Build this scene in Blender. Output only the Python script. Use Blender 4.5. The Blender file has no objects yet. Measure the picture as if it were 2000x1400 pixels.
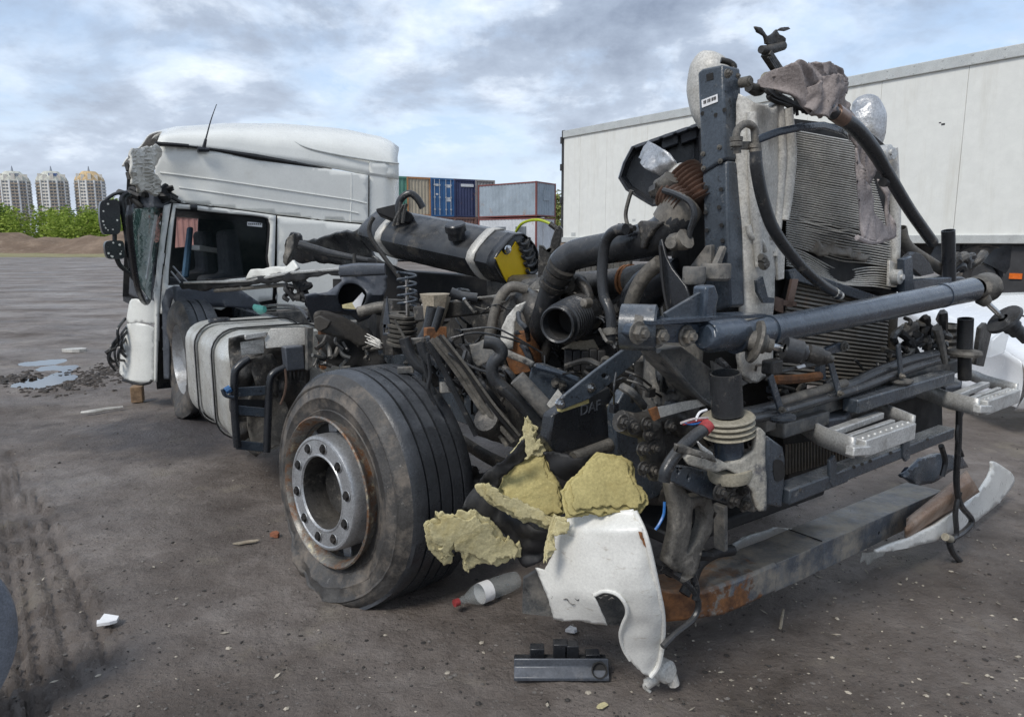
import bpy, bmesh, math, random
from mathutils import Vector, Matrix, noise
from mathutils.geometry import tessellate_polygon
random.seed(7)
R = math.radians
sc = bpy.context.scene
COL = sc.collection

# ------------------------------------------------------------------ camera
PITCH = math.atan(230 / 1400.0); CAMH = 1.5
cd = bpy.data.cameras.new('camera'); cam = bpy.data.objects.new('camera', cd); COL.objects.link(cam)
cd.sensor_width = 36; cd.lens = 36 * 1400 / 2000.0; cd.clip_start = .05; cd.clip_end = 4000
cam.location = (0, 0, CAMH); cam.rotation_euler = (R(90) - PITCH, 0, 0)
sc.camera = cam

# ------------------------------------------------------------------ sky, sun, exposure
SUN_EL, SUN_AZ = 48, 215        # degrees; azimuth clockwise from +Y
wd = bpy.data.worlds.new('World'); sc.world = wd; wd.use_nodes = True
wt = wd.node_tree; wt.nodes.clear()
def wn(t, **k):
    n = wt.nodes.new(t)
    for a, b in k.items(): setattr(n, a, b)
    return n
wl = wt.links.new
def wmath(op, a, b=None, clamp=False):
    n = wn('ShaderNodeMath', operation=op, use_clamp=clamp)
    for i, v in enumerate((a, b)):
        if v is None: continue
        if isinstance(v, (int, float)): n.inputs[i].default_value = v
        else: wl(v, n.inputs[i])
    return n.outputs[0]
def wramp(fac, stops):
    n = wn('ShaderNodeValToRGB'); e = n.color_ramp.elements
    while len(e) < len(stops): e.new(.5)
    for i, (p, c) in enumerate(stops):
        e[i].position = p; e[i].color = (*c, 1) if len(c) == 3 else c
    wl(fac, n.inputs[0]); return n.outputs[0]
sky = wn('ShaderNodeTexSky', sky_type='NISHITA', sun_disc=False)
sky.sun_elevation = R(SUN_EL); sky.sun_rotation = R(SUN_AZ); sky.air_density = 1.2; sky.dust_density = 1.5
tc = wn('ShaderNodeTexCoord'); sx = wn('ShaderNodeSeparateXYZ'); wl(tc.outputs['Generated'], sx.inputs[0])
zz = wmath('ADD', wmath('MAXIMUM', sx.outputs[2], 0.0), .30)
cx = wn('ShaderNodeCombineXYZ'); wl(wmath('DIVIDE', sx.outputs[0], zz), cx.inputs[0]); wl(wmath('DIVIDE', sx.outputs[1], zz), cx.inputs[1])
cx.inputs[2].default_value = 2.3
def wnoise(scale, detail, rough, off, dist=.3):
    mp = wn('ShaderNodeMapping'); mp.inputs['Location'].default_value = off; wl(cx.outputs[0], mp.inputs[0])
    n = wn('ShaderNodeTexNoise'); n.inputs['Scale'].default_value = scale; n.inputs['Detail'].default_value = detail
    n.inputs['Roughness'].default_value = rough; n.inputs['Distortion'].default_value = dist
    wl(mp.outputs[0], n.inputs['Vector']); return n.outputs[0]
n1 = wnoise(1.55, 10, .60, (1.7, .6, 0)); n2 = wnoise(3.4, 9, .58, (5.2, 3.1, 2), .15); n3 = wnoise(.55, 5, .5, (.4, 7.7, 1))
cover = wramp(wmath('ADD', wmath('MULTIPLY', n1, .72), wmath('MULTIPLY', n3, .33)), [(.41, (0, 0, 0)), (.53, (1, 1, 1))])
tone = wramp(wmath('ADD', wmath('MULTIPLY', n1, .6), wmath('MULTIPLY', n2, .42)),
             [(.39, (.76, .79, .83)), (.455, (.50, .56, .645)), (.515, (.285, .34, .43)), (.61, (.175, .215, .29))])
skyb = wn('ShaderNodeMix', data_type='RGBA', blend_type='MULTIPLY'); skyb.inputs[0].default_value = 1
wl(sky.outputs[0], skyb.inputs[6]); skyb.inputs[7].default_value = (.10, .10, .10, 1)
pale = wn('ShaderNodeMix', data_type='RGBA'); pale.inputs[0].default_value = .6
wl(skyb.outputs[2], pale.inputs[6]); pale.inputs[7].default_value = (.31, .43, .63, 1)
mx = wn('ShaderNodeMix', data_type='RGBA'); wl(cover, mx.inputs[0]); wl(pale.outputs[2], mx.inputs[6]); wl(tone, mx.inputs[7])
hz = wramp(sx.outputs[2], [(0.0, (.75, .75, .75)), (.30, (0, 0, 0))])
mh = wn('ShaderNodeMix', data_type='RGBA'); wl(wmath('MULTIPLY', hz, .62), mh.inputs[0]); wl(mx.outputs[2], mh.inputs[6]); mh.inputs[7].default_value = (.56, .61, .68, 1)
bg = wn('ShaderNodeBackground'); bg.inputs[1].default_value = 1.0; wl(mh.outputs[2], bg.inputs[0])
wo = wn('ShaderNodeOutputWorld'); wl(bg.outputs[0], wo.inputs[0])
sl = bpy.data.lights.new('sun', 'SUN'); sl.energy = 1.35; sl.angle = R(16); sl.color = (1, .96, .9)
sun = bpy.data.objects.new('sun', sl); COL.objects.link(sun)
_d = Vector((math.sin(R(SUN_AZ)) * math.cos(R(SUN_EL)), math.cos(R(SUN_AZ)) * math.cos(R(SUN_EL)), math.sin(R(SUN_EL))))
sun.rotation_euler = _d.to_track_quat('Z', 'Y').to_euler(); sun.location = (0, 0, 30)
sc.view_settings.view_transform = 'Standard'; sc.view_settings.look = 'None'
sc.view_settings.exposure = 0.72; sc.view_settings.gamma = 1; sc.view_settings.use_curve_mapping = False

# ------------------------------------------------------------------ pixel rays -> places (2000 x 1400 frame of the photograph)
_cp, _sp = math.cos(PITCH), math.sin(PITCH)
C0 = Vector((0, 0, CAMH))
def ray(px, py):
    dx, dy = (px - 1000) / 1400.0, (700 - py) / 1400.0
    return Vector((dx, _cp + dy * _sp, -_sp + dy * _cp))
def onpl(px, py, P, N):
    d = ray(px, py); return C0 + d * ((P - C0).dot(N) / d.dot(N))
AZ = R(54)
LT = Vector((math.sin(AZ), math.cos(AZ), 0)); FW = Vector((math.cos(AZ), -math.sin(AZ), 0)); UP = Vector((0, 0, 1))
ORG = Vector((-.66, 2.71, 0))
def S(px, py, s): return onpl(px, py, ORG + FW * s, FW)      # plane across the truck at station s ahead of the front axle
def W(px, py, w): return onpl(px, py, ORG + LT * w, LT)      # plane along the truck at w from its right side
def G(px, py, z=0): return onpl(px, py, Vector((0, 0, z)), UP)
def D(px, py, Y): return onpl(px, py, Vector((0, Y, 0)), Vector((0, 1, 0)))
def T(s, w, z): return ORG + FW * s + LT * w + UP * z
def SL(pts, s): return [S(x, y, s) for x, y in pts]
def WL(pts, w): return [W(x, y, w) for x, y in pts]
def DL(pts, Y): return [D(x, y, Y) for x, y in pts]
def fn(p, sc_=1.0, off=0.0): return noise.noise(Vector((p[0] * sc_ + off, p[1] * sc_ - off, p[2] * sc_ + off * .7)))

# ------------------------------------------------------------------ materials
MAT = {}
def mat(name, col, rough=.5, metal=0.0, dirt=None, dirt2=None, var=.12, vscale=6.0, bump=.0, bscale=40.0, wave=None, spec=.5, dust_sheen=None, trans=0, coat=0, rvar=.15, alpha=None, fine=.35, rustgrad=None):
    """col base; dirt=(colour, scale, lo, hi) patches; dust=(colour, amount) settled on upward faces; on tyre_tread a painted sky sheen"""
    m = bpy.data.materials.new(name); m.use_nodes = True; t = m.node_tree; N = t.nodes; L = t.links.new
    b = N['Principled BSDF']; b.inputs['Metallic'].default_value = metal; b.inputs['Specular IOR Level'].default_value = spec
    g = N.new('ShaderNodeNewGeometry')
    def nz(scale, detail=6, rough_=.6, loc=(0, 0, 0), stretch=None):
        mp = N.new('ShaderNodeMapping'); mp.inputs['Location'].default_value = loc
        if stretch: mp.inputs['Scale'].default_value = stretch
        L(g.outputs['Position'], mp.inputs[0])
        n = N.new('ShaderNodeTexNoise'); n.inputs['Scale'].default_value = scale; n.inputs['Detail'].default_value = detail; n.inputs['Roughness'].default_value = rough_
        L(mp.outputs[0], n.inputs['Vector']); return n.outputs[0]
    def ramp(f, lo, hi, a=(0, 0, 0), c=(1, 1, 1)):
        n = N.new('ShaderNodeValToRGB'); e = n.color_ramp.elements; e[0].position = lo; e[1].position = hi; e[0].color = (*a, 1); e[1].color = (*c, 1); L(f, n.inputs[0]); return n.outputs[0]
    def mix(f, a, c):
        n = N.new('ShaderNodeMix'); n.data_type = 'RGBA'
        for i, v in ((0, f), (6, a), (7, c)):
            if isinstance(v, (int, float)): n.inputs[i].default_value = v
            elif isinstance(v, tuple): n.inputs[i].default_value = (*v, 1)
            else: L(v, n.inputs[i])
        return n.outputs[2]
    nv = nz(vscale, 8, .65, (3, 1, 2))
    c = ramp(nv, .3, .7, tuple(x * (1 - var * 1.6) for x in col), tuple(min(1, x * (1 + var * 1.6)) for x in col))
    if fine:
        fm = ramp(nz(130, 9, .75, (4, 9, 2)), .36, .66, (1 - fine,) * 3, (1 + fine * .55,) * 3); n_ = N.new('ShaderNodeMix'); n_.data_type = 'RGBA'; n_.blend_type = 'MULTIPLY'; n_.inputs[0].default_value = 1; L(c, n_.inputs[6]); L(fm, n_.inputs[7]); c = n_.outputs[2]
    rsrc = None
    for k, dd in enumerate((dirt, dirt2)):
        if dd:
            dc, ds, lo, hi = dd[:4]
            f = ramp(nz(ds, 12, .74, (k * 5 + 1.3, 2.2, 7.1), dd[4] if len(dd) > 4 else None), lo, hi)
            c = mix(f, c, dc); rsrc = f if rsrc is None else rsrc
    if rustgrad:   # (point, direction, start, end): rust creeping in from one end
        vs_ = N.new('ShaderNodeVectorMath'); vs_.operation = 'SUBTRACT'; L(g.outputs['Position'], vs_.inputs[0]); vs_.inputs[1].default_value = tuple(rustgrad[0])
        vd = N.new('ShaderNodeVectorMath'); vd.operation = 'DOT_PRODUCT'; L(vs_.outputs[0], vd.inputs[0]); vd.inputs[1].default_value = tuple(rustgrad[1])
        mg_ = N.new('ShaderNodeMapRange'); mg_.inputs[1].default_value = rustgrad[2]; mg_.inputs[2].default_value = rustgrad[3]; mg_.inputs[3].default_value = .26; mg_.inputs[4].default_value = -.22; L(vd.outputs['Value'], mg_.inputs[0])
        av = N.new('ShaderNodeMath'); av.operation = 'ADD'; L(mg_.outputs[0], av.inputs[0]); L(nz(6.5, 10, .68, (2, 8, 3)), av.inputs[1])
        rc = ramp(nz(17, 9, .7, (6, 1, 1)), .36, .62, (.33, .150, .060), (.10, .050, .030)); c = mix(ramp(av.outputs[0], .53, .58), c, rc)
    if dust_sheen:
        sx_ = N.new('ShaderNodeSeparateXYZ'); L(g.outputs['Normal'], sx_.inputs[0])
        mm = N.new('ShaderNodeMath'); mm.operation = 'MULTIPLY'; L(ramp(sx_.outputs[2], .2, .95), mm.inputs[0]); L(ramp(nz(14, 8, .7, (8, 8, 1)), .3, .75), mm.inputs[1])
        m2 = N.new('ShaderNodeMath'); m2.operation = 'MULTIPLY'; L(mm.outputs[0], m2.inputs[0]); m2.inputs[1].default_value = dust_sheen[1]
        c = mix(m2.outputs[0], c, dust_sheen[0])
    L(c, b.inputs['Base Color'])
    mr = N.new('ShaderNodeMapRange'); mr.inputs[3].default_value = max(.03, rough - rvar); mr.inputs[4].default_value = min(1, rough + rvar); L(nz(vscale * 2.3, 5, .6, (9, 4, 4)), mr.inputs[0])
    mr.inputs[1].default_value = .3; mr.inputs[2].default_value = .7
    if rsrc is not None:
        a = N.new('ShaderNodeMath'); a.operation = 'MULTIPLY_ADD'; a.use_clamp = True; L(rsrc, a.inputs[0]); a.inputs[1].default_value = .25; L(mr.outputs[0], a.inputs[2]); L(a.outputs[0], b.inputs['Roughness'])
    else: L(mr.outputs[0], b.inputs['Roughness'])
    if bump or wave:
        prev = None
        if bump:
            bp = N.new('ShaderNodeBump'); bp.inputs['Strength'].default_value = min(1, bump); bp.inputs['Distance'].default_value = .01
            L(nz(bscale, 8, .65, (1, 6, 3)), bp.inputs['Height']); prev = bp
        if wave:   # slow dents: (scale, distance)
            bw = N.new('ShaderNodeBump'); bw.inputs['Strength'].default_value = 1; bw.inputs['Distance'].default_value = wave[1]
            L(nz(wave[0], 2, .4, (2, 2, 5)), bw.inputs['Height'])
            if prev: L(prev.outputs[0], bw.inputs['Normal'])
            prev = bw
        L(prev.outputs[0], b.inputs['Normal'])
    if trans: b.inputs['Transmission Weight'].default_value = trans
    if coat: b.inputs['Coat Weight'].default_value = coat; b.inputs['Coat Roughness'].default_value = .1
    if alpha is not None: b.inputs['Alpha'].default_value = alpha
    MAT[name] = m; return m
DUST = (.20, .175, .145)
mat('white_paint', (.80, .80, .75), .30, dirt=((.62, .60, .53), 2.2, .60, .9), dirt2=((.36, .33, .28), 14, .72, .82), var=.03, wave=(2.6, .0025), coat=.3, fine=.04)
mat('white_panel', (.80, .79, .74), .36, dirt=((.40, .35, .28), 12, .58, .70, (1, 1, 3)), dirt2=((.09, .078, .065), 22, .65, .70), var=.03, wave=(5, .002), bump=.08, bscale=60, coat=.2, fine=.14)
mat('white_lower', (.78, .78, .73), .36, dirt=((.44, .40, .33), 6, .60, .80), dirt2=((.07, .06, .05), 16, .70, .75), var=.05, wave=(4, .003), fine=.10)
mat('crumpled_grey', (.56, .54, .48), .5, dirt=((.26, .24, .21), 9, .52, .75), var=.12, bump=.6, bscale=14, wave=(9, .02))
mat('frame_steel', (.055, .068, .084), .27, dirt=((.26, .25, .235), 22, .58, .72), dirt2=((.016, .017, .019), 38, .58, .64), var=.2, bump=.2, bscale=90, dust_sheen=((.27, .27, .275), .45), rvar=.12, coat=.15)
mat('frame_wet', (.034, .047, .066), .20, dirt=((.17, .18, .20), 60, .60, .70), var=.2, bump=.25, bscale=80, dust_sheen=((.25, .29, .35), .45), coat=.4)
mat('frame_dirty', (.085, .088, .088), .55, dirt=((.28, .255, .22), 10, .44, .70), dirt2=((.03, .03, .03), 24, .56, .66), var=.25, bump=.25, bscale=45, dust_sheen=((.30, .27, .23), .5))
mat('black_plastic', (.020, .022, .026), .28, dirt=((.20, .185, .165), 14, .62, .76), var=.2, bump=.08, bscale=90, dust_sheen=((.22, .215, .21), .3), rvar=.12)
mat('tank_plastic', (.024, .026, .029), .30, dirt=((.21, .18, .14), 8, .56, .76), dirt2=((.27, .25, .22), 34, .68, .74), var=.25, bump=.12, bscale=28, dust_sheen=((.24, .23, .215), .4), wave=(5, .004), rvar=.12)
mat('grey_plastic', (.075, .084, .10), .42, dirt=((.22, .21, .20), 9, .58, .80), var=.15, bump=.08, bscale=60, dust_sheen=((.28, .29, .32), .5))
mat('black_deep', (.010, .010, .011), .6, var=.3, dirt=((.05, .047, .042), 9, .5, .75))
mat('tyre_side', (.060, .057, .054), .58, dirt=((.20, .17, .14), 6.5, .48, .68), dirt2=((.34, .32, .29), 22, .64, .74), var=.25, bump=.35, bscale=60)
mat('tyre_tread', (.036, .039, .044), .34, dirt=((.28, .27, .26), 18, .65, .72), dirt2=((.012, .012, .012), 8, .60, .75), var=.25, bump=.2, bscale=80, dust_sheen=((.19, .20, .215), .45))  # bluish top tint paints sky light onto the tread's upward faces
mat('rim_grey', (.46, .47, .48), .42, .55, dirt=((.15, .13, .11), 9, .52, .78), var=.1, bump=.08, bscale=60)
mat('rim_rusty', (.22, .21, .19), .5, .5, dirt=((.20, .085, .03), 13, .46, .62), dirt2=((.48, .43, .30), 21, .56, .66), var=.2, bump=.2, bscale=60)
mat('nut_black', (.035, .034, .033), .45, .4, dirt=((.14, .12, .10), 20, .5, .75), var=.2)
mat('aluminium', (.62, .62, .60), .40, .35, dirt=((.24, .225, .20), 9, .48, .75), var=.1, bump=.10, bscale=70, dust_sheen=((.30, .28, .25), .3))
mat('aluminium_old', (.64, .62, .57), .5, .15, dirt=((.38, .35, .30), 8, .50, .74), dirt2=((.13, .12, .105), 20, .63, .73), var=.12, bump=.2, bscale=35, wave=(6, .005))
mat('silver_tank', (.62, .62, .58), .36, .35, dirt=((.30, .27, .22), 4, .48, .75), dirt2=((.10, .09, .075), 12, .66, .76), var=.08, wave=(5, .016))
mat('fins', (.62, .60, .55), .5, .1, dirt=((.28, .25, .21), 8, .56, .76), var=.15)
mat('fins_dark', (.17, .152, .125), .5, .1, dirt=((.24, .13, .06), 7, .56, .76), var=.2)
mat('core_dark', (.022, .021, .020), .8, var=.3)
mat('cast_dusty', (.145, .135, .118), .58, .2, dirt=((.36, .325, .275), 14, .54, .72), dirt2=((.04, .037, .033), 12, .54, .66), var=.2, bump=.4, bscale=55)
mat('cast_dark', (.060, .057, .053), .42, .3, dirt=((.28, .25, .21), 15, .55, .72), dirt2=((.014, .014, .014), 28, .56, .64), var=.3, bump=.4, bscale=55, dust_sheen=((.30, .265, .22), .35))
mat('rubber_hose', (.030, .032, .035), .30, dirt=((.24, .215, .185), 18, .58, .74), var=.25, bump=.12, bscale=70, dust_sheen=((.28, .265, .245), .35), rvar=.12)
mat('dusty_hose', (.14, .128, .11), .6, dirt=((.30, .27, .225), 10, .50, .70), dirt2=((.04, .037, .034), 16, .58, .7), var=.2, bump=.15)
mat('rust', (.30, .125, .045), .8, dirt=((.10, .055, .034), 14, .45, .65), dirt2=((.42, .28, .16), 20, .6, .72), var=.25, bump=.4, bscale=50)
mat('bumper_steel', (.13, .145, .165), .42, .2, dirt=((.36, .32, .26), 5, .46, .62), dirt2=((.46, .45, .43), 24, .62, .70, (1, 1, 4)), var=.25, bump=.25, bscale=45, dust_sheen=((.40, .355, .29), .9))
mat('copper_panel', (.36, .235, .16), .42, .15, dirt=((.50, .40, .32), 6, .5, .7), var=.12)
mat('foam', (.50, .43, .195), .95, dirt=((.36, .295, .125), 10, .50, .68), dirt2=((.13, .105, .065), 30, .67, .74), var=.16, bump=.4, bscale=110, spec=.1, fine=.25)
mat('foam_pale', (.60, .535, .31), .95, dirt=((.44, .37, .18), 10, .50, .68), dirt2=((.15, .12, .08), 28, .66, .74), var=.14, bump=.4, bscale=100, spec=.1, fine=.25)
mat('cloth', (.31, .268, .252), .92, dirt=((.40, .355, .34), 6, .5, .72), var=.12, bump=.35, bscale=140, spec=.15)
mat('cloth_pale', (.52, .465, .45), .92, dirt=((.36, .32, .31), 7, .5, .72), var=.12, bump=.35, bscale=140, spec=.15)
mat('yellow', (.90, .60, .010), .45, dirt=((.72, .46, .02), 8, .55, .8), var=.04, fine=.06)
mat('red_plastic', (.36, .05, .05), .5); mat('green_lime', (.42, .50, .02), .5); mat('teal', (.06, .25, .22), .45)
mat('blue_wire', (.03, .16, .45), .4); mat('orange', (.85, .22, .03), .4)
mat('beige_rubber', (.34, .31, .24), .6, dirt=((.20, .18, .14), 12, .5, .7), var=.12)
mat('chrome', (.62, .62, .61), .18, 1.0, var=.05, dirt=((.25, .22, .17), 14, .6, .75))
mat('foil', (.60, .60, .60), .38, .75, dirt=((.26, .23, .18), 9, .52, .72), var=.12, bump=.6, bscale=26)
mat('copper_flex', (.24, .165, .13), .36, .6, dirt=((.12, .09, .075), 20, .58, .72), var=.15, fine=.2)
mat('paper', (.80, .80, .80), .8, var=.05, bump=.3, bscale=60, fine=.05)
mat('bracket_worn', (.40, .38, .33), .55, dirt=((.10, .10, .105), 11, .50, .60), dirt2=((.22, .19, .15), 17, .55, .72), var=.15, bump=.3, bscale=45)
mat('bumper_rust', (.11, .125, .145), .5, .1, dirt=((.36, .14, .045), 5.5, .45, .52), dirt2=((.12, .05, .025), 15, .56, .66), var=.2, bump=.45, bscale=45, dust_sheen=((.36, .22, .12), .5))
mat('print_dark', (.03, .03, .035), .6)
mat('wood', (.30, .20, .12), .8, dirt=((.12, .08, .05), 9, .5, .7), bump=.3, bscale=40)
mat('wood_pale', (.42, .36, .27), .85, dirt=((.25, .2, .15), 14, .5, .7), var=.2, bump=.4, bscale=50)
mat('brick_red', (.33, .13, .07), .85, bump=.3)
mat('seat_dark', (.030, .032, .038), .85, var=.2); mat('dash', (.035, .037, .042), .6, var=.2); mat('seat_blue', (.05, .12, .20), .7)
mat('reflector', (.75, .16, .02), .3)
mat('trailer_white', (.78, .78, .73), .42, dirt=((.62, .60, .53), 1.6, .50, .85, (3, 3, .35)), dirt2=((.42, .39, .33), 5, .66, .80, (4, 4, .4)), var=.03, wave=(1.5, .004), fine=.05)
mat('trailer_trim', (.62, .63, .60), .4, .3, var=.06); mat('trailer_dark', (.045, .045, .047), .7, var=.2, dust_sheen=(DUST, .4))
mat('car_white', (.78, .80, .82), .22, var=.02, coat=.8, fine=.0)
mat('crate_dark', (.02, .02, .022), .5)
def glass(name, col, rough, alpha):
    m = bpy.data.materials.new(name); m.use_nodes = True; b = m.node_tree.nodes['Principled BSDF']
    b.inputs['Base Color'].default_value = (*col, 1); b.inputs['Roughness'].default_value = rough; b.inputs['Alpha'].default_value = alpha; b.inputs['Specular IOR Level'].default_value = .8
    MAT[name] = m
glass('bottle_plastic', (.42, .45, .45), .12, .26); glass('lamp_clear', (.75, .78, .8), .1, .55); glass('window_glass', (.04, .06, .06), .05, .16)

# ------------------------------------------------------------------ mesh builder
def frame_of(d):
    d = d.normalized(); a = UP if abs(d.z) < .9 else Vector((1, 0, 0))
    u = d.cross(a).normalized(); return u, d.cross(u).normalized()
def spline(pts, n=6):
    pts = [Vector(p) for p in pts]
    if len(pts) < 3: return pts
    out = []
    for i in range(len(pts) - 1):
        p0 = pts[i - 1] if i else pts[0] * 2 - pts[1]; p1, p2 = pts[i], pts[i + 1]
        p3 = pts[i + 2] if i + 2 < len(pts) else pts[-1] * 2 - pts[-2]
        for k in range(n):
            t = k / n
            out.append(.5 * (2 * p1 + (p2 - p0) * t + (2 * p0 - 5 * p1 + 4 * p2 - p3) * t * t + (3 * p1 - p0 - 3 * p2 + p3) * t ** 3))
    out.append(pts[-1]); return out
class MB:
    def __init__(s): s.v = []; s.f = []; s.mi = []; s.k = 0
    def add(s, vs, fs):
        b = len(s.v); s.v += [Vector(p) for p in vs]; s.f += [tuple(i + b for i in f) for f in fs]; s.mi += [s.k] * len(fs); return s
    def tube(s, pts, r, seg=12, n=6, caps=True, hollow=0, flat=1.0, wr=0, sm=True):
        P = spline(pts, n) if sm else [Vector(p) for p in pts]; m = len(P)
        if not isinstance(r, (list, tuple)): rr = [r] * m
        else:
            rr = []
            for i in range(m):
                t = i / (m - 1) * (len(r) - 1); j = min(int(t), len(r) - 2); rr.append(r[j] + (r[j + 1] - r[j]) * (t - j))
        vs = []; u = None
        for i in range(m):
            d = (P[min(i + 1, m - 1)] - P[max(i - 1, 0)])
            d = d.normalized() if d.length > 1e-9 else Vector((0, 0, 1))
            if u is None: u, w = frame_of(d)
            else:
                u = (u - d * u.dot(d)); u = u.normalized() if u.length > 1e-6 else frame_of(d)[0]; w = d.cross(u)
            for j in range(seg):
                a = 2 * math.pi * j / seg
                q = rr[i]
                if wr: q *= 1 + wr * fn(P[i] + (u * math.cos(a) + w * math.sin(a)) * rr[i], 18) * 2 + wr * .9 * math.sin(3 * a + i * .35) 
                vs.append(P[i] + (u * math.cos(a) * flat + w * math.sin(a)) * q)
        fs = [(i * seg + j, i * seg + (j + 1) % seg, (i + 1) * seg + (j + 1) % seg, (i + 1) * seg + j) for i in range(m - 1) for j in range(seg)]
        if hollow:
            for e, i0 in ((0, 0), (1, (m - 1) * seg)):
                c = P[0] if not e else P[-1]; dd = (P[1] - P[0]).normalized() if not e else (P[-2] - P[-1]).normalized()
                b = len(vs); ring = vs[i0:i0 + seg]
                vs += [c + (q - c) * .86 for q in ring]; vs += [c + (q - c) * .86 + dd * hollow for q in ring]
                for j in range(seg):
                    k = (j + 1) % seg; fs.append((i0 + j, i0 + k, b + k, b + j)); fs.append((b + j, b + k, b + seg + k, b + seg + j))
                fs.append(tuple(range(b + seg, b + 2 * seg)))
        elif caps: fs += [tuple(range(seg)), tuple(range((m - 1) * seg, m * seg))]
        return s.add(vs, fs)
    def cyl(s, a, b, r, r2=None, seg=16, hollow=0): return s.tube([a, b], [r, r if r2 is None else r2], seg, hollow=hollow, sm=False)
    def lathe(s, o, d, prof, seg=24, fnr=None):
        """prof: list of (distance along d, radius)"""
        d = Vector(d).normalized(); u, w = frame_of(d); vs = []
        for x, r in prof:
            for j in range(seg):
                a = 2 * math.pi * j / seg; vs.append(o + d * x + (u * math.cos(a) + w * math.sin(a)) * max(r, 1e-4))
        m = len(prof)
        fs = [(i * seg + j, i * seg + (j + 1) % seg, (i + 1) * seg + (j + 1) % seg, (i + 1) * seg + j) for i in range(m - 1) for j in range(seg)]
        return s.add(vs, fs)
    def bolt(s, p, d, r=.014, h=.012):
        d = Vector(d).normalized(); s.tube([p - d * .002, p + d * .003], [r * 1.45, r * 1.45], 12, sm=False)
        s.tube([p + d * .003, p + d * h], [r, r * .96], 6, sm=False); s.tube([p + d * h, p + d * (h + r * .5)], [r * .55, r * .5], 8, sm=False); return s
    def plate(s, pts, th, d, holes=()):
        d = Vector(d).normalized() * th; loops = [[Vector(p) for p in pts]] + [[Vector(p) for p in h] for h in holes]
        flat = [p for l in loops for p in l]; n = len(flat)
        tri = tessellate_polygon(loops); fs = [tuple(t) for t in tri] + [tuple(i + n for i in reversed(t)) for t in tri]
        o = 0
        for l in loops:
            m = len(l); fs += [(o + j, o + (j + 1) % m, o + (j + 1) % m + n, o + j + n) for j in range(m)]; o += m
        return s.add(flat + [p + d for p in flat], fs)
    def bar(s, a, b, wd, ht, up=UP, taper=1.0):
        a, b = Vector(a), Vector(b); d = (b - a).normalized(); u = d.cross(Vector(up)).normalized(); w = u.cross(d).normalized()
        vs = [p + u * (x * wd * .5 * k) + w * (y * ht * .5 * k) for p, k in ((a, 1), (b, taper)) for x, y in ((-1, -1), (1, -1), (1, 1), (-1, 1))]
        return s.add(vs, [(0, 1, 2, 3), (7, 6, 5, 4), (0, 4, 5, 1), (1, 5, 6, 2), (2, 6, 7, 3), (3, 7, 4, 0)])
    def box(s, c, dx, dy, dz, X=Vector((1, 0, 0)), Z=UP):
        return s.bar(Vector(c) - X * dx / 2, Vector(c) + X * dx / 2, dy, dz, Z)
    def grid(s, fnc, nu, nv, closed=False):
        vs = [fnc(i / nu, j / nv) for i in range(nu + 1) for j in range(nv + 1)]
        return s.add(vs, [(i * (nv + 1) + j, i * (nv + 1) + j + 1, (i + 1) * (nv + 1) + j + 1, (i + 1) * (nv + 1) + j) for i in range(nu) for j in range(nv)])
    def build(s, name, mats, parent=None, smooth=38, bevel=0, solid=0, label=None, subd=0, kind=None, tag=None):
        c = Vector((0, 0, 0))
        if s.v:
            lo = Vector((min(p.x for p in s.v), min(p.y for p in s.v), min(p.z for p in s.v))); hi = Vector((max(p.x for p in s.v), max(p.y for p in s.v), max(p.z for p in s.v)))
            c = (lo + hi) / 2
            if parent is None: c.z = lo.z
        me = bpy.data.meshes.new(name); me.from_pydata([p - c for p in s.v], [], s.f)
        for mm in ([mats] if isinstance(mats, str) else mats): me.materials.append(MAT[mm])
        if any(s.mi): me.polygons.foreach_set('material_index', s.mi)
        bm = bmesh.new(); bm.from_mesh(me); bmesh.ops.recalc_face_normals(bm, faces=bm.faces); bm.to_mesh(me); bm.free()
        me.polygons.foreach_set('use_smooth', [True] * len(me.polygons))
        if smooth < 180: me.set_sharp_from_angle(angle=R(smooth))
        o = bpy.data.objects.new(name, me); COL.objects.link(o)
        po = WORG.get(parent.name, Vector()) if parent else Vector()
        o.location = c - po
        if parent: o.parent = parent
        WORG[o.name] = c
        if bevel:
            md = o.modifiers.new('bevel', 'BEVEL'); md.width = bevel; md.segments = 2; md.limit_method = 'ANGLE'; md.angle_limit = R(40); md.harden_normals = False
        if solid:
            md = o.modifiers.new('solid', 'SOLIDIFY'); md.thickness = solid; md.offset = -1
        if subd:
            md = o.modifiers.new('subd', 'SUBSURF'); md.levels = subd; md.render_levels = subd
        if label: o['label'] = label
        if kind: o['kind'] = kind
        if tag: o['label'], o['category'] = tag[0], tag[1]
        if tag and len(tag) > 2: o['group'] = tag[2]
        return o
WORG = {}
def thing(name, loc, label, cat, group=None):
    o = bpy.data.objects.new(name, None); COL.objects.link(o); o.location = loc; o.empty_display_size = .2
    WORG[o.name] = Vector(loc); o['label'] = label; o['category'] = cat
    if group: o['group'] = group
    return o
def copy_tree(o, loc, parent=None, name=None):
    c = o.copy(); COL.objects.link(c)
    if parent is None: c.location = loc
    else: c.parent = parent
    for ch in list(o.children): copy_tree(ch, None, c)
    return c

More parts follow.
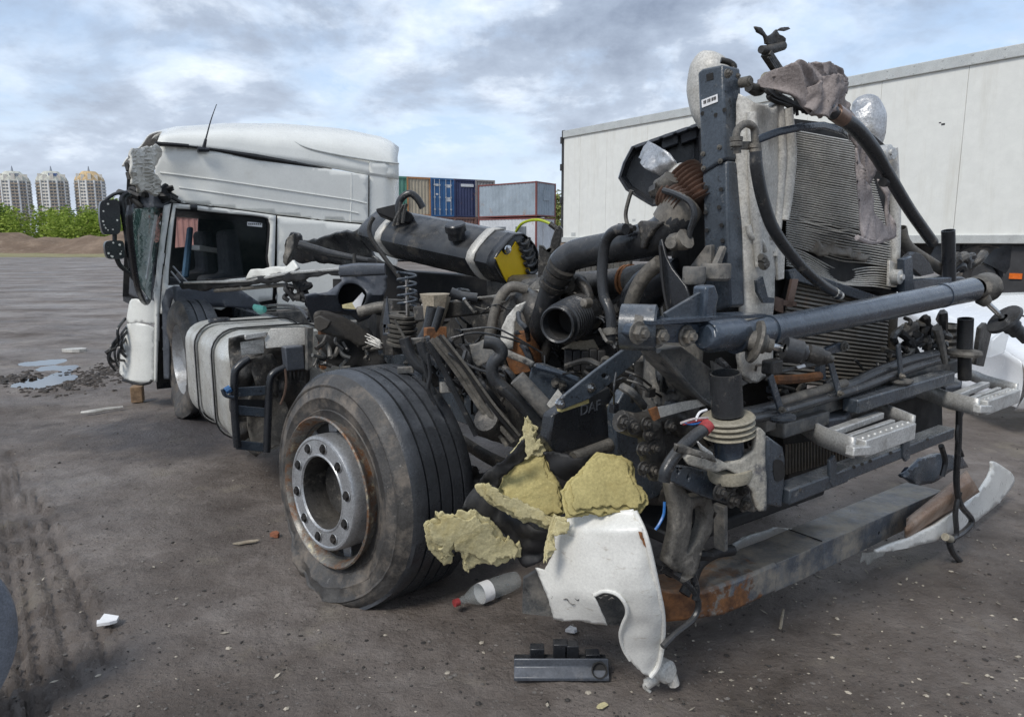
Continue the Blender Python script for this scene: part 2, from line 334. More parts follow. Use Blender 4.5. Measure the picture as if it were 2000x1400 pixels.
# ================================================================== THE SETTING
def ss(x, a, b):
    t = min(1, max(0, (x - a) / (b - a))); return t * t * (3 - 2 * t)
PUD = [(G(92, 742), .34, .44), (G(70, 708), .26, .26), (G(116, 716), .24, .30)]
_tr = [(G(-60, 880), G(20, 1420)), (G(20, 880), G(150, 1330)), (G(12, 905), G(95, 1420)), (G(40, 900), G(215, 1290)), (G(-8, 900), G(60, 1420)), (G(-30, 890), G(-40, 1450))]
def segd(x, y, a, b):
    dx, dy = b.x - a.x, b.y - a.y; t = max(0, min(1, ((x - a.x) * dx + (y - a.y) * dy) / (dx * dx + dy * dy)))
    return math.hypot(x - a.x - dx * t, y - a.y - dy * t), t * math.hypot(dx, dy)
def gh(x, y, fine=True):
    z = .48 * ss(y, 6.2, 11.5) * ss(x, -.2, 3.6) if y < 300 else .48 * ss(x, -.2, 3.6)
    r = math.hypot(x, y)
    if fine and r < 60:
        v = Vector((x, y, 0)); k = 1 - ss(r, 14, 60)
        z += k * (.016 * noise.noise(v * 1.1) + .009 * noise.noise(v * 4.3 + Vector((3, 1, 0))) + .006 * noise.noise(v * 13) + (.0035 * noise.noise(v * 37) if r < 9 else 0))
        for c, a, b in PUD:
            q = math.hypot((x - c.x) / a, (y - c.y) / b) + .5 * noise.noise(v * 2.7) + .3 * noise.noise(v * 8)
            if q < 1.5: z -= .045 * (1 - ss(q, .55, 1.25))
        if x < -.9 and .8 < y < 6:
            for i, (a, b) in enumerate(_tr):
                d, t = segd(x, y, a, b)
                if d < .06:
                    w_ = .014 + .006 * noise.noise(v * 5 + Vector((i, 0, 0)))
                    z -= .026 * max(0, 1 - (d / w_) ** 2 * .5) if d < w_ * 1.4 else 0
                    if .014 < d < .05: z += .010 * (1 if math.sin(t * 95 + i) > 0.2 else -1) 
    return z
def build_ground():
    rs = [.35]
    while rs[-1] < 1800: rs.append(rs[-1] * (1.0125 if rs[-1] < 9 else 1.028 if rs[-1] < 40 else 1.12))
    an = [-46 + 92 * i / 330 for i in range(331)] + [46 + (360 - 92) * i / 40 for i in range(1, 40)]
    nA = len(an); vs = []; fs = []
    for r in rs:
        for a in an:
            x, y = r * math.sin(R(a)), r * math.cos(R(a)); vs.append((x, y, gh(x, y, abs(a) <= 46)))
    for i in range(len(rs) - 1):
        for j in range(nA): fs.append((i * nA + j, (i + 1) * nA + j, (i + 1) * nA + (j + 1) % nA, i * nA + (j + 1) % nA))
    fs.append(tuple(range(nA)))
    me = bpy.data.meshes.new('ground'); me.from_pydata(vs, [], fs); me.polygons.foreach_set('use_smooth', [True] * len(fs))
    o = bpy.data.objects.new('ground', me); COL.objects.link(o); o['kind'] = 'structure'
    m = bpy.data.materials.new('wet_soil'); m.use_nodes = True; t = m.node_tree; N = t.nodes; L = t.links.new; b = N['Principled BSDF']
    g = N.new('ShaderNodeNewGeometry')
    def nz(sc_, det=8, ro=.6, st=(1, 1, 1), loc=(0, 0, 0)):
        mp = N.new('ShaderNodeMapping'); mp.inputs['Scale'].default_value = st; mp.inputs['Location'].default_value = loc; L(g.outputs['Position'], mp.inputs[0])
        n = N.new('ShaderNodeTexNoise'); n.inputs['Scale'].default_value = sc_; n.inputs['Detail'].default_value = det; n.inputs['Roughness'].default_value = ro; L(mp.outputs[0], n.inputs['Vector']); return n.outputs[0]
    def rp(f, st):
        n = N.new('ShaderNodeValToRGB'); e = n.color_ramp.elements
        while len(e) < len(st): e.new(.5)
        for i, (p, c) in enumerate(st): e[i].position = p; e[i].color = (*c, 1)
        L(f, n.inputs[0]); return n.outputs[0]
    def mix(f, a, c, mode='MIX'):
        n = N.new('ShaderNodeMix'); n.data_type = 'RGBA'; n.blend_type = mode
        for i, v in ((0, f), (6, a), (7, c)):
            if isinstance(v, (int, float)): n.inputs[i].default_value = v
            elif isinstance(v, tuple): n.inputs[i].default_value = (*v, 1)
            else: L(v, n.inputs[i])
        return n.outputs[2]
    c = rp(nz(.85, 9, .62, loc=(2.4, 0, 0)), [(.34, (.120, .099, .084)), (.50, (.205, .176, .155)), (.66, (.300, .266, .240))])
    c = mix(rp(nz(6.5, 9, .7), [(.35, (0, 0, 0)), (.7, (1, 1, 1))]), c, mix(1, c, (.62, .59, .57), 'MULTIPLY'))
    c = mix(rp(nz(2.3, 8, .62, loc=(7, 3, 0)), [(.58, (0, 0, 0)), (.72, (.55, .55, .55))]), c, (.27, .235, .175))
    # long wheel-smeared streaks on the far yard
    sy_ = N.new('ShaderNodeSeparateXYZ'); L(g.outputs['Position'], sy_.inputs[0]); fr_ = N.new('ShaderNodeMapRange'); fr_.inputs[1].default_value = 4.5; fr_.inputs[2].default_value = 12; L(sy_.outputs[1], fr_.inputs[0]); fq = N.new('ShaderNodeMath'); fq.operation = 'MULTIPLY'; L(fr_.outputs[0], fq.inputs[0]); L(rp(nz(1.0, 12, .74, (.28, .75, 1), (0, 4, 0)), [(.44, (0, 0, 0)), (.70, (.8, .8, .8))]), fq.inputs[1])
    c = mix(fq.outputs[0], c, (.38, .355, .335))
    vr = N.new('ShaderNodeTexVoronoi'); vr.inputs['Scale'].default_value = 95; L(g.outputs['Position'], vr.inputs['Vector'])
    sp = N.new('ShaderNodeMath'); sp.operation = 'LESS_THAN'; L(vr.outputs['Distance'], sp.inputs[0]); sp.inputs[1].default_value = .22
    pk = N.new('ShaderNodeMath'); pk.operation = 'MULTIPLY'; L(sp.outputs[0], pk.inputs[0]); L(rp(nz(5, 6, .6, loc=(1, 9, 0)), [(.5, (0, 0, 0)), (.64, (1, 1, 1))]), pk.inputs[1])
    vc = N.new('ShaderNodeSeparateColor'); L(vr.outputs['Color'], vc.inputs[0])
    pk2 = N.new('ShaderNodeMath'); pk2.operation = 'MULTIPLY'; L(pk.outputs[0], pk2.inputs[0]); L(vc.outputs[0], pk2.inputs[1])
    c = mix(pk2.outputs[0], c, (.30, .27, .235))
    dk = rp(nz(38, 6, .7, loc=(5, 5, 0)), [(.62, (0, 0, 0)), (.70, (.8, .8, .8))]); c = mix(dk, c, (.035, .030, .027))
    dm_ = rp(nz(1.7, 11, .70, loc=(11, 4, 0)), [(.55, (0, 0, 0)), (.66, (.75, .75, .75))]); c = mix(dm_, c, (.072, .058, .048))
    # old oil soaked patch beside the rear wheel
    oc = G(375, 838); vm = N.new('ShaderNodeVectorMath'); vm.operation = 'DISTANCE'; L(g.outputs['Position'], vm.inputs[0]); vm.inputs[1].default_value = (oc.x, oc.y, 0); ad = N.new('ShaderNodeMath'); ad.operation = 'MULTIPLY_ADD'; L(nz(3.2, 8, .65, loc=(4, 2, 0)), ad.inputs[0]); ad.inputs[1].default_value = 1.5; L(vm.outputs['Value'], ad.inputs[2]); oil = rp(ad.outputs[0], [(.0, (.0, .0, .0)), (1.0, (1, 1, 1))]); mo_ = N.new('ShaderNodeMapRange'); mo_.inputs[1].default_value = 1.15; mo_.inputs[2].default_value = 1.7; mo_.inputs[3].default_value = .8; mo_.inputs[4].default_value = 0; L(ad.outputs[0], mo_.inputs[0]); c = mix(mo_.outputs[0], c, (.055, .052, .056))
    L(c, b.inputs['Base Color'])
    rr = rp(nz(.8, 6, .6, (.5, 1.2, 1), (3, 3, 0)), [(.36, (.42, .42, .42)), (.62, (.80, .80, .80))]); L(rr, b.inputs['Roughness']); b.inputs['Specular IOR Level'].default_value = .32
    b1 = N.new('ShaderNodeBump'); b1.inputs['Strength'].default_value = .9; b1.inputs['Distance'].default_value = .02; L(nz(42, 10, .72), b1.inputs['Height'])
    b2 = N.new('ShaderNodeBump'); b2.inputs['Strength'].default_value = .5; b2.inputs['Distance'].default_value = .05; L(nz(7, 6, .6), b2.inputs['Height']); L(b1.outputs[0], b2.inputs['Normal']); L(b2.outputs[0], b.inputs['Normal'])
    me.materials.append(m)
build_ground()
m = bpy.data.materials.new('water'); m.use_nodes = True; b_ = m.node_tree.nodes['Principled BSDF']; b_.inputs['Base Color'].default_value = (.03, .028, .025, 1); b_.inputs['Roughness'].default_value = .04; b_.inputs['Specular IOR Level'].default_value = .9; MAT['water'] = m
q = MB(); c = G(88, 725); q.add([c + Vector((-1.1, -1.0, -.017)), c + Vector((1.0, -1.0, -.017)), c + Vector((1.0, 1.0, -.017)), c + Vector((-1.1, 1.0, -.017))], [(0, 1, 2, 3)]); o = q.build('puddle', 'water', kind='structure')

# earth bank across the yard
mat('bank_soil', (.25, .185, .135), .95, dirt=((.16, .115, .085), .35, .42, .64), dirt2=((.33, .27, .21), 1.3, .55, .72), var=.2, vscale=.6, bump=.6, bscale=2.2, spec=.1)
mat('bank_foot', (.30, .27, .16), .95, dirt=((.20, .20, .09), .5, .5, .65), var=.15, spec=.1)
def bank(u, v):
    x = -95 + 110 * u; k = v * 2 - 1
    top = 2.25 + 1.0 * noise.noise(Vector((x * .09, 3, 0))) + .35 * noise.noise(Vector((x * .35, 7, 0)))
    prof = max(0, 1 - abs(k) ** 1.6); y = 80 + 9 * k + 2.2 * noise.noise(Vector((x * .08, 1, v * 1.5)))
    return Vector((x, y, prof * (top + .55 * noise.noise(Vector((x * .3, y * .3, 2))) + .25 * noise.noise(Vector((x * .9, y * .9, 5)))) - .12))
q = MB().grid(bank, 220, 26); q.build('earth_bank', 'bank_soil', smooth=180, kind='structure')
def strip(u, v):
    x = -95 + 110 * u; y = 66 + 6 * v + 1.2 * noise.noise(Vector((x * .12, 5, 0))); return Vector((x, y, .012 + .25 * v * v + .05 * noise.noise(Vector((x * .5, y * .5, 1)))))
MB().grid(strip, 120, 8).build('sand_verge', 'bank_foot', smooth=180, kind='structure')

# leaf mass behind the bank
def leaf_mat(name, lo, hi):
    m = bpy.data.materials.new(name); m.use_nodes = True; t = m.node_tree; b = t.nodes['Principled BSDF']; g = t.nodes.new('ShaderNodeNewGeometry')
    r = t.nodes.new('ShaderNodeValToRGB'); r.color_ramp.elements[0].color = (*lo, 1); r.color_ramp.elements[1].color = (*hi, 1)
    t.links.new(g.outputs['Random Per Island'], r.inputs[0]); t.links.new(r.outputs[0], b.inputs['Base Color']); b.inputs['Roughness'].default_value = .7; b.inputs['Specular IOR Level'].default_value = .2
    tr = t.nodes.new('ShaderNodeBsdfTranslucent'); t.links.new(r.outputs[0], tr.inputs[0]); mx_ = t.nodes.new('ShaderNodeMixShader'); mx_.inputs[0].default_value = .35
    out = t.nodes['Material Output']; t.links.new(b.outputs[0], mx_.inputs[1]); t.links.new(tr.outputs[0], mx_.inputs[2]); t.links.new(mx_.outputs[0], out.inputs[0]); MAT[name] = m
leaf_mat('leaf_spring', (.15, .23, .03), (.40, .50, .10)); leaf_mat('leaf_dark', (.035, .07, .025), (.09, .15, .05)); leaf_mat('leaf_olive', (.16, .19, .06), (.34, .37, .13))
def leaves(m, n, fnpos, size, k=0):
    m.k = k
    for _ in range(n):
        p = fnpos(); a = Vector((random.gauss(0, 1), random.gauss(0, 1), random.gauss(0, 1))).normalized(); u, w = frame_of(a); s_ = size * random.uniform(.5, 1.3)
        m.add([p - u * s_, p + w * s_ * .55, p + u * s_, p - w * s_ * .55], [(0, 1, 2, 3)])
q = MB(); clumps = []
for i in range(170):
    x = random.uniform(-84, -30); y = random.uniform(88, 104); tall = 3.4 + 1.7 * noise.noise(Vector((x * .06, 2, 9))) + .9 * noise.noise(Vector((x * .2, 8, 1))) + random.uniform(-.5, .7)
    clumps.append((x, y, tall, random.uniform(1.6, 3.0), 1 if random.random() < .2 else (2 if random.random() < .25 else 0)))
for x, y, tall, rad, k in clumps:
    def fp():
        while True:
            a, b, c_ = random.uniform(-1, 1), random.uniform(-1, 1), random.uniform(0, 1)
            if a * a + b * b + (c_ * 1.0) ** 2 < 1 and random.random() < .35 + .65 * (a * a + b * b + c_ * c_):
                return Vector((x + a * rad * (1 - .35 * c_), y + b * rad * (1 - .35 * c_), .3 + (tall + 2.4) * c_))
    leaves(q, 620, fp, .21, k)
o = q.build('shrub_thicket', ['leaf_spring', 'leaf_dark', 'leaf_olive'], smooth=180, kind='stuff'); o['label'] = 'bright green spring thicket growing behind the earth bank'; o['category'] = 'bushes'

def tree(loc, h, rad, n, label):
    t = thing('tree', loc, label, 'tree'); L_ = Vector(loc)
    q = MB(); q.tube([L_, L_ + Vector((.1, 0, h * .4)), L_ + Vector((-.1, .1, h * .8))], [h * .035, h * .025, h * .01], 8)
    for i in range(7):
        a = i * 2.4; z0 = h * (.3 + .07 * i); q.tube([L_ + UP * z0, L_ + Vector((math.cos(a) * rad * .4, math.sin(a) * rad * .4, z0 + h * .14)), L_ + Vector((math.cos(a) * rad * .75, math.sin(a) * rad * .75, z0 + h * .2))], [h * .012, h * .008, h * .003], 6)
    q.build('trunk', 'wood', t)
    q = MB(); cl = [(Vector((random.uniform(-1, 1) * rad * .7, random.uniform(-1, 1) * rad * .7, h * random.uniform(.32, .92))), rad * random.uniform(.3, .5)) for _ in range(14)]
    def fp():
        c_, r_ = random.choice(cl); d = Vector((random.gauss(0, 1), random.gauss(0, 1), random.gauss(0, 1))).normalized(); return L_ + c_ + d * r_ * random.random() ** .5
    leaves(q, n, fp, .16); q.build('crown', 'leaf_olive', t, smooth=180)
tree(Vector((4.15, 66, .48)), 5.4, 1.5, 1600, 'small olive green tree between grey site cabin and white trailer')

# ------------------------------------------------------------------ tower blocks on the skyline
mat('tower_wall', (.80, .76, .68), .8, var=.05, vscale=.2, dirt=((.60, .50, .40), .12, .52, .68)); mat('tower_band', (.50, .40, .30), .8, var=.15, vscale=.3); mat('tower_white', (.82, .82, .80), .7, var=.03)
mat('tower_glass', (.16, .18, .20), .25, var=.3, vscale=.5); mat('roof_ochre', (.62, .45, .24), .7, var=.2, vscale=.4); mat('roof_green', (.62, .62, .54), .7, var=.15, vscale=.4); mat('roof_blue', (.10, .16, .34), .6, var=.1); mat('spire', (.30, .33, .38), .5)
def tower(px, ytop, wpx, roof, label, Y):
    base = D(px, 430, Y); k = Y / 1419.0; w = wpx * k; z1 = CAMH + (470 - ytop) * k; h = z1 * .86
    loc = Vector((base.x, Y, 0)); t = thing('tower_block', loc, label, 'building', 'three tower blocks on the skyline')
    face = Vector((-base.x, -Y, 0)).normalized(); side = Vector((-face.y, face.x, 0))
    def ring(r, z, sx_=1.0): return [loc + side * (math.sin(2 * math.pi * (i + .5) / 12) * r * sx_) + face * (math.cos(2 * math.pi * (i + .5) / 12) * r * .8) + UP * z for i in range(12)]
    def prism(m, rings):
        vs = [p for r_ in rings for p in r_]; n = len(rings)
        m.add(vs, [(i * 12 + j, i * 12 + (j + 1) % 12, (i + 1) * 12 + (j + 1) % 12, (i + 1) * 12 + j) for i in range(n - 1) for j in range(12)] + [tuple(range((n - 1) * 12, n * 12)), tuple(range(12))])
    r0 = w * .5; q = MB(); prism(q, [ring(r0, 0), ring(r0, h)]); q.build('wall', 'tower_wall', t, smooth=20)
    q = MB(); prism(q, [ring(r0 * 1.02, h + .02), ring(r0 * .93, h + (z1 - h) * .35), ring(r0 * .70, h + (z1 - h) * .62), ring(r0 * .45, h + (z1 - h) * .95)]); rf = q.build('roof', roof, t, smooth=20)
    for k_ in range(5):
        a_ = -1.1 + k_ * .55; q = MB(); q.box(loc + side * math.sin(a_) * r0 * .82 + face * math.cos(a_) * r0 * .66 + UP * (h + (z1 - h) * .30), r0 * .22, r0 * .22, (z1 - h) * (.55 if k_ % 2 else .75), side); q.build('dormer', 'tower_wall', rf)
    q = MB(); q.tube([loc + UP * (z1 - 1), loc + UP * (z1 + 4)], [1.1, .25], 8, sm=False); q.build('spire', 'spire', rf)
    if roof != 'roof_ochre':
        q = MB(); q.box(loc + face * r0 * .5 + side * r0 * .1 + UP * (h + (z1 - h) * .55), r0 * .55, r0 * .3, (z1 - h) * .35, side); q.build('roof_panel', 'roof_blue' if roof == 'roof_green2' else 'spire', rf)
    nf = 19; fh = h / nf; q = MB(); g_ = MB(); wht = MB()
    for i in range(12):
        a0, a1 = 2 * math.pi * (i + .5) / 12, 2 * math.pi * (i + 1.5) / 12
        P = [loc + side * (math.sin(a) * r0) + face * (math.cos(a) * r0 * .8) for a in (a0, a1)]
        n = ((P[0] + P[1]) / 2 - loc).normalized()
        if n.dot(face) < -.2: continue
        e = P[1] - P[0]
        wht.add([P[0] + n * .5, P[0] + e * .12 + n * .5, P[0] + e * .12 + n * .5 + UP * (h + .5), P[0] + n * .5 + UP * (h + .5), P[0] - e * .1, P[0] - e * .1 + UP * (h + .5)], [(0, 1, 2, 3), (0, 3, 5, 4)])
        for f in range(4, nf):
            z = f * fh
            for u0, u1 in ((.2, .5), (.6, .9)):
                A, B = P[0] + e * u0 + n * .12 + UP * (z + fh * .30), P[0] + e * u1 + n * .12 + UP * (z + fh * .30); H_ = UP * fh * .5
                g_.add([A, B, B + H_, A + H_], [(0, 1, 2, 3)])
            if i % 3 != 1: q.bar(P[0] + e * .16 + n * .35 + UP * (z + .2), P[1] - e * .06 + n * .35 + UP * (z + .2), .9, fh * .30)
    wht.build('pilaster', 'tower_white', t, smooth=10); o = q.build('balcony_ledges', 'tower_band', t, smooth=10, kind='stuff'); o = g_.build('windows', 'tower_glass', t, smooth=10, kind='stuff')
MAT['roof_green2'] = MAT['roof_green']
tower(34, 338, 56, 'roof_green', 'leftmost of the three towers, greenish roof', 600)
tower(109, 338, 54, 'roof_green2', 'middle of the three towers, blue patch on its roof', 615)
tower(182, 338, 52, 'roof_ochre', 'tower nearest the truck mirror, ochre orange roof', 630)

# ------------------------------------------------------------------ containers and cabins
def cmat(n, c, d=(.3, .16, .09)): mat(n, c, .55, dirt=(d, 1.3, .60, .74), var=.12, vscale=1.2)
cmat('c_green', (.10, .26, .20)); cmat('c_beige', (.42, .37, .28), (.36, .20, .10)); cmat('c_blue', (.04, .13, .30)); cmat('c_navy', (.035, .045, .11)); cmat('c_grey', (.30, .28, .27)); cmat('c_cabin', (.33, .39, .44)); cmat('c_white', (.62, .64, .66)); cmat('c_redframe', (.22, .07, .06)); cmat('c_orange', (.42, .20, .08)); cmat('c_pink', (.42, .22, .19), (.60, .50, .46)); cmat('c_lower', (.20, .115, .095))
mat('c_bar', (.55, .56, .57), .4, .3)
def container(label, A, B, h, depth, body, frame, doors=False, group=None, name='shipping_container', cat='container'):
    """A, B: bottom ends of the face seen; the box runs back from it"""
    A, B = Vector(A), Vector(B); e = (B - A); w = e.length; e.normalize(); n = Vector((e.y, -e.x, 0))
    if n.dot(-A) < 0: n = -n
    t = thing(name, (A + B) / 2, label, cat, group)
    q = MB()
    def corr(P, d, ln, nn, amp=.035, pitch=.24):
        k = max(2, int(ln / pitch)); vs = []; xs = []
        for i in range(k):
            x0 = i * ln / k
            for f, o_ in ((0, 0), (.28, 0), (.5, -amp), (.78, -amp)): xs.append((x0 + f * ln / k, o_))
        xs.append((ln, 0))
        for x, o_ in xs: p = P + d * x + nn * o_; vs += [p + UP * .1, p + UP * (h - .1)]
        q.add(vs, [(2 * i, 2 * i + 2, 2 * i + 3, 2 * i + 1) for i in range(len(xs) - 1)])
    if doors:
        for x0, x1 in ((.06, w / 2 - .01), (w / 2 + .01, w - .06)): q.plate([A + e * x0 + UP * .1, A + e * x1 + UP * .1, A + e * x1 + UP * (h - .1), A + e * x0 + UP * (h - .1)], .05, -n)
    else: corr(A, e, w, n)
    corr(A - n * depth, n, depth, -e); corr(B - n * depth, n, depth, e); corr(A - n * depth, e, w, -n)
    q.add([A + UP * (h - .04), B + UP * (h - .04), B - n * depth + UP * (h - .04), A - n * depth + UP * (h - .04)], [(0, 1, 2, 3)])
    q.build('wall', body, t, smooth=15)
    q = MB()
    for P in (A, B, A - n * depth, B - n * depth): q.bar(P - n * .0 + n * (.02 if P in (A, B) else -.02), P + UP * h + n * (.02 if P in (A, B) else -.02), .11, .11, e)
    for P, Q_ in ((A, B), (A - n * depth, B - n * depth), (A, A - n * depth), (B, B - n * depth)):
        for z in (.06, h - .06): q.bar(P + UP * z, Q_ + UP * z, .10, .12)
    q.build('frame', frame, t, smooth=15)
    if doors:
        for k in range(4):
            x = w * (.14, .36, .64, .86)[k]; q = MB(); q.cyl(A + e * x + n * .05 + UP * .1, A + e * x + n * .05 + UP * (h - .1), .022, seg=8)
            for z in (.5, h * .5, h - .5): q.box(A + e * x + n * .05 + UP * z, .12, .06, .10, e)
            q.build('lock_rod', 'c_bar', t)
        for k, (x, z, ww, hh) in enumerate(((w * .25, h * .82, .25, .16), (w * .25, h * .58, .2, .12), (w * .75, h * .80, .4, .22), (w * .75, h * .45, .4, .3))):
            MB().box(A + e * x + n * .012 + UP * z, ww, .015, hh, e).build('marking_plate', 'c_white', t)
    return t, A, e, n, w
GRP = 'stacked containers across the yard'
zb = 3.25
def cw(px, Y): return (px - 1000) / 1419.0 * Y
row = [(772, 797, 'c_green', 'c_green', False, 'sea green container, left end of the upper row beside the cab'), (797, 843, 'c_beige', 'c_orange', False, 'beige container with orange corner posts in the upper row'),
       (843, 888, 'c_blue', 'c_blue', True, 'bright blue container with white lock rods on its doors'), (888, 929, 'c_navy', 'c_navy', False, 'navy blue corrugated container with a white plate near its top'), (929, 966, 'c_grey', 'c_grey', False, 'pale grey container, right end of the upper row')]
for x0, x1, bd, fr, dr, lb in row:
    Y0, Y1 = 52 + (x0 - 772) * .02, 52 + (x1 - 772) * .02
    A = Vector((cw(x0, Y0) + .03, Y0, zb)); B = Vector((cw(x1, Y1) - .03, Y1, zb))
    t, A_, e_, n_, w_ = container(lb, A, B, 2.75, 5.8, bd, fr, dr, GRP)
    if bd == 'c_navy': MB().box(A_ + e_ * w_ * .62 + n_ * .03 + UP * 2.3, w_ * .62, .02, .2, e_).build('marking_plate', 'c_white', t)
    container('rust red container in the lower row under the ' + lb.split(' container')[0] + ' one', A - UP * (zb - .44), B - UP * (zb - .44), 2.78, 5.8, 'c_lower', 'c_lower', False, GRP)
def cabin(label, z, h, body, frame, extra=False):
    Cn = Vector((cw(1047, 47), 47, z)); Lf = Vector((cw(936, 50.5), 50.5, z)); Rt = Vector((cw(1083, 49.2), 49.2, z))
    t = thing('site_cabin', Cn, label, 'cabin', 'stacked site cabins'); e1 = (Lf - Cn); e2 = (Rt - Cn); q = MB()
    def corr(P, d, ln, nn):
        k = max(3, int(ln / .3)); vs = []; n = 0
        for i in range(k + 1):
            for f in ((0, .5) if i < k else (0,)): p = P + d * ((i + f) * ln / k) + nn * (.03 if f else 0); vs += [p + UP * .08, p + UP * (h - .08)]; n += 1
        q.add(vs, [(2 * i, 2 * i + 2, 2 * i + 3, 2 * i + 1) for i in range(n - 1)])
    d1, d2 = e1.normalized(), e2.normalized(); far = Lf + e2
    corr(Cn, d1, e1.length, -d2); corr(Cn, d2, e2.length, -d1); corr(Lf, d2, e2.length, d1); corr(Rt, d1, e1.length, d2)
    q.add([p + UP * (h - .02) for p in (Cn, Lf, far, Rt)], [(0, 1, 2, 3)]); q.build('wall', body, t, smooth=12)
    q = MB()
    for P in (Cn, Lf, Rt, far): q.bar(P, P + UP * h, .10, .10, d1)
    for P, Q_ in ((Cn, Lf), (Cn, Rt), (Rt, far), (Lf, far)):
        for zz_ in (.05, h - .05): q.bar(P + UP * zz_, Q_ + UP * zz_, .10, .08)
    q.build('frame', frame, t, smooth=12)
    if extra:
        MB().box(Cn + d2 * e2.length * .5 - d1 * .05 + UP * h * .62, e2.length * .32, .05, h * .3, d2).build('vent_grille', 'c_cabin', t)
    else:
        for f in (.25, .6): MB().box(Cn + d1 * e1.length * f - d2 * .05 + UP * h * .55, .9, .05, 1.1, d1).build('window', 'tower_glass', t)
        MB().box(Cn + d2 * e2.length * .5 - d1 * .05 + UP * h * .45, .8, .05, 1.9, d2).build('door', 'c_white', t)
cabin('grey blue corrugated site cabin with red corner post, stacked on top', 3.05, 2.2, 'c_cabin', 'c_redframe', True)
cabin('white site cabin with red frame under the grey one', .48, 2.5, 'c_white', 'c_redframe')
container('faded pink red container seen through the cab window', (-15.6, 31, 0), (-9.8, 31.5, 0), 2.6, 2.4, 'c_pink', 'c_lower')

# ------------------------------------------------------------------ white box trailer
TA = D(1099, 470, 18.4); TB = D(2000, 470, 10.2); TA.z = TB.z = 0
te = (TB - TA).normalized(); tn = Vector((te.y, -te.x, 0)); tn = tn if tn.dot(-TA) > 0 else -tn; TLn = 13.6
TZ0, TZ1 = 1.46, 4.17; TG = .48
def TP(x, y, z): return TA + te * x - tn * y + UP * z
trl = thing('box_trailer', TP(TLn / 2, 1.25, TG), 'long white box trailer parked behind the wrecked chassis', 'trailer')
q = MB(); seams = [0] + [(onpl(x, 450, TA, tn) - TA).dot(te) for x in (1121, 1172, 1231, 1296)]
seams = [0, .62, 1.55]; 
while seams[-1] < TLn - 1.3: seams.append(seams[-1] + 1.27)
seams[-1] = TLn
for a, b in zip(seams[:-1], seams[1:]):
    q = MB(); q.plate([TP(a + .003, 0, TZ0 + .12), TP(b - .003, 0, TZ0 + .12), TP(b - .003, 0, TZ1 - .17), TP(a + .003, 0, TZ1 - .17)], .03, -tn); q.build('side_panel', 'trailer_white', trl, bevel=.004)
q = MB(); q.box(TP(TLn / 2, 1.27, (TZ0 + TZ1) / 2), TLn - .02, 2.46, TZ1 - TZ0 - .02, te); q.build('body', 'trailer_white', trl)
q = MB(); q.bar(TP(0, -.012, TZ1 - .085), TP(TLn, -.012, TZ1 - .085), .05, .17); q.build('top_rail', 'trailer_trim', trl, bevel=.01)
q = MB(); q.bar(TP(0, -.015, TZ0 + .06), TP(TLn, -.015, TZ0 + .06), .06, .13); q.build('bottom_rail', 'trailer_trim', trl, bevel=.01)
q = MB(); q.bar(TP(-.03, .04, TZ0 - .02), TP(-.03, .04, TZ1 + .02), .09, .10, te); q.build('rear_post', 'trailer_dark', trl, bevel=.01)
for z in (1.75, 2.5, 3.3, 3.95): MB().box(TP(-.05, -.01, z), .06, .08, .16, te).build('hinge', 'trailer_dark', trl)
q = MB()
for y in (.75, 1.75): q.bar(TP(.2, y, TZ0 - .16), TP(TLn, y, TZ0 - .16), .12, .3)
for x in range(14): q.bar(TP(.4 + x * .98, .05, TZ0 - .05), TP(.4 + x * .98, 2.45, TZ0 - .05), .08, .1)
q.build('underframe', 'trailer_dark', trl)
def simple_wheel(q_, c, ax, r, wd):
    q_.k = 0; q_.lathe(c, ax, [(-wd, r * .55), (-wd, r * .92), (-wd * .93, r), (-wd * .07, r), (0, r * .92), (-.01, r * .72), (-.02, r * .55)], 40)
    q_.k = 1; q_.lathe(c, ax, [(-.02, r * .55), (-.06, r * .50), (-.10, r * .36), (-.05, r * .33), (-.05, r * .18), (.0, r * .16), (0, 0)], 28)
# axle group lies at the photograph's right; a second wheel further on
for k, px in enumerate((1917, 2040)):
    c = onpl(px, 536, TA - tn * .08, tn); xw = (c - TA).dot(te)
    q = MB(); simple_wheel(q, TP(xw, .10, TG + .50), tn, .50, .36); q.build('wheel', ['tyre_side', 'trailer_dark'], trl)
    MB().tube([TP(xw - .62, .12, TG + .62), TP(xw - .42, .12, TG + .98), TP(xw, .12, TG + 1.06), TP(xw + .42, .12, TG + .98), TP(xw + .62, .12, TG + .62)], .2, 8, flat=.12).build('mudguard', 'black_plastic', trl)
c = onpl(1974, 545, TA - tn * .02, tn); xw = (c - TA).dot(te)
MB().plate([TP(xw - .2, .06, TG + .36), TP(xw - .13, .06, TG + .26), TP(xw + .22, .06, TG + .26), TP(xw + .22, .06, TG + .95), TP(xw - .05, .06, TG + .95), TP(xw - .05, .06, TG + .62)], .3, -tn).build('side_box', 'trailer_dark', trl, bevel=.01)
MB().box(TP(xw + .05, .045, TG + .52), .16, .02, .08, te).build('reflector', 'reflector', trl)
for px_, py_, w_ in ((1842, 243, .05), (1836, 240, .03), (1238, 430, .10), (1120, 458, .16)):
    c = onpl(px_, py_, TA + tn * .002, tn); MB().box(c, w_, .004, w_ * .55, te).build('scuff_patch' if py_ < 300 else 'marking_plate', 'trailer_dark' if py_ < 300 else 'trailer_trim', trl)
for k_ in range(33):
    for z_ in (TZ1 - .03, TZ1 - .14, TZ0 + .03):
        p = TP(.2 + k_ * .41, -.038, z_); MB().lathe(p, tn, [(0, .014), (.006, .010), (.007, 0)], 6).build('rivet', 'trailer_trim', trl)
q = MB(); q.bar(TP(10.6, .7, TG), TP(10.6, .7, TZ0 - .1), .14, .14, te); q.box(TP(10.6, .7, TG + .03), .3, .3, .06, te); q.build('landing_leg', 'trailer_dark', trl)
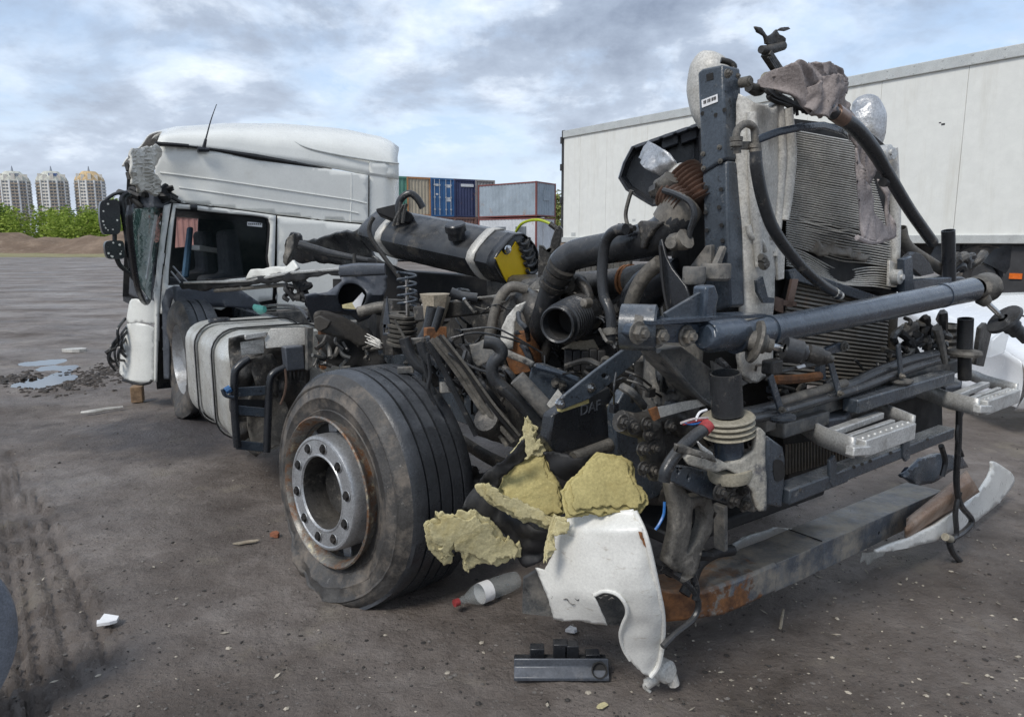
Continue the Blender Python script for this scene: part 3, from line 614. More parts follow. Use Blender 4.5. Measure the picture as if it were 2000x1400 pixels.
q = MB(); q.plate([TP(.5, .1, TG + .55), TP(2.6, .1, TG + .55), TP(2.6, .1, TZ0 - .02), TP(.5, .1, TZ0 - .02)], .5, -tn); q.build('pallet_box', 'trailer_dark', trl)

# ------------------------------------------------------------------ white car behind the truck's far corner
car = thing('parked_car', D(2060, 800, 6.0), 'nose of a white car parked behind the far step', 'car')
def carp(px, py, Y): return D(px, py, Y)
def hood(u, v):      # u across to the right, v front edge -> back
    x = 3.86 + 1.7 * u; y = 5.35 + 1.5 * v - .25 * math.sin(u * math.pi * .5) * (1 - v)
    z = .70 + .32 * v ** .7 * (1 - .25 * (1 - u) ** 3) - .30 * max(0, .35 - u) ** 2 * 8 * .35; return Vector((x, y, z))
MB().grid(hood, 16, 14).build('hood', 'car_white', car, smooth=180, solid=.01)
def nose(u, v):
    x = 3.86 + 1.7 * u; y0 = 5.35 - .25 * math.sin(u * math.pi * .5); z1 = hood(u, 0).z
    return Vector((x + .03 * v, y0 - .10 * math.sin(v * math.pi) + .06 * v, z1 * (1 - v) + .20 * v))
MB().grid(nose, 16, 12).build('front_bumper', 'car_white', car, smooth=180, solid=.01)
def flank(u, v):
    y = 5.35 + 3.6 * u; z1 = hood(0, min(1, u * 2.4)).z + (.5 * ss(u, .42, .65)); return Vector((3.86 + .03 * math.sin(v * 3) - .02 * u, y, z1 * (1 - v) + .24 * v))
MB().grid(flank, 20, 8).build('fender', 'car_white', car, smooth=180, solid=.01)
q = MB(); simple_wheel(q, Vector((3.9, 6.35, .34)), Vector((-1, 0, 0)), .31, .22); q.build('wheel', ['tyre_side', 'rim_grey'], car)
q = MB(); q.plate(DL([(1932, 700), (1938, 665), (1962, 645), (1972, 652), (1962, 690)], 5.30), .04, Vector((0, 1, 0))); q.build('headlight', 'lamp_clear', car, bevel=.006)
q = MB(); q.tube([Vector((3.90, 5.6, .93)), Vector((4.2, 5.5, .90)), Vector((4.6, 5.45, .90))], .008, 6); q.build('trim_line', 'crate_dark', car)

# ------------------------------------------------------------------ neighbour's tyre at the left edge
nt = G(-60, 1330); nt = Vector((nt.x, nt.y, 0))
nw = thing('standing_wheel', nt, 'grey blue tyred wheel cut off by the left edge', 'wheel')
mat('tyre_pale', (.24, .26, .295), .5, dirt=((.22, .22, .22), 6, .5, .7), var=.2, bump=.15, bscale=30)
q = MB(); ax = Vector((.80, -.60, 0)).normalized(); cc = Vector((-1.72, 1.80, .33))
q.lathe(cc, ax, [(-.24, .2), (-.24, .29), (-.22, .325), (-.05, .335), (-.02, .325), (0, .29), (-.005, .22), (-.03, .19)], 48); q.build('tyre', 'tyre_pale', nw)
q = MB(); q.lathe(cc, ax, [(-.03, .19), (-.06, .17), (-.09, .12), (-.05, .10), (-.05, 0)], 32); q.build('rim', 'rim_grey', nw)

# ================================================================== sheet helper: an outline with its own place in depth
from mathutils.geometry import delaunay_2d_cdt
def inpoly(x, y, P):
    c = False; j = len(P) - 1
    for i in range(len(P)):
        if (P[i][1] > y) != (P[j][1] > y) and x < (P[j][0] - P[i][0]) * (y - P[i][1]) / (P[j][1] - P[i][1]) + P[i][0]: c = not c
        j = i
    return c
def rag(P, step, amp, seed=0):
    """outline subdivided to step and made ragged"""
    out = []
    for i in range(len(P)):
        a, b = P[i], P[(i + 1) % len(P)]; d = math.hypot(b[0] - a[0], b[1] - a[1]); n = max(1, int(d / step))
        for k in range(n):
            t = k / n; x, y = a[0] + (b[0] - a[0]) * t, a[1] + (b[1] - a[1]) * t
            if amp: v3 = Vector((x, y, 0)); s3 = Vector((0, 0, seed + 1.5)); x += amp * (1.7 * noise.noise(v3 * .045 + s3) + .8 * noise.noise(v3 * .13 + s3 * 2) + .5 * noise.noise(v3 * .35 + s3 * 3)); y += amp * (1.7 * noise.noise(v3 * .045 + s3 * 5) + .8 * noise.noise(v3 * .13 + s3 * 6) + .5 * noise.noise(v3 * .35 + s3 * 7))
            out.append((x, y))
    return out
def curve2(P, n=5):
    """closed smooth outline through the points"""
    V = [Vector((x, y, 0)) for x, y in P]; out = []; m = len(V)
    for i in range(m):
        p0, p1, p2, p3 = V[i - 1], V[i], V[(i + 1) % m], V[(i + 2) % m]
        for k in range(n):
            t = k / n; q = .5 * (2 * p1 + (p2 - p0) * t + (2 * p0 - 5 * p1 + 4 * p2 - p3) * t * t + (3 * p1 - p0 - 3 * p2 + p3) * t ** 3); out.append((q.x, q.y))
    return out
def sheet(m, outline, pos, step=8, holes=(), ragged=0, disp=None, seed=0):
    O = rag(outline, step, ragged, seed); H = [rag(h, step, 0) for h in holes]
    pts = list(O); edges = [(i, (i + 1) % len(O)) for i in range(len(O))]
    for h in H:
        b = len(pts); pts += h; edges += [(b + i, b + (i + 1) % len(h)) for i in range(len(h))]
    xs = [p[0] for p in O]; ys = [p[1] for p in O]; y = min(ys) + step * .5; r = 0
    while y < max(ys):
        x = min(xs) + step * (.5 if r % 2 else .1)
        while x < max(xs):
            if inpoly(x, y, O) and not any(inpoly(x, y, h) for h in H):
                if min((x - a) ** 2 + (y - b) ** 2 for a, b in pts[:len(O) + sum(map(len, H))]) > (step * .5) ** 2: pts.append((x, y))
            x += step
        y += step * .87; r += 1
    v, e, f, _, _, _ = delaunay_2d_cdt([Vector(p) for p in pts], edges, [], 0, 1e-4)
    fs = []
    for t in f:
        cx_ = sum(v[i][0] for i in t) / 3; cy_ = sum(v[i][1] for i in t) / 3
        if inpoly(cx_, cy_, O) and not any(inpoly(cx_, cy_, h) for h in H): fs.append(tuple(t))
    P3 = [pos(p[0], p[1]) for p in v]
    if disp: P3 = [p + disp(p) for p in P3]
    return m.add(P3, fs)
def lerp_path(P, n):
    """n+1 points evenly along a px polyline (by length)"""
    L_ = [0]
    for a, b in zip(P, P[1:]): L_.append(L_[-1] + math.hypot(b[0] - a[0], b[1] - a[1]))
    out = []
    for k in range(n + 1):
        d = L_[-1] * k / n; j = 0
        while j < len(P) - 2 and L_[j + 1] < d: j += 1
        t = (d - L_[j]) / max(1e-9, L_[j + 1] - L_[j]); out.append((P[j][0] + (P[j + 1][0] - P[j][0]) * t, P[j][1] + (P[j + 1][1] - P[j][1]) * t))
    return out

# ================================================================== THE TORN-OFF CAB (stands across the rear of the chassis, nose to the left)
CAZ = R(55); CE = Vector((math.sin(CAZ), math.cos(CAZ), 0)); CN = Vector((-math.cos(CAZ), math.sin(CAZ), 0)); CP = D(320, 560, 6.4)
def K(px, py, d=0.0): return onpl(px, py, CP + CN * d, CN)
cab = thing('truck_cab', Vector((CP.x + .6, CP.y + 1.2, 0)), 'crushed white truck cab with high roof, standing nose left behind the chassis', 'truck cab')
dent = lambda amp, s_=1.6, off=0: (lambda p: CN * (amp * fn(p, s_, off) + amp * .35 * fn(p, s_ * 3.5, off + 3)))
# upper side panel, pressed rib lines proud of it
up = [(309, 284), (400, 292), (500, 308), (640, 330), (719, 342), (719, 437), (640, 430), (540, 419), (440, 405), (337, 394), (316, 388), (308, 360), (306, 320)]
q = MB()
def updisp(p):
    d = (p - CP).dot(CE); near = max(0, 1 - max(0, d) / .75)
    return CN * (  .005 * fn(p, 1.8) + near * (.10 * near + .035 * fn(p, 5, 2)))
sheet(q, up, lambda x, y: K(x, y), 9, disp=updisp); side = q.build('side_panel', 'white_paint', cab, smooth=50, solid=.02)
for pl in ([(316, 336), (420, 351), (560, 372), (700, 393), (717, 398)], [(352, 366), (460, 382), (580, 400), (682, 413), (700, 417)]):
    q = MB(); pp = lerp_path(pl, 14); q.tube([K(x, y, -.002) + updisp(K(x, y)) for x, y in pp], .007, 8, n=2); q.build('pressed_rib', 'white_paint', side)
q = MB(); q.tube([K(x, y, .002) for x, y in [(686, 338), (686, 380), (684, 434)]], .008, 6); q.build('pressed_rib', 'white_paint', side)
# rear corner column
q = MB(); sheet(q, [(722, 316), (779, 320), (779, 420), (776, 520), (722, 520)], lambda x, y: K(x, y, .02 + .22 * max(0, (x - 752) / 27) ** 2), 9, disp=dent(.003)); q.build('corner_panel', 'white_paint', cab, smooth=50, solid=.02)
# lower rear side
q = MB(); sheet(q, [(541, 422), (640, 433), (719, 440), (719, 600), (540, 605)], lambda x, y: K(x, y), 12, disp=dent(.0035)); lr = q.build('lower_panel', 'white_paint', cab, smooth=50, solid=.02)
q = MB(); q.tube([K(x, y, -.003) for x, y in [(572, 470), (574, 440), (584, 433), (640, 436), (656, 444), (660, 470)]], .012, 8); q.build('pressed_rib', 'white_paint', lr)
# door with its window opening
win = curve2([(341, 416), (350, 408), (430, 416), (512, 424), (524, 434), (526, 450), (522, 500), (516, 534), (420, 548), (336, 557), (328, 548), (331, 500)], 4)
door_o = [(338, 397), (440, 408), (537, 421), (534, 520), (530, 585), (440, 600), (322, 612), (312, 612), (318, 540), (328, 450)]
q = MB(); sheet(q, door_o, lambda x, y: K(x, y, -.004), 10, holes=[win], disp=dent(.003, 2, 4)); door = q.build('door', 'white_paint', cab, smooth=50, solid=.03)
q = MB(); pp = win + [win[0]]; q.tube([K(x, y, -.010) for x, y in pp], .016, 6, n=1, sm=False); q.build('window_seal', 'black_deep', door)
q = MB(); sheet(q, win, lambda x, y: K(x, y, .012), 14); q.build('window_pane', 'window_glass', door)
q = MB(); q.plate([K(483, 433, .006), K(512, 436, .006), K(512, 444, .006), K(483, 441, .006)], .002, CN); st = q.build('sticker', 'paper', door)
for k in range(7): q = MB(); x = 485 + k * 3.8; q.plate([K(x, 436, .003), K(x + 2.4, 436.3, .003), K(x + 2.4, 439.5, .003), K(x, 439.2, .003)], .001, CN); q.build('print_mark', 'print_dark', door)
MB().tube([K(371, 405, -.03), K(384, 406, -.03)], [.03, .035], 10).build('marker_lamp', 'black_plastic', door)
for x in (463, 475): MB().cyl(K(x, 414.5, -.014), K(x, 414.5, .01), .010, seg=8).build('rivet', 'black_deep', door)
# A pillar, front corner and step fairing
q = MB(); sheet(q, [(319, 402), (333, 398), (322, 470), (312, 560), (309, 640), (306, 745), (300, 745), (302, 590), (300, 580), (308, 500)], lambda x, y: K(x, y, -.002), 7, disp=dent(.004)); q.build('pillar', 'white_paint', cab, smooth=50, solid=.03)
def bulge(x, y): t = (x - 232) / 72.0; return K(x, y, .30 * max(0, 1 - t) ** 2 - .02)
q = MB(); sheet(q, curve2([(257, 584), (280, 587), (303, 590), (303, 632), (276, 629), (249, 631), (250, 604)], 3), bulge, 6); q.build('corner_fairing', 'white_lower', cab, smooth=60, solid=.02)
q = MB(); sheet(q, [(247, 633), (262, 629), (288, 634), (302, 640), (301, 690), (300, 742), (294, 750), (270, 748), (243, 740), (233, 728), (236, 690), (241, 655)], bulge, 6, disp=dent(.0035, 4)); q.build('step_fairing', 'white_lower', cab, smooth=60, solid=.02)
MB().tube([K(297, 742, -.03), K(290, 748, -.03), K(272, 750, -.01), K(240, 742, .2)], .012, 6).build('lower_lip', 'black_deep', cab)
# roof cap
seamP = [(306, 281), (400, 289), (500, 305), (640, 328), (720, 341), (779, 350)]; rtop = [(316, 256), (352, 247), (440, 241), (544, 241), (680, 254), (752, 268), (775, 284)]
NU = 26; sp_, tp_ = lerp_path(seamP, NU), lerp_path(rtop, NU)
def roof(u, v):
    i = min(NU, int(round(u * NU))); a, b = sp_[i], tp_[i]; A = K(*a, d=.015); M_ = K(a[0] + (b[0] - a[0]) * .6, a[1] + (b[1] - a[1]) * .62, d=.10); B = K(*b, d=.50)
    pr = [A, M_, B, B + CN * .7 + UP * .05, B + CN * 1.3 + UP * .0, M_ + CN * 2.1, A + CN * 2.28]
    P = spline(pr, 4); return P[min(len(P) - 1, int(round(v * (len(P) - 1))))] + UP * (.012 * fn(P[3], 2))
rf = MB().grid(roof, NU, 24).build('roof', 'white_paint', cab, smooth=60, solid=.02)
q = MB(); q.tube([K(x, y, d) for x, y, d in [(544, 245, .44), (560, 256, .28), (572, 275, .10), (596, 288, .05), (640, 299, .035), (720, 313, .02), (779, 320, .03)]], .009, 6); q.build('roof_seam', 'trailer_trim', rf)
q = MB(); q.tube([K(x, y, .0) for x, y in [(303, 280), (312, 281), (364, 285), (366, 286)]], .018, 6, n=3); q.tube([K(x, y, .008) for x, y in [(366, 286), (420, 293), (500, 307), (575, 319), (640, 331)]], [.010, .014, .03, .02, .006], 6); q.build('roof_gap_seal', 'black_deep', rf)
q = MB(); sheet(q, [(296, 274), (303, 266), (320, 257), (330, 252), (318, 268), (308, 270), (305, 276), (301, 272)], lambda x, y: K(x, y, .5), 5, ragged=1.5); q.build('torn_edge', 'crumpled_grey', rf, solid=.01)
q = MB(); q.tube([K(386, 292, -.03), K(408, 293, -.03)], [.03, .02], 8); q.tube([K(398, 290, -.03), K(402, 272, -.05)], [.018, .012], 8); q.tube([K(402, 272, -.05), K(412, 235, -.06), K(423, 204, -.06)], [.007, .005, .003], 6); q.build('aerial', 'black_plastic', rf)
# crumpled upper front
def fro(x, y): t = (305 - x) / 52.0; return K(305, y) + CN * (1.6 * max(0, t)) - CE * (.10 * math.sin(max(0, min(1, t)) * 3.1)) + (K(x, y) - K(305, y)) * .0
def frontp(x, y):        # on the face turned to the left (windscreen side)
    P0 = K(304, 470); n = (-CE + UP * .12).normalized() + CN * .25; return onpl(x, y, P0, n.normalized())
q = MB(); sheet(q, [(253, 318), (257, 300), (262, 293), (284, 289), (305, 283), (312, 300), (306, 330), (308, 366), (300, 384), (284, 372), (270, 376), (262, 360), (251, 362), (250, 340)], frontp, 4, ragged=1.2, disp=lambda p: (CE * (.05 * fn(p, 5) + .025 * abs(fn(p, 12, 2))) + CN * .09 * fn(p, 5, 3))); q.build('crumpled_front', 'crumpled_grey', cab, smooth=25, solid=.015)
for i, (x, y) in enumerate([(268, 326), (283, 326), (288, 326), (293, 326), (300, 327), (308, 326), (270, 344), (296, 298)]): q = MB(); a = frontp(x, y) - CE * .06; q.tube([a - UP * .03, a + UP * .02 + CN * .03], [.012, .016], 5); q.build('torn_clip', 'black_deep', cab)
# windscreen, black surround, visor
scr = [(257, 408), (318, 404), (300, 520), (291, 586), (272, 560), (262, 500)]
q = MB(); sheet(q, scr, frontp, 6, disp=lambda p: CE * (.015 * fn(p, 6))); 
m = bpy.data.materials.new('cracked_glass'); m.use_nodes = True; t = m.node_tree; b = t.nodes['Principled BSDF']; g = t.nodes.new('ShaderNodeNewGeometry'); vz = t.nodes.new('ShaderNodeTexVoronoi'); vz.feature = 'DISTANCE_TO_EDGE'; vz.inputs['Scale'].default_value = 14; t.links.new(g.outputs['Position'], vz.inputs['Vector'])
rr = t.nodes.new('ShaderNodeValToRGB'); rr.color_ramp.elements[0].color = (.38, .50, .45, 1); rr.color_ramp.elements[1].position = .07; rr.color_ramp.elements[1].color = (.06, .15, .12, 1); t.links.new(vz.outputs[0], rr.inputs[0]); t.links.new(rr.outputs[0], b.inputs['Base Color'])
r2 = t.nodes.new('ShaderNodeValToRGB'); r2.color_ramp.elements[0].color = (.95,) * 3 + (1,); r2.color_ramp.elements[1].position = .08; r2.color_ramp.elements[1].color = (.62,) * 3 + (1,); t.links.new(vz.outputs[0], r2.inputs[0]); t.links.new(r2.outputs[0], b.inputs['Alpha']); b.inputs['Roughness'].default_value = .08; MAT['cracked_glass'] = m
q.build('windscreen', 'cracked_glass', cab, smooth=60, solid=.006)
q = MB(); q.tube([frontp(x, y) - CE * .01 for x, y in [(258, 404), (256, 430), (262, 500), (272, 562), (285, 590), (294, 580), (303, 520), (312, 460), (320, 404)]], .022, 8); q.build('windscreen_surround', 'black_plastic', cab)
q = MB(); q.plate([frontp(x, y) for x, y in [(301, 420), (306, 420), (286, 545), (283, 545)]], .01, CE); q.build('screen_edge', 'aluminium', cab)
q = MB(); sheet(q, [(254, 406), (262, 393), (288, 368), (296, 372), (318, 378), (333, 392), (326, 405), (290, 408)], lambda x, y: K(x, y, -.10 + .004 * abs(x - 300)), 5, disp=lambda p: CN * .03 * fn(p, 7)); q.build('sun_visor', 'grey_plastic', cab, smooth=50, solid=.03)
q = MB()
for i in range(16): a = K(random.uniform(254, 326), random.uniform(362, 388), random.uniform(-.06, .06)); q.tube([a, a + Vector((random.uniform(-.12, .12), 0, random.uniform(-.1, .08))), a + Vector((random.uniform(-.15, .15), .05, random.uniform(-.12, .05)))], [.03, .025, .015], 6)
q.build('torn_trim', 'black_deep', cab)
# mirrors
def mirror(c, w_, h_, arm):
    q = MB(); P = curve2([(c[0] - w_ * .9, c[1] - h_ * .85), (c[0], c[1] - h_), (c[0] + w_ * .85, c[1] - h_ * .9), (c[0] + w_, c[1]), (c[0] + w_ * .95, c[1] + h_ * .9), (c[0], c[1] + h_), (c[0] - w_ * .7, c[1] + h_ * .9), (c[0] - w_, c[1])], 4)
    q.plate([K(x, y, -.18) for x, y in P], .12, CN); mo = q.build('mirror', 'black_plastic', cab, bevel=.012)
    for i in range(9): q = MB(); a = random.uniform(0, 6.3); x, y = c[0] + math.cos(a) * w_ * .72, c[1] + math.sin(a) * h_ * .78; q.cyl(K(x, y, -.184), K(x, y, -.17), random.uniform(.004, .010), seg=7); q.build('broken_clip', 'trailer_trim', mo)
mirror((215, 424), 20, 34, None); mirror((224, 488), 19, 18, None)
for pts, r_ in (([(206, 391), (222, 380), (238, 376), (250, 376)], .014), ([(250, 376), (240, 384), (238, 400), (246, 450), (256, 520), (262, 545)], .022), ([(224, 455), (224, 475)], .018), ([(228, 505), (236, 520), (254, 534), (262, 545)], .020), ([(256, 378), (246, 388), (246, 410), (258, 500)], .014)):
    q = MB(); q.tube([K(x, y, -.10) for x, y in pts], r_, 8); q.build('mirror_arm', 'black_plastic' if r_ != .014 else 'rubber_hose', cab)
P_in = MB().plate([K(x, y, .10) for x, y in [(322, 300), (640, 334), (745, 352), (745, 428), (545, 408), (335, 384)]], .02, CN).build('inner_skin', 'trailer_trim', cab)
# shell behind: back wall, floor, far side, dash, seats
def far(px, py, d=2.2): return K(px, py) + CN * d
q = MB(); q.plate([K(321, 600) + CN * .05, K(322, 405) + CN * .05, K(322, 405) + CN * 2.2, K(321, 600) + CN * 2.2], .02, CE); 
q = MB(); q.plate([K(752, 330) + CN * .06, K(752, 330) + CN * 2.2, K(752, 560) + CN * 2.2, K(752, 560) + CN * .06], .03, -CE); q.build('back_wall', 'trailer_trim', cab)
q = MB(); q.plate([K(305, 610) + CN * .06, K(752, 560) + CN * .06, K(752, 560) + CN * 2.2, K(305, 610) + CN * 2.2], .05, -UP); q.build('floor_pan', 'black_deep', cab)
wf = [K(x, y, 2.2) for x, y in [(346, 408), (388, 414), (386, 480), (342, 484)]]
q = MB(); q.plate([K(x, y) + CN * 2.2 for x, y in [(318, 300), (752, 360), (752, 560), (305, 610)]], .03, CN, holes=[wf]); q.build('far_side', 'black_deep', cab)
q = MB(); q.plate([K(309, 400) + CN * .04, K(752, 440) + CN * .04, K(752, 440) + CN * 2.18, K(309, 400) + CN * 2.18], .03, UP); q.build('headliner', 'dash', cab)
q = MB(); q.plate([K(316, 540) + CN * .1, K(372, 548) + CN * .1, K(372, 600) + CN * .1, K(312, 605) + CN * .1], 1.9, CN); q.build('dashboard', 'dash', cab, bevel=.03)
for off in (.35, 1.45):
    q = MB(); q.plate([K(x, y) + CN * off for x, y in [(462, 450), (484, 446), (500, 560), (420, 570), (422, 545), (468, 540)]], .5, CN); q.build('seat', 'seat_dark', cab, bevel=.04)
q = MB(); q.plate([K(x, y) + CN * .9 for x, y in [(410, 440), (420, 441), (410, 550), (398, 552)]], .12, CN); q.build('curtain', 'seat_blue', cab, bevel=.02)
q = MB(); q.plate([K(x, y) + CN * 1.1 for x, y in [(440, 480), (500, 490), (500, 500), (440, 492)]], .4, CN); q.build('bunk_edge', 'trailer_trim', cab, bevel=.01)
for pl in ([(338, 520), (360, 545), (372, 556)], [(334, 530), (352, 552)]): MB().tube([K(x, y, .06) for x, y in pl], .008, 6).build('loose_wire', 'c_bar', cab)
# wheel arch of the cab
q = MB(); sheet(q, [(316, 590), (324, 566), (340, 558), (372, 560), (420, 558), (470, 566), (505, 590), (520, 610), (460, 600), (400, 600), (374, 612), (350, 604), (336, 580), (330, 600), (330, 740), (320, 740)], lambda x, y: K(x, y, -.10 - .12 * ss(x, 316, 345)), 8, disp=dent(.012, 4)); q.build('wheel_arch', 'grey_plastic', cab, smooth=60, solid=.015)
q = MB(); q.plate([K(x, y, .12) for x, y in [(312, 560), (540, 565), (540, 700), (312, 750)]], .06, CN); q.build('inner_arch', 'black_deep', cab)
# hanging wiring under the nose
for i in range(9):
    q = MB(); x0 = random.uniform(212, 240); y0 = random.uniform(640, 690); q.tube([K(x0 + 14, y0 - 20, .2), K(x0, y0, .1), K(x0 - random.uniform(-4, 6), y0 + 22, .12), K(x0 + random.uniform(2, 14), y0 + random.uniform(24, 46), .2)], random.uniform(.006, .014), 6); q.build('torn_wiring', 'rubber_hose', cab)
q = MB(); q.tube([K(206, 690, .1), K(216, 684, .1), K(226, 680, .1)], .018, 6); q.build('torn_bracket', 'black_deep', cab)

# ================================================================== THE WRECKED CHASSIS
tk = thing('wrecked_truck_chassis', T(-.6, 1.25, 0), 'wrecked dark truck chassis without its cab, engine and radiator exposed', 'truck')
def P_(name, m, mt, parent=None, **k): return m.build(name, mt, parent or tk, **k)
def hose(name, pts, r, mt='rubber_hose', parent=None, seg=10, hollow=0, **k): return P_(name, MB().tube(pts, r, seg, hollow=hollow, **k), mt, parent)
def bolts(parent, pts, d, r=.013, mt='cast_dusty', h=.012):
    for p in pts: P_('bolt', MB().bolt(Vector(p), d, r, h), mt, parent)

# ---------- front wheel, turned out, tyre flat
AF = Vector((math.sin(R(224)), math.cos(R(224)), .03)).normalized(); WC = D(632, 962, 2.90)
def tyre(name, c, ax, r, prof, mi, parent, flat=None, seg=96):
    q = MB(); d = ax.normalized(); u, w = frame_of(d); vs = []
    for x, rad in prof:
        for j in range(seg):
            a = 2 * math.pi * j / seg; p = c + d * x + (u * math.cos(a) + w * math.sin(a)) * rad
            if flat is not None:
                if p.z < flat + .20 and rad > r * .6:
                    k = 1 - max(0, (p.z - flat)) / .20; p += Vector((d.x, d.y, 0)) * (k * k * .075 * (1 if x > -.2 else -.6))
                if p.z < .48 and .31 < rad < .5 and x > -.2: k2 = 1 - max(0, p.z - .05) / .43; p += d * (k2 * .03 * fn((math.cos(a) * 4, math.sin(a) * 4, rad * 9), 1.3) + k2 * .012 * fn((math.cos(a) * 13, math.sin(a) * 13, rad * 14), 1))
                if p.z < flat: p.z = flat + .002 * fn(p, 9) + .001
            vs.append(p)
    m_ = len(prof)
    for i in range(m_ - 1):
        q.k = mi[i]; b = len(q.v)
        if i == 0: q.v += vs
        q.f += [(i * seg + j, i * seg + (j + 1) % seg, (i + 1) * seg + (j + 1) % seg, (i + 1) * seg + j) for j in range(seg)]; q.mi += [mi[i]] * seg
    return q.build(name, ['tyre_side', 'tyre_tread'], parent, smooth=50)
prof = [(-.085, .288), (-.092, .305), (-.080, .34), (-.078, .345), (-.082, .349), (-.074, .37), (-.070, .395), (-.0665, .398), (-.0665, .402), (-.070, .405), (-.074, .43), (-.080, .445), (-.076, .449), (-.076, .455), (-.086, .46), (-.090, .468), (-.105, .482), (-.125, .494)]
x = -.135; trd = [(x, .508)]
for k in range(5):
    if k: trd += [(x, .512), (x - .002, .494), (x - .009, .494), (x - .011, .512)]; x -= .011
    trd += [(x - .050, .512)]; x -= .050
prof += trd; prof = [(a_ + .035, b_) for a_, b_ in prof] ; x += .035
prof += [(x - .02, .49), (x - .045, .455), (x - .05, .38), (x - .04, .30), (x - .03, .28)]
mi = [0] * 17 + [1] * (len(trd) + 1) + [0] * 6
wheel = P_('wheel', MB().lathe(WC, AF, [(.006, .155), (.014, .160), (.014, .164), (.010, .168), (.010, .226), (.014, .231), (.012, .240), (.004, .245), (-.03, .247), (-.10, .247)], 64), 'rim_grey')
tyre('tyre', WC, AF, .5, prof, mi, wheel, flat=gh(-.7, 2.7) + .004)
P_('rim', MB().lathe(WC, AF, [(-.10, 0.2889), (-.02, 0.3028), (-.004, 0.3114), (.003, 0.3199), (-.002, 0.3264), (-.010, 0.3242), (-.016, 0.3124), (-.05, 0.3028), (-.075, 0.3039), (-.082, 0.3167), (-.090, 0.3231), (-.097, 0.3210), (-.11, 0.2996)], 80), 'rim_rusty', wheel)
P_('hub', MB().lathe(WC, AF, [(-.13, .152), (-.13, .12), (-.12, .112), (-.11, .06), (-.11, 0)], 40), 'core_dark', wheel)
P_('hub_bore', MB().lathe(WC, AF, [(.006, .156), (-.02, .152), (-.135, .150)], 48), 'cast_dark', wheel)
u_, w_ = frame_of(AF)
for k in range(10):
    a = 2 * math.pi * (k + .3) / 10; p = WC + (u_ * math.cos(a) + w_ * math.sin(a)) * .198
    P_('wheel_nut', MB().lathe(p, AF, [(.0125, .0215), (.0145, .0215), (.0145, .0175), (.004, .017)], 16), 'nut_black', wheel) if False else None
    q = MB(); q.lathe(p, AF, [(.0122, .024), (.0150, .0225), (.0150, .019), (.0126, .0185)], 18); P_('nut_seat', q, 'rim_grey', wheel)
    q = MB(); q.tube([p + AF * .010, p + AF * .0155], [.0225, .022], 16, sm=False); q.tube([p + AF * .0155, p + AF * .024], [.0155, .015], 6, sm=False); P_('wheel_nut', q, 'nut_black', wheel)
P_('gap_shade_ring', MB().lathe(WC, AF, [(-.085, .300), (-.088, .244)], 48), 'core_dark', wheel)  # dark ring painting the shade in the deep gap round the disc
for k in range(10):
    a = 2 * math.pi * (k + .8) / 10; p = WC + (u_ * math.cos(a) + w_ * math.sin(a)) * .272 - AF * .083; t_ = (-u_ * math.sin(a) + w_ * math.cos(a)); P_('rim_spoke', MB().bar(p - t_ * .03, p + t_ * .03, .012, .05, (u_ * math.cos(a) + w_ * math.sin(a))), 'rim_grey', wheel, bevel=.004)

# ---------- rear wheel beneath the cab
RC = D(346, 700, 6.02); RC.z = .50; AR = -LT
rw = P_('wheel', MB().lathe(RC, AR, [(-.02, .296), (-.06, .28), (-.14, .26), (-.17, .20), (-.165, .13), (-.10, .11), (-.06, .09), (-.05, 0)], 48), 'rim_grey')
tyre('tyre', RC, AR, .5, [(-.02, .296), (.0, .33), (.008, .40), (-.005, .46), (-.03, .49), (-.045, .50), (-.10, .503), (-.102, .49), (-.112, .49), (-.114, .503), (-.17, .503), (-.172, .49), (-.182, .49), (-.184, .503), (-.25, .50), (-.28, .47), (-.29, .38), (-.28, .3)], [0] * 5 + [1] * 10 + [0] * 3, rw, flat=.012)
P_('mud_flap', MB().bar(RC + LT * .1 + FW * -.62 + UP * .1, RC + LT * .1 + FW * -.62 - UP * .35, .35, .02, FW), 'black_plastic')

# ---------- frame rails and cross members
for w0, nm in ((.78, 'right'), (1.66, 'left')):
    q = MB(); pf = [(0, 0), (.075, 0), (.075, .009), (.009, .009), (.009, .251), (.075, .251), (.075, .26), (0, .26)]
    sgn = 1 if nm == 'right' else -1; A = [T(-4.6, w0 + sgn * a, .62 + b) for a, b in pf]; B = [T(.92, w0 + sgn * a, .60 + b) for a, b in pf]; n = len(pf)
    q.add(A + B, [(i, (i + 1) % n, n + (i + 1) % n, n + i) for i in range(n)] + [tuple(range(n)), tuple(range(n, 2 * n))]); rl = P_('frame_rail', q, 'frame_steel', bevel=.004)
    for k in range(26): P_('bolt', MB().bolt(T(-2.6 + k * .15, w0 - sgn * .0005, .66 + (.17 if k % 2 else 0)), -LT * sgn, .011), 'frame_dirty', rl) if nm == 'right' else None
for s_ in (-4.4, -3.2, -1.9, -.7): P_('cross_member', MB().bar(T(s_, .80, .74), T(s_, 1.64, .74), .12, .16), 'frame_dirty', bevel=.008)
P_('skylight_blocker', MB().bar(T(.15, 1.30, .44), T(.98, 1.30, .44), .95, .05), 'black_deep', bevel=.01)  # added black slab under the engine, keeps sky light off the ground
P_('rear_axle', MB().tube([T(-3.95, .35, .5), T(-3.95, .9, .5), T(-3.95, 1.25, .5), T(-3.95, 1.6, .5), T(-3.95, 2.2, .5)], [.07, .08, .2, .08, .07], 16), 'cast_dark')
P_('front_axle', MB().bar(T(0, .42, .40), T(0, 2.1, .40), .10, .12), 'cast_dark', bevel=.02)
# other side's wheels stand behind everything
for s_, w0 in ((0, 2.45), (-3.95, 2.5)):
    q = MB(); simple_wheel(q, T(s_, w0, .49), LT, .49, .32); P_('wheel', q, ['tyre_side', 'rim_grey'])

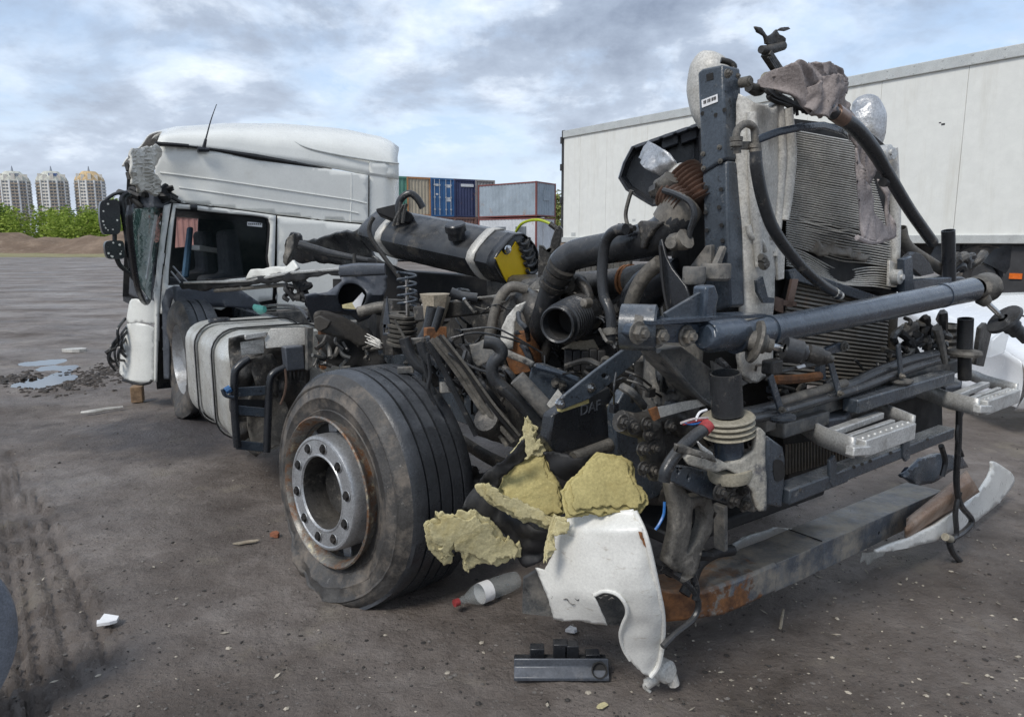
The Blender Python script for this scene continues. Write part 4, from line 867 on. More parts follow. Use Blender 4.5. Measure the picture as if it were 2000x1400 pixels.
# ---------- silver fuel tank on the right side
def tank_ring(s, grow=0.0):
    w0, w1, z0, z1, r = -.03 - grow, .64 + grow, .33 - grow, .97 + grow, .15; out = []
    for cx_, cz_, a0 in ((w1 - r, z1 - r, 0), (w0 + r, z1 - r, 90), (w0 + r, z0 + r, 180), (w1 - r, z0 + r, 270)):
        for k in range(7): a = R(a0 + 15 * k); out.append(T(s, cx_ + r * math.cos(a), cz_ + r * math.sin(a)))
    return out
def loft(m, rings, cap=True):
    n = len(rings[0]); m.add([p for r_ in rings for p in r_], [(i * n + j, i * n + (j + 1) % n, (i + 1) * n + (j + 1) % n, (i + 1) * n + j) for i in range(len(rings) - 1) for j in range(n)] + ([tuple(range(n)), tuple(range((len(rings) - 1) * n, len(rings) * n))] if cap else []))
q = MB(); rings = []
for k in range(25):
    s_ = -2.58 + 1.12 * k / 24; rg = tank_ring(s_)
    cr = max(0, (k - 15) / 9.0)
    rings.append([p + Vector((fn(p, 5), fn(p, 5, 3), fn(p, 5, 7))) * (.012 + .06 * cr * cr) + (FW * -.10 * cr * cr * max(0, fn(p, 3, 5) + .3)) for p in rg])
loft(q, rings); ft = P_('fuel_tank', q, 'silver_tank', smooth=60)
for s_ in (-2.28, -1.86):
    q = MB(); r0, r1 = tank_ring(s_, .014), tank_ring(s_ + .05, .014); loft(q, [r0, r1], False); P_('tank_strap', q, 'aluminium', ft, solid=.006)
    q = MB(); q.tube(tank_ring(s_ + .055, .018) + [tank_ring(s_ + .055, .018)[0]], .0045, 6, sm=False); P_('strap_rubber', q, 'black_deep', ft)
P_('filler_cap', MB().lathe(T(-2.42, .16, .95), UP, [(0, .07), (.03, .07), (.04, .065), (.045, 0)], 20), 'black_plastic', ft)
q = MB(); q.tube([W(497, 600, .25), W(508, 605, .25), W(517, 604, .25)], [.02, .03, .02], 10, flat=.6); P_('gauge_cap', q, 'teal', ft)
hose('breather_hose', [W(x, y, .28) for x, y in [(500, 600), (540, 596), (580, 600), (602, 622)]], .008, parent=ft)
hose('breather_hose', [W(x, y, .30) for x, y in [(505, 606), (550, 603), (592, 606), (606, 628)]], .007, parent=ft)
# torn tank end and what hangs there
q = MB(); sheet(q, [(447, 662), (470, 655), (545, 648), (606, 640), (608, 700), (600, 780), (540, 850), (500, 890), (470, 868), (450, 800), (452, 720)], lambda x, y: S(x, y, -1.44), 9, disp=lambda p: FW * (.05 * fn(p, 7) + .03 * fn(p, 15))); P_('torn_tank_end', q, 'cast_dark', smooth=30, solid=.01)
q = MB(); sheet(q, curve2([(486, 770), (520, 760), (560, 790), (556, 850), (520, 880), (490, 860)], 4), lambda x, y: S(x, y, -1.40), 8, disp=lambda p: FW * (.05 * fn(p, 5))); P_('inner_baffle', q, 'cast_dusty', smooth=60, solid=.01)
q = MB(); sheet(q, [(484, 700), (530, 690), (548, 720), (540, 775), (500, 760)], lambda x, y: S(x, y, -1.41), 8, disp=lambda p: FW * (.03 * fn(p, 9))); P_('inner_baffle', q, 'cast_dark', smooth=60, solid=.01)
for pts in ([(487, 700), (466, 716), (458, 735), (458, 800), (462, 852), (464, 872)], [(556, 718), (536, 728), (527, 745), (524, 800), (521, 882)]): hose('guard_tube', [S(x, y, -1.30) for x, y in pts], .021, 'black_plastic', seg=12)
for a, b in (((458, 766), (522, 762)), ((462, 868), (522, 874)), ((460, 800), (524, 806))):
    P_('guard_bar', MB().bar(S(*a, -1.31), S(*b, -1.31), .012, .05), 'frame_steel', bevel=.003)
q = MB(); q.plate([S(x, y, -1.33) for x, y in [(462, 780), (520, 782), (520, 815), (462, 812)]], .02, -FW); P_('guard_plate', q, 'black_deep')
hose('blue_strap', [S(x, y, -1.28) for x, y in [(434, 760), (440, 772), (456, 776)]], .010, 'frame_wet'); P_('blue_cap', MB().tube([S(440, 764, -1.28), S(450, 758, -1.28)], .02, 8), 'c_blue')
q = MB(); q.plate([S(x, y, -1.36) for x, y in [(516, 663), (528, 641), (612, 638), (612, 655)]], .05, -UP + FW * .3); P_('bracket_plate', q, 'aluminium_old', bevel=.004)
q = MB(); q.plate([S(x, y, -1.34) for x, y in [(469, 668), (515, 662), (515, 675), (470, 680)]], .04, -UP); P_('bracket_plate', q, 'aluminium', bevel=.004)
q = MB(); q.plate([S(x, y, -1.34) for x, y in [(478, 655), (520, 648), (522, 655), (480, 664)]], .02, -FW); P_('bracket_plate', q, 'aluminium', bevel=.004)
q = MB(); q.plate([S(x, y, -1.26) for x, y in [(556, 678), (593, 675), (597, 722), (561, 725)]], .07, -FW); eb = P_('valve_box', q, 'grey_plastic', bevel=.008)
for x in (567, 574, 582, 590): hose('valve_lead', [S(x, 724, -1.27), S(x + 1, 734, -1.27), S(x + 2, 742, -1.28)], .006, 'black_deep', eb, seg=6)
hose('copper_lead', [S(x, y, -1.28) for x, y in [(557, 720), (559, 745), (556, 768), (548, 790)]], .007, 'copper_flex', seg=6)
for x0, x1 in ((600, 612), (626, 640)):
    q = MB(); q.plate([S(x, y, -1.22) for x, y in [(x0, 640), (x1, 640), (x1 - 2, 720), (x0 + 1, 724)]], .04, -FW); P_('support_post', q, 'rust' if x0 > 610 else 'frame_dirty', bevel=.003)
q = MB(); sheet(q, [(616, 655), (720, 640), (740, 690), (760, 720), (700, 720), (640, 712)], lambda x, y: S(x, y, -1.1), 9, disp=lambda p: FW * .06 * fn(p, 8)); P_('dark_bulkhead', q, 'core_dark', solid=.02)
for i in range(18):
    x0, y0 = random.uniform(615, 740), random.uniform(650, 705); hose('small_pipe', [S(x0, y0, -1.02), S(x0 + random.uniform(-12, 12), y0 + 14, -1.0), S(x0 + random.uniform(-22, 26), y0 + random.uniform(10, 30), -.98)], random.uniform(.006, .014), random.choice(['frame_dirty', 'cast_dark', 'rubber_hose', 'cast_dusty']), seg=6)

# ---------- torn mudguard, leaf-shaped flap and torn trim over the tank
hole = curve2([(667, 560), (680, 553), (700, 556), (716, 572), (712, 596), (690, 606), (670, 604), (660, 582)], 4)
q = MB(); sheet(q, [(596, 578), (640, 570), (668, 548), (662, 530), (752, 524), (756, 560), (744, 596), (720, 622), (700, 630), (684, 616), (640, 610), (610, 626), (602, 604)], lambda x, y: D(x, y, 3.75 + .0016 * (x - 600) + .0022 * abs(y - 575)), 7, holes=[hole], disp=lambda p: Vector((0, .02 * fn(p, 5), 0))); mg = P_('torn_mudguard', q, 'grey_plastic', smooth=50, solid=.012)
q = MB(); q.grid(lambda u, v: (lambda c: D(c[0] + (687 - c[0]) * .12 * v, c[1] + (582 - c[1]) * .12 * v, 3.8 + .0016 * (c[0] - 600) + .26 * v))(hole[min(len(hole) - 1, int(u * len(hole))) % len(hole)] if u < 1 else hole[0]), len(hole), 3); P_('lamp_socket', q, 'black_plastic', mg, smooth=60)
P_('socket_shade', MB().plate([D(x, y, 4.12) for x, y in [(650, 545), (725, 545), (725, 615), (650, 615)]], .02, Vector((0, 1, 0))), 'black_deep', mg)  # black plate added behind the opening so it reads as shaded
q = MB(); q.plate(DL([(668, 595), (690, 590), (700, 600), (694, 604), (669, 602)], 3.86), .004, Vector((0, 1, 0))); P_('litter_scrap', q, 'foam_pale', mg)
q = MB(); q.plate(DL([(688, 592), (707, 571), (712, 577), (704, 600), (694, 602)], 3.85), .004, Vector((0, 1, 0))); P_('litter_scrap', q, 'paper', mg)
q = MB(); q.tube(DL([(664, 530), (700, 527), (752, 526)], 3.72), [.03, .035, .03], 8, flat=.8); P_('mudguard_edge', q, 'grey_plastic', mg)
leaf = curve2([(611, 618), (618, 608), (640, 608), (680, 624), (705, 640), (720, 652), (742, 668), (738, 674), (720, 672), (700, 676), (680, 664), (655, 658), (636, 652), (618, 640)], 4)
mat('flap_brown', (.055, .048, .040), .55, dirt=((.10, .085, .065), 6, .5, .7), var=.15)
q = MB(); sheet(q, leaf, lambda x, y: D(x, y, 3.55 + .0012 * (x - 610)), 7, disp=lambda p: Vector((0, .025 * fn(p, 4), 0))); fl = P_('brown_flap', q, 'flap_brown', smooth=60, solid=.012)
q = MB(); q.plate(DL([(612, 622), (624, 616), (646, 628), (640, 640), (622, 648), (614, 640)], 3.53), .03, Vector((0, 1, 0))); P_('hinge_block', q, 'flap_brown', fl, bevel=.005)
for i in range(9): hose('torn_fibre', [D(712 + random.uniform(0, 12), 652 + i * 2, 3.60), D(735 + random.uniform(-5, 6), 664 + i * 1.4, 3.58), D(742 + random.uniform(-6, 6), 668 + i * 1.5, 3.58)], .003, 'fins', fl, seg=5)
q = MB(); q.plate(DL([(748, 627), (755, 578), (761, 625), (762, 655), (747, 655)], 3.45), .012, Vector((.3, 1, 0)), holes=[DL([(750, 641), (758, 641), (758, 650), (750, 650)], 3.45)]); P_('pointed_bracket', q, 'grey_plastic', bevel=.003)
# long torn strip and the black crumpled panel, white scrap
q = MB(); sheet(q, [(356, 556), (372, 550), (480, 545), (560, 533), (640, 526), (690, 522), (706, 524), (700, 536), (640, 540), (560, 548), (470, 560), (400, 567), (360, 565)], lambda x, y: D(x, y, 5.7 - .0050 * (x - 356)), 6, ragged=1.5, disp=lambda p: Vector((0, .03 * fn(p, 8), .02 * fn(p, 9, 3)))); stp = P_('torn_sill_strip', q, 'black_deep', smooth=40, solid=.02)
q = MB(); q.tube([D(x, y, 5.66 - .0050 * (x - 356)) for x, y in [(360, 552), (480, 548), (560, 534), (640, 527), (704, 522)]], .010, 6); P_('sill_edge', q, 'aluminium', stp)
hose('brake_rod', [D(x, y, 5.4 - .004 * (x - 400)) for x, y in [(420, 568), (480, 563), (520, 559), (560, 556)]], .014, 'cast_dusty', stp, seg=8)
q = MB(); sheet(q, [(478, 545), (490, 528), (520, 522), (560, 518), (570, 509), (580, 524), (572, 531), (520, 540)], lambda x, y: D(x, y, 5.0 - .004 * (x - 480)), 5, disp=lambda p: Vector((0, .03 * fn(p, 9), .015 * fn(p, 7)))); P_('white_scrap', q, 'white_lower', smooth=50, solid=.02)
q = MB(); sheet(q, [(556, 500), (556, 468), (566, 456), (584, 456), (590, 470), (640, 461), (700, 446), (708, 470), (726, 500), (750, 520), (700, 524), (640, 516), (580, 512), (562, 520)], lambda x, y: D(x, y, 5.3 - .004 * (x - 556) + .003 * (y - 440)), 7, ragged=2, disp=lambda p: Vector((0, .06 * fn(p, 6), .02 * fn(p, 9, 3)))); cp_ = P_('crumpled_panel', q, 'tank_plastic', smooth=45, solid=.02)
hose('panel_rod', DL([(584, 478), (620, 488), (650, 496), (725, 510)], 4.75), [.03, .028, .026, .02], 'rubber_hose', cp_)
q = MB(); sheet(q, [(556, 512), (560, 464), (572, 456), (572, 490), (562, 520)], lambda x, y: D(x, y, 5.15), 5, disp=lambda p: Vector((0, .05 * fn(p, 9), 0))); P_('torn_lip', q, 'cast_dusty', cp_, solid=.015)
for i in range(12): x0, y0 = random.uniform(555, 600), random.uniform(546, 575); hose('torn_trim', [D(x0, y0, 4.7), D(x0 + random.uniform(-15, 15), y0 + random.uniform(0, 14), 4.65), D(x0 + random.uniform(-18, 20), y0 + random.uniform(8, 22), 4.65)], random.uniform(.012, .03), 'black_deep', seg=6)
P_('small_post', MB().tube(DL([(693, 525), (692, 495)], 4.0), [.012, .010], 8), 'cast_dark')

# ---------- black plastic tank with the yellow end
RA, RB = D(1006, 500, 3.72), D(738, 445, 4.45); TX = (RB - RA).normalized(); tl = (RB - RA).length
endp = curve2([(1012, 449), (1040, 472), (1051, 498), (1046, 530), (1030, 556), (1000, 558), (984, 553), (968, 530), (960, 512), (980, 480)], 1)
E0 = [onpl(x, y, RA, TX) for x, y in endp]; ec = sum(E0, Vector()) / len(E0)
def tring(x, k): return [ec + (p - ec) * k + TX * x for p in rs_]
rs_ = []
for i in range(len(E0)):      # round the corners
    a, b, c = E0[i - 1], E0[i], E0[(i + 1) % len(E0)]
    for t_ in (.34, .67): rs_.append(b + (a - b) * (1 - t_) * .5 * .5 if False else (b * .72 + (a if t_ < .5 else c) * .28))
q = MB(); loft(q, [tring(-.005, .93), tring(0, .985), tring(.015, 1.0), tring(.10, 1.0), tring(.5, 1.03), tring(tl * .8, 1.03), tring(tl - .12, 1.02), tring(tl - .02, .97), tring(tl + .03, .80)]); bt = thing('black_plastic_tank', Vector((ec.x, ec.y, .9)), 'black plastic tank with bright yellow end, lying on the chassis', 'tank')
q.build('tank_body', 'tank_plastic', bt, smooth=35)
for x in (.13, tl - .24):
    q = MB(); loft(q, [tring(x, 1.045), tring(x + .055, 1.045)], False); q.build('tank_strap', 'aluminium_old', bt, solid=.006, smooth=60)
q = MB(); loft(q, [tring(-.012, 1.0), tring(0.0, 1.02), tring(.04, 1.03)], False); q.build('end_rim', 'black_plastic', bt, solid=.008, smooth=60)
yel = [(968, 505), (980, 490), (986, 498), (994, 498), (1000, 486), (1008, 472), (1016, 485), (1022, 500), (1030, 515), (1036, 530), (1034, 551), (990, 552)]
q = MB(); q.plate([onpl(x, y, RA - TX * .012, TX) for x, y in yel], .01, TX); q.build('yellow_end', 'yellow', bt)
for i in range(6):
    x, y = 1022 + i * 4.2, 468 + i * 14; q = MB(); q.tube([onpl(x + a, y + b, RA - TX * .02, TX) for a, b in ((-10, 3), (-6, 9), (2, 9), (9, 4), (12, -4))], .010, 8); q.build('spiral_coil', 'rubber_hose', bt)
q = MB(); c_ = onpl(991, 487, RA - TX * .02, TX); q.lathe(c_, -TX, [(0, .022), (.008, .022), (.012, .012), (.012, 0)], 14); q.build('end_screw', 'chrome', bt)
capc = D(890, 448, 3.80); q = MB(); dcap = (Vector((-.1, -.35, 1))).normalized(); q.lathe(capc - dcap * .05, dcap, [(0, .046), (.04, .046), (.041, .056), (.075, .056), (.082, .05), (.085, 0)], 24); q.build('screw_cap', 'black_plastic', bt)
q = MB(); q.plate(DL([(733, 408), (775, 398), (806, 418), (800, 436), (772, 432), (738, 418)], 4.1), .08, Vector((0, 1, -.2))); q.build('valve_block', 'black_deep', bt, bevel=.008)
q = MB(); q.tube(DL([(780, 430), (778, 405), (784, 388), (800, 378), (815, 388), (826, 406)], 4.05), .020, 10); q.build('corrugated_hose', 'rubber_hose', bt)
for pl in ([(776, 440), (780, 415), (783, 395)], [(768, 442), (774, 425), (788, 400)], [(786, 436), (790, 410), (794, 398)]): q = MB(); q.tube(DL(pl, 4.0), .010, 8); q.build('fitting', 'cast_dark', bt)
q = MB(); q.tube(DL([(730, 424), (722, 440), (724, 462), (745, 495), (775, 535), (785, 552)], 3.98), .012, 8); q.build('strap_tail', 'cast_dark', bt)

P_('tank_shade_mass', MB().plate(DL([(735, 505), (800, 530), (960, 540), (1060, 540), (1100, 640), (735, 690)], 4.55), .5, Vector((-.4, .8, 0))), 'black_deep', bevel=.01)  # black mass added to stand for the shade under the tank
for i in range(26):
    x0, y0 = random.uniform(745, 1030), random.uniform(560, 640); hose('deck_pipe', [D(x0, y0, 4.2), D(x0 + random.uniform(-20, 20), y0 + random.uniform(-8, 14), 4.1), D(x0 + random.uniform(-40, 40), y0 + random.uniform(-6, 22), 4.15)], random.uniform(.007, .024), random.choice(['cast_dark', 'rubber_hose', 'black_deep', 'cast_dusty']), seg=7)
# ---------- coil spring
SPc = D(795, 568, 3.45); q = MB(); q.tube([SPc + Vector((math.cos(t_ * 6.283) * .045, math.sin(t_ * 6.283) * .045, -.08 + .17 * t_ / 4.5)) for t_ in [k / 14 for k in range(int(4.5 * 14) + 1)]], .006, 6, sm=False); P_('coil_spring', q, 'frame_steel')
P_('spring_rod', MB().cyl(SPc - UP * .12, SPc + UP * .07, .010, seg=8), 'chrome')
for i in range(7): P_('spring_seat', MB().lathe(D(786 + random.uniform(-4, 4), 618 + i * 9, 3.5), Vector((.1, -.1, 1)), [(0, .02), (0, .075), (.012, .078), (.016, .05), (.016, .02)], 18), 'cast_dusty')
P_('bracket_block', MB().tube(DL([(770, 585), (768, 640), (772, 690)], 3.6), [.05, .07, .06], 8), 'cast_dark')

# ---------- right rail hardware between wheel and engine
P_('dark_sill', MB().bar(D(826, 612, 3.45), D(1062, 582, 3.05), .14, .075), 'cast_dark', bevel=.01)
P_('sill_edge', MB().bar(D(826, 596, 3.42), D(1062, 567, 3.02), .02, .012), 'aluminium_old')
P_('pedestal', MB().tube(DL([(850, 574), (850, 600), (845, 640)], 3.25), [.075, .06, .04], 7, n=2), 'wood_pale', smooth=20)
hose('air_pipe', DL([(880, 570), (900, 578), (932, 582)], 3.15), .022, hollow=.03); hose('air_pipe', DL([(846, 600), (838, 640), (826, 665)], 3.15), .030, hollow=.03)
hose('air_pipe', DL([(862, 600), (850, 640), (842, 668), (846, 690)], 3.05), .018)
hose('corrugated_hose', DL([(790, 660), (800, 690), (815, 710), (832, 722)], 3.0), .026); hose('air_pipe', DL([(822, 668), (830, 692), (846, 712)], 2.9), .022, hollow=.03)
hose('brown_pipe', DL([(700, 610), (740, 600), (775, 600)], 3.7), .03, 'cast_dusty'); 
for pl, r_, Y_ in (([(850, 660), (900, 722), (950, 800), (1002, 862)], .011, 2.72), ([(858, 655), (905, 715), (960, 795), (1010, 855)], .008, 2.70), ([(842, 662), (890, 725), (940, 800), (990, 870)], .010, 2.74), ([(864, 655), (915, 720), (965, 790), (1015, 850)], .006, 2.69), ([(836, 668), (870, 730), (900, 790), (930, 850)], .012, 2.78), ([(770, 625), (790, 660), (806, 690), (816, 700)], .006, 3.0), ([(828, 660), (826, 700), (836, 740), (850, 770)], .010, 2.9), ([(835, 690), (840, 730), (836, 760), (850, 790)], .009, 2.85), ([(875, 690), (930, 720), (970, 730), (985, 735)], .006, 2.7), ([(900, 645), (960, 640), (1000, 655), (1060, 690)], .004, 2.8), ([(880, 660), (930, 650), (990, 660), (1040, 678)], .004, 2.82)):
    hose('cable', DL(pl, Y_), r_, random.choice(['rubber_hose', 'cast_dusty', 'rubber_hose', 'black_deep']), seg=7)
for i in range(46):
    x0, y0 = random.uniform(770, 1000), random.uniform(640, 790); Y_ = 3.0 + .15 * random.random() - (y0 - 640) * .0012
    if y0 + 62 > 700 + (x0 - 770) * .85: continue
    hose('thin_cable', [D(x0, y0, Y_), D(x0 + random.uniform(-15, 25), y0 + random.uniform(5, 25), Y_ - .05), D(x0 + random.uniform(-10, 50), y0 + random.uniform(20, 70), Y_)], random.uniform(.003, .013), random.choice(['black_deep', 'rubber_hose', 'rubber_hose', 'cast_dusty', 'cast_dark']), seg=6)
for i in range(14):
    x0, y0 = random.uniform(790, 1000), random.uniform(650, 760); P_('small_bracket', MB().box(D(x0, y0, 3.05), random.uniform(.03, .10), .03, random.uniform(.02, .07), Vector((random.uniform(.5, 1), random.uniform(-.6, .6), 0)).normalized()), random.choice(['cast_dark', 'frame_dirty', 'aluminium_old', 'frame_dirty', 'rust']), bevel=.004)
hose('bent_hose', DL([(945, 668), (968, 672), (980, 690), (962, 712), (966, 740), (1000, 772), (1040, 815), (1072, 850)], 2.48), .023, 'rubber_hose', seg=14)
hose('dusty_coolant_hose', DL([(958, 662), (964, 620), (978, 580), (1000, 560), (1030, 566)], 3.0), .022, 'dusty_hose', seg=12)
P_('hose_clamp', MB().tube(DL([(957, 655), (959, 642)], 3.0), .026, 12), 'cast_dusty')
P_('round_bar', MB().tube(DL([(1010, 738), (1045, 775), (1080, 812)], 2.42), .030, 16), 'frame_dirty')
q = MB(); q.plate(DL([(1038, 712), (1055, 712), (1150, 748), (1150, 770), (1120, 770), (1100, 800), (1060, 790), (1030, 745)], 2.62), .05, Vector((.3, 1, 0))); fb = P_('rail_bracket', q, 'frame_steel', bevel=.008)
q = MB(); q.tube(DL([(1046, 716), (1090, 728), (1128, 742)], 2.58), .012, 8); P_('bracket_fold', q, 'frame_wet', fb)
bolts(fb, [D(1086, 747, 2.61), D(1097, 752, 2.61)], Vector((0, -1, .1)), .013)
q = MB(); sheet(q, [(918, 672), (945, 664), (985, 680), (1045, 705), (1040, 716), (1000, 700), (978, 690), (960, 700), (936, 715), (925, 700)], lambda x, y: D(x, y, 2.75 - .0012 * (x - 918)), 6, disp=lambda p: Vector((0, .03 * fn(p, 8), .01 * fn(p, 12)))); P_('bent_flange', q, 'frame_dirty', solid=.008)
q = MB(); q.plate(DL([(1068, 790), (1090, 760), (1098, 770), (1078, 800)], 2.36), .006, Vector((0, 1, 0))); P_('small_tab', q, 'aluminium_old')
q = MB(); sheet(q, [(1096, 686), (1120, 674), (1160, 668), (1172, 690), (1150, 700), (1120, 696)], lambda x, y: D(x, y, 2.72), 6, disp=lambda p: Vector((0, .03 * fn(p, 9), .01))); P_('pale_cover', q, 'wood_pale', solid=.006)
q = MB()
for i in range(5): q.box(D(1110 + i * 16, 704 + random.uniform(-8, 8), 2.66), .03, .04, .07 + .03 * random.random())
P_('connector_block', q, 'black_deep', bevel=.004)
# dark plate with embossed lettering
bp_ = [(1078, 812), (1110, 790), (1192, 756), (1198, 790), (1200, 858), (1084, 888), (1070, 860)]
q = MB(); q.plate([S(x, y, .88) for x, y in bp_], .05, -FW); bx = P_('cover_box', q, 'black_plastic', bevel=.008)
P_('box_strip', MB().bar(S(1189, 790, .885), S(1196, 832, .885), .012, .03, FW), 'beige_rubber', bx)
q = MB(); q.cyl(S(1120, 895, .9), S(1196, 866, .9), .022); P_('box_pipe', q, 'cast_dusty', bx)
def text3d(txt, O, X, Y, size, mt, parent, name, depth=.002):
    cu = bpy.data.curves.new(name, 'FONT'); cu.body = txt; cu.size = 1; cu.extrude = .5; ob = bpy.data.objects.new(name + '_src', cu); COL.objects.link(ob)
    dg = bpy.context.evaluated_depsgraph_get(); me = bpy.data.meshes.new_from_object(ob.evaluated_get(dg)); Z = X.cross(Y).normalized()
    q = MB(); q.v = [O + X * v.co.x * size + Y * v.co.y * size + Z * v.co.z * depth for v in me.vertices]; q.f = [tuple(p.vertices) for p in me.polygons]; q.mi = [0] * len(q.f)
    bpy.data.objects.remove(ob); bpy.data.curves.remove(cu); bpy.data.meshes.remove(me); return q.build(name, mt, parent, smooth=20)
_X = (S(1175, 793, .882) - S(1135, 806, .882)).normalized(); text3d('DAF', S(1133, 812, .8815), _X, UP, .048, 'grey_plastic', bx, 'embossed_lettering')
# diagonal strap bracket up to the torsion bar
q = MB(); q.plate([S(x, y, 1.02) for x, y in [(1088, 798), (1098, 776), (1165, 722), (1238, 668), (1262, 682), (1250, 700), (1190, 752), (1150, 780), (1100, 800)]], .012, -FW, holes=[[S(1182 + 7 * math.cos(a), 734 + 5 * math.sin(a), 1.02) for a in [k * .785 for k in range(8)]]]); sb = P_('strap_bracket', q, 'frame_steel', bevel=.003)
bolts(sb, [S(1154, 757, 1.021), S(1093, 788, 1.021)], FW, .011, 'chrome')
q = MB(); q.bar(S(1092, 800, 1.0), S(1146, 782, 1.0), .02, .012); P_('foam_edge', q, 'foam', sb)

# ---------- engine behind (its right side faces us)
eng = P_('engine_block', MB().bar(T(-.75, 1.24, .93), T(.72, 1.24, .93), .62, .46), 'cast_dark', bevel=.03)
P_('rocker_cover', MB().bar(T(-.62, 1.26, 1.24), T(.55, 1.26, 1.24), .36, .17), 'cast_dark', eng, bevel=.04)
P_('gearbox', MB().tube([T(-.75, 1.24, .88), T(-1.2, 1.24, .86), T(-1.7, 1.24, .84)], [.28, .22, .15], 16, n=3), 'cast_dark')
q = MB()
for k in range(11): P_('cover_rib', MB().bar(W(1118 + k * 11, 518 - k * .8, 1.0), W(1118 + k * 11, 540 - k * .8, 1.0), .012, .03, FW), 'cast_dusty', eng)
man = P_('exhaust_manifold', MB().tube(WL([(1030, 565), (1080, 560), (1130, 556), (1180, 552), (1240, 546), (1280, 538)], .96), [.05, .05, .055, .052, .056, .05], 14), 'cast_dark', eng)
for x, y in ((1224, 548), (1232, 547)): P_('rust_ring', MB().tube(WL([(x - 2, y), (x + 2, y)], .95), .062, 18), 'rust', eng)
P_('manifold_end', MB().tube(WL([(1232, 548), (1262, 546), (1290, 560)], .93), [.056, .06, .05], 16), 'cast_dusty', eng)
for k in range(6): P_('injector', MB().tube(WL([(1030 + k * 44, 606 - k * 3), (1034 + k * 44, 634 - k * 3), (1030 + k * 44, 660 - k * 2)], .95), [.03, .036, .026], 10), random.choice(['cast_dusty', 'cast_dark', 'cast_dark']), eng)
for i in range(40):
    x0, y0 = random.uniform(960, 1240), random.uniform(575, 700); hose('engine_pipe', [W(x0, y0, .96), W(x0 + random.uniform(-22, 22), y0 + random.uniform(-16, 16), .92), W(x0 + random.uniform(-40, 40), y0 + random.uniform(-6, 34), .96)], random.uniform(.006, .018), random.choice(['cast_dark', 'rubber_hose', 'cast_dusty', 'cast_dark']), eng, seg=7)
for i in range(26): bolts(eng, [W(random.uniform(970, 1230), random.uniform(590, 690), .925)], -LT, random.uniform(.009, .015), random.choice(['cast_dusty', 'cast_dark']))
# charge-air pipe along the top
inp = P_('intake_pipe', MB().tube([W(x, y, w0) for x, y, w0 in [(1050, 672, .80), (1056, 636, .74), (1070, 585, .72), (1084, 548, .72), (1098, 515, .73), (1126, 497, .76), (1180, 486, .78), (1240, 474, .78), (1290, 460, .78), (1318, 432, .78), (1338, 398, .80)]], [.046, .046, .044, .047, .055, .058, .057, .060, .064, .066, .062], 22), 'rubber_hose')
for (a, b) in (((1078, 560), (1082, 551)), ((1086, 543), (1091, 532)), ((1094, 527), (1099, 519))): P_('pipe_clamp', MB().tube([W(*a, .72), W(*b, .72)], .056, 24), 'cast_dark', inp)
P_('pipe_sleeve', MB().tube([W(1312, 438, .78), W(1330, 408, .79), W(1337, 398, .80)], [.07, .07, .068], 22), 'dusty_hose', inp)
P_('pipe_plug', MB().tube([W(1310, 476, .70), W(1330, 472, .70), W(1340, 466, .70)], [.016, .03, .034], 10), 'dusty_hose', inp); P_('plug_end', MB().lathe(W(1316, 473, .68), W(1316, 473, .68) - W(1330, 470, .74), [(-.03, .028), (0, .028), (.01, .02), (.03, .018), (.03, 0)], 12), 'cast_dusty', inp)
q = MB(); sheet(q, [(1245, 437), (1252, 431), (1292, 433), (1288, 440), (1276, 450), (1262, 470), (1256, 486), (1250, 486), (1250, 455)], lambda x, y: W(x, y, .70), 5); P_('pipe_bracket', q, 'cast_dark', inp, solid=.02)
hose('breather_hose', WL([(1222, 448), (1200, 452), (1184, 470), (1178, 500), (1176, 545), (1180, 580), (1190, 606), (1194, 632), (1192, 668)], .66), .019, 'rubber_hose', seg=12)
P_('hose_clamp', MB().tube(WL([(1191, 640), (1193, 654)], .66), .026, 14), 'cast_dusty')
hose('thin_pipe', WL([(1228, 448), (1222, 420), (1228, 390), (1234, 372)], .9), .008, 'cast_dusty', seg=6)
for i in range(10): hose('small_clip', [W(random.uniform(1205, 1235), random.uniform(440, 452), .7), W(random.uniform(1205, 1240), random.uniform(440, 454), .7)], .010, 'black_deep', inp, seg=6)
# turbocharger and ribbed inlet bellows
B0, B1 = W(1088, 635, .60), W(1152, 608, .86); bd = (B1 - B0).normalized(); bl = (B1 - B0).length
pr = [(.04, .066), (0, .068), (-.004, .075), (0, .080), (.03, .079)]
for k in range(7): x0 = .03 + k * .016; pr += [(x0 + .003, .088 + .0012 * k), (x0 + .009, .088 + .0012 * k), (x0 + .012, .081 + .0015 * k), (x0 + .016, .081 + .0015 * k)]
pr += [(.145, .096), (bl * .75, .097), (bl * .9, .085), (bl, .05)]
pr = [(a_, b_ * .87) for a_, b_ in pr]
tb = P_('inlet_bellows', MB().lathe(B0, bd, pr, 36), 'rubber_hose', smooth=40)
P_('bellows_bore', MB().lathe(B0, bd, [(.04, .0575), (.12, .054), (.12, 0)], 30), 'core_dark', tb)
P_('bellows_knob', MB().lathe(W(1144, 592, .68), -LT, [(-.02, .018), (.01, .018), (.016, .012), (.016, 0)], 12), 'dusty_hose', tb)
TCc = W(1026, 622, .80); td = (-LT * .8 + FW * .5).normalized()
P_('turbo_housing', MB().lathe(TCc, td, [(-.10, .05), (-.08, .095), (-.04, .115), (.0, .118), (.02, .11), (.03, .095), (.05, .09), (.06, .06), (.06, 0)], 30), 'cast_dusty', smooth=40)
P_('turbo_ring', MB().lathe(TCc, td, [(-.012, .112), (-.012, .125), (.012, .125), (.012, .112)], 30), 'cast_dark', smooth=30)
hose('turbo_volute', [TCc + td * .01 + Vector((0, 0, .09)), TCc + td * .05 + FW * .10 + UP * .05, TCc + td * .04 + FW * .12 - UP * .06], [.05, .055, .045], 'cast_dark', seg=14)
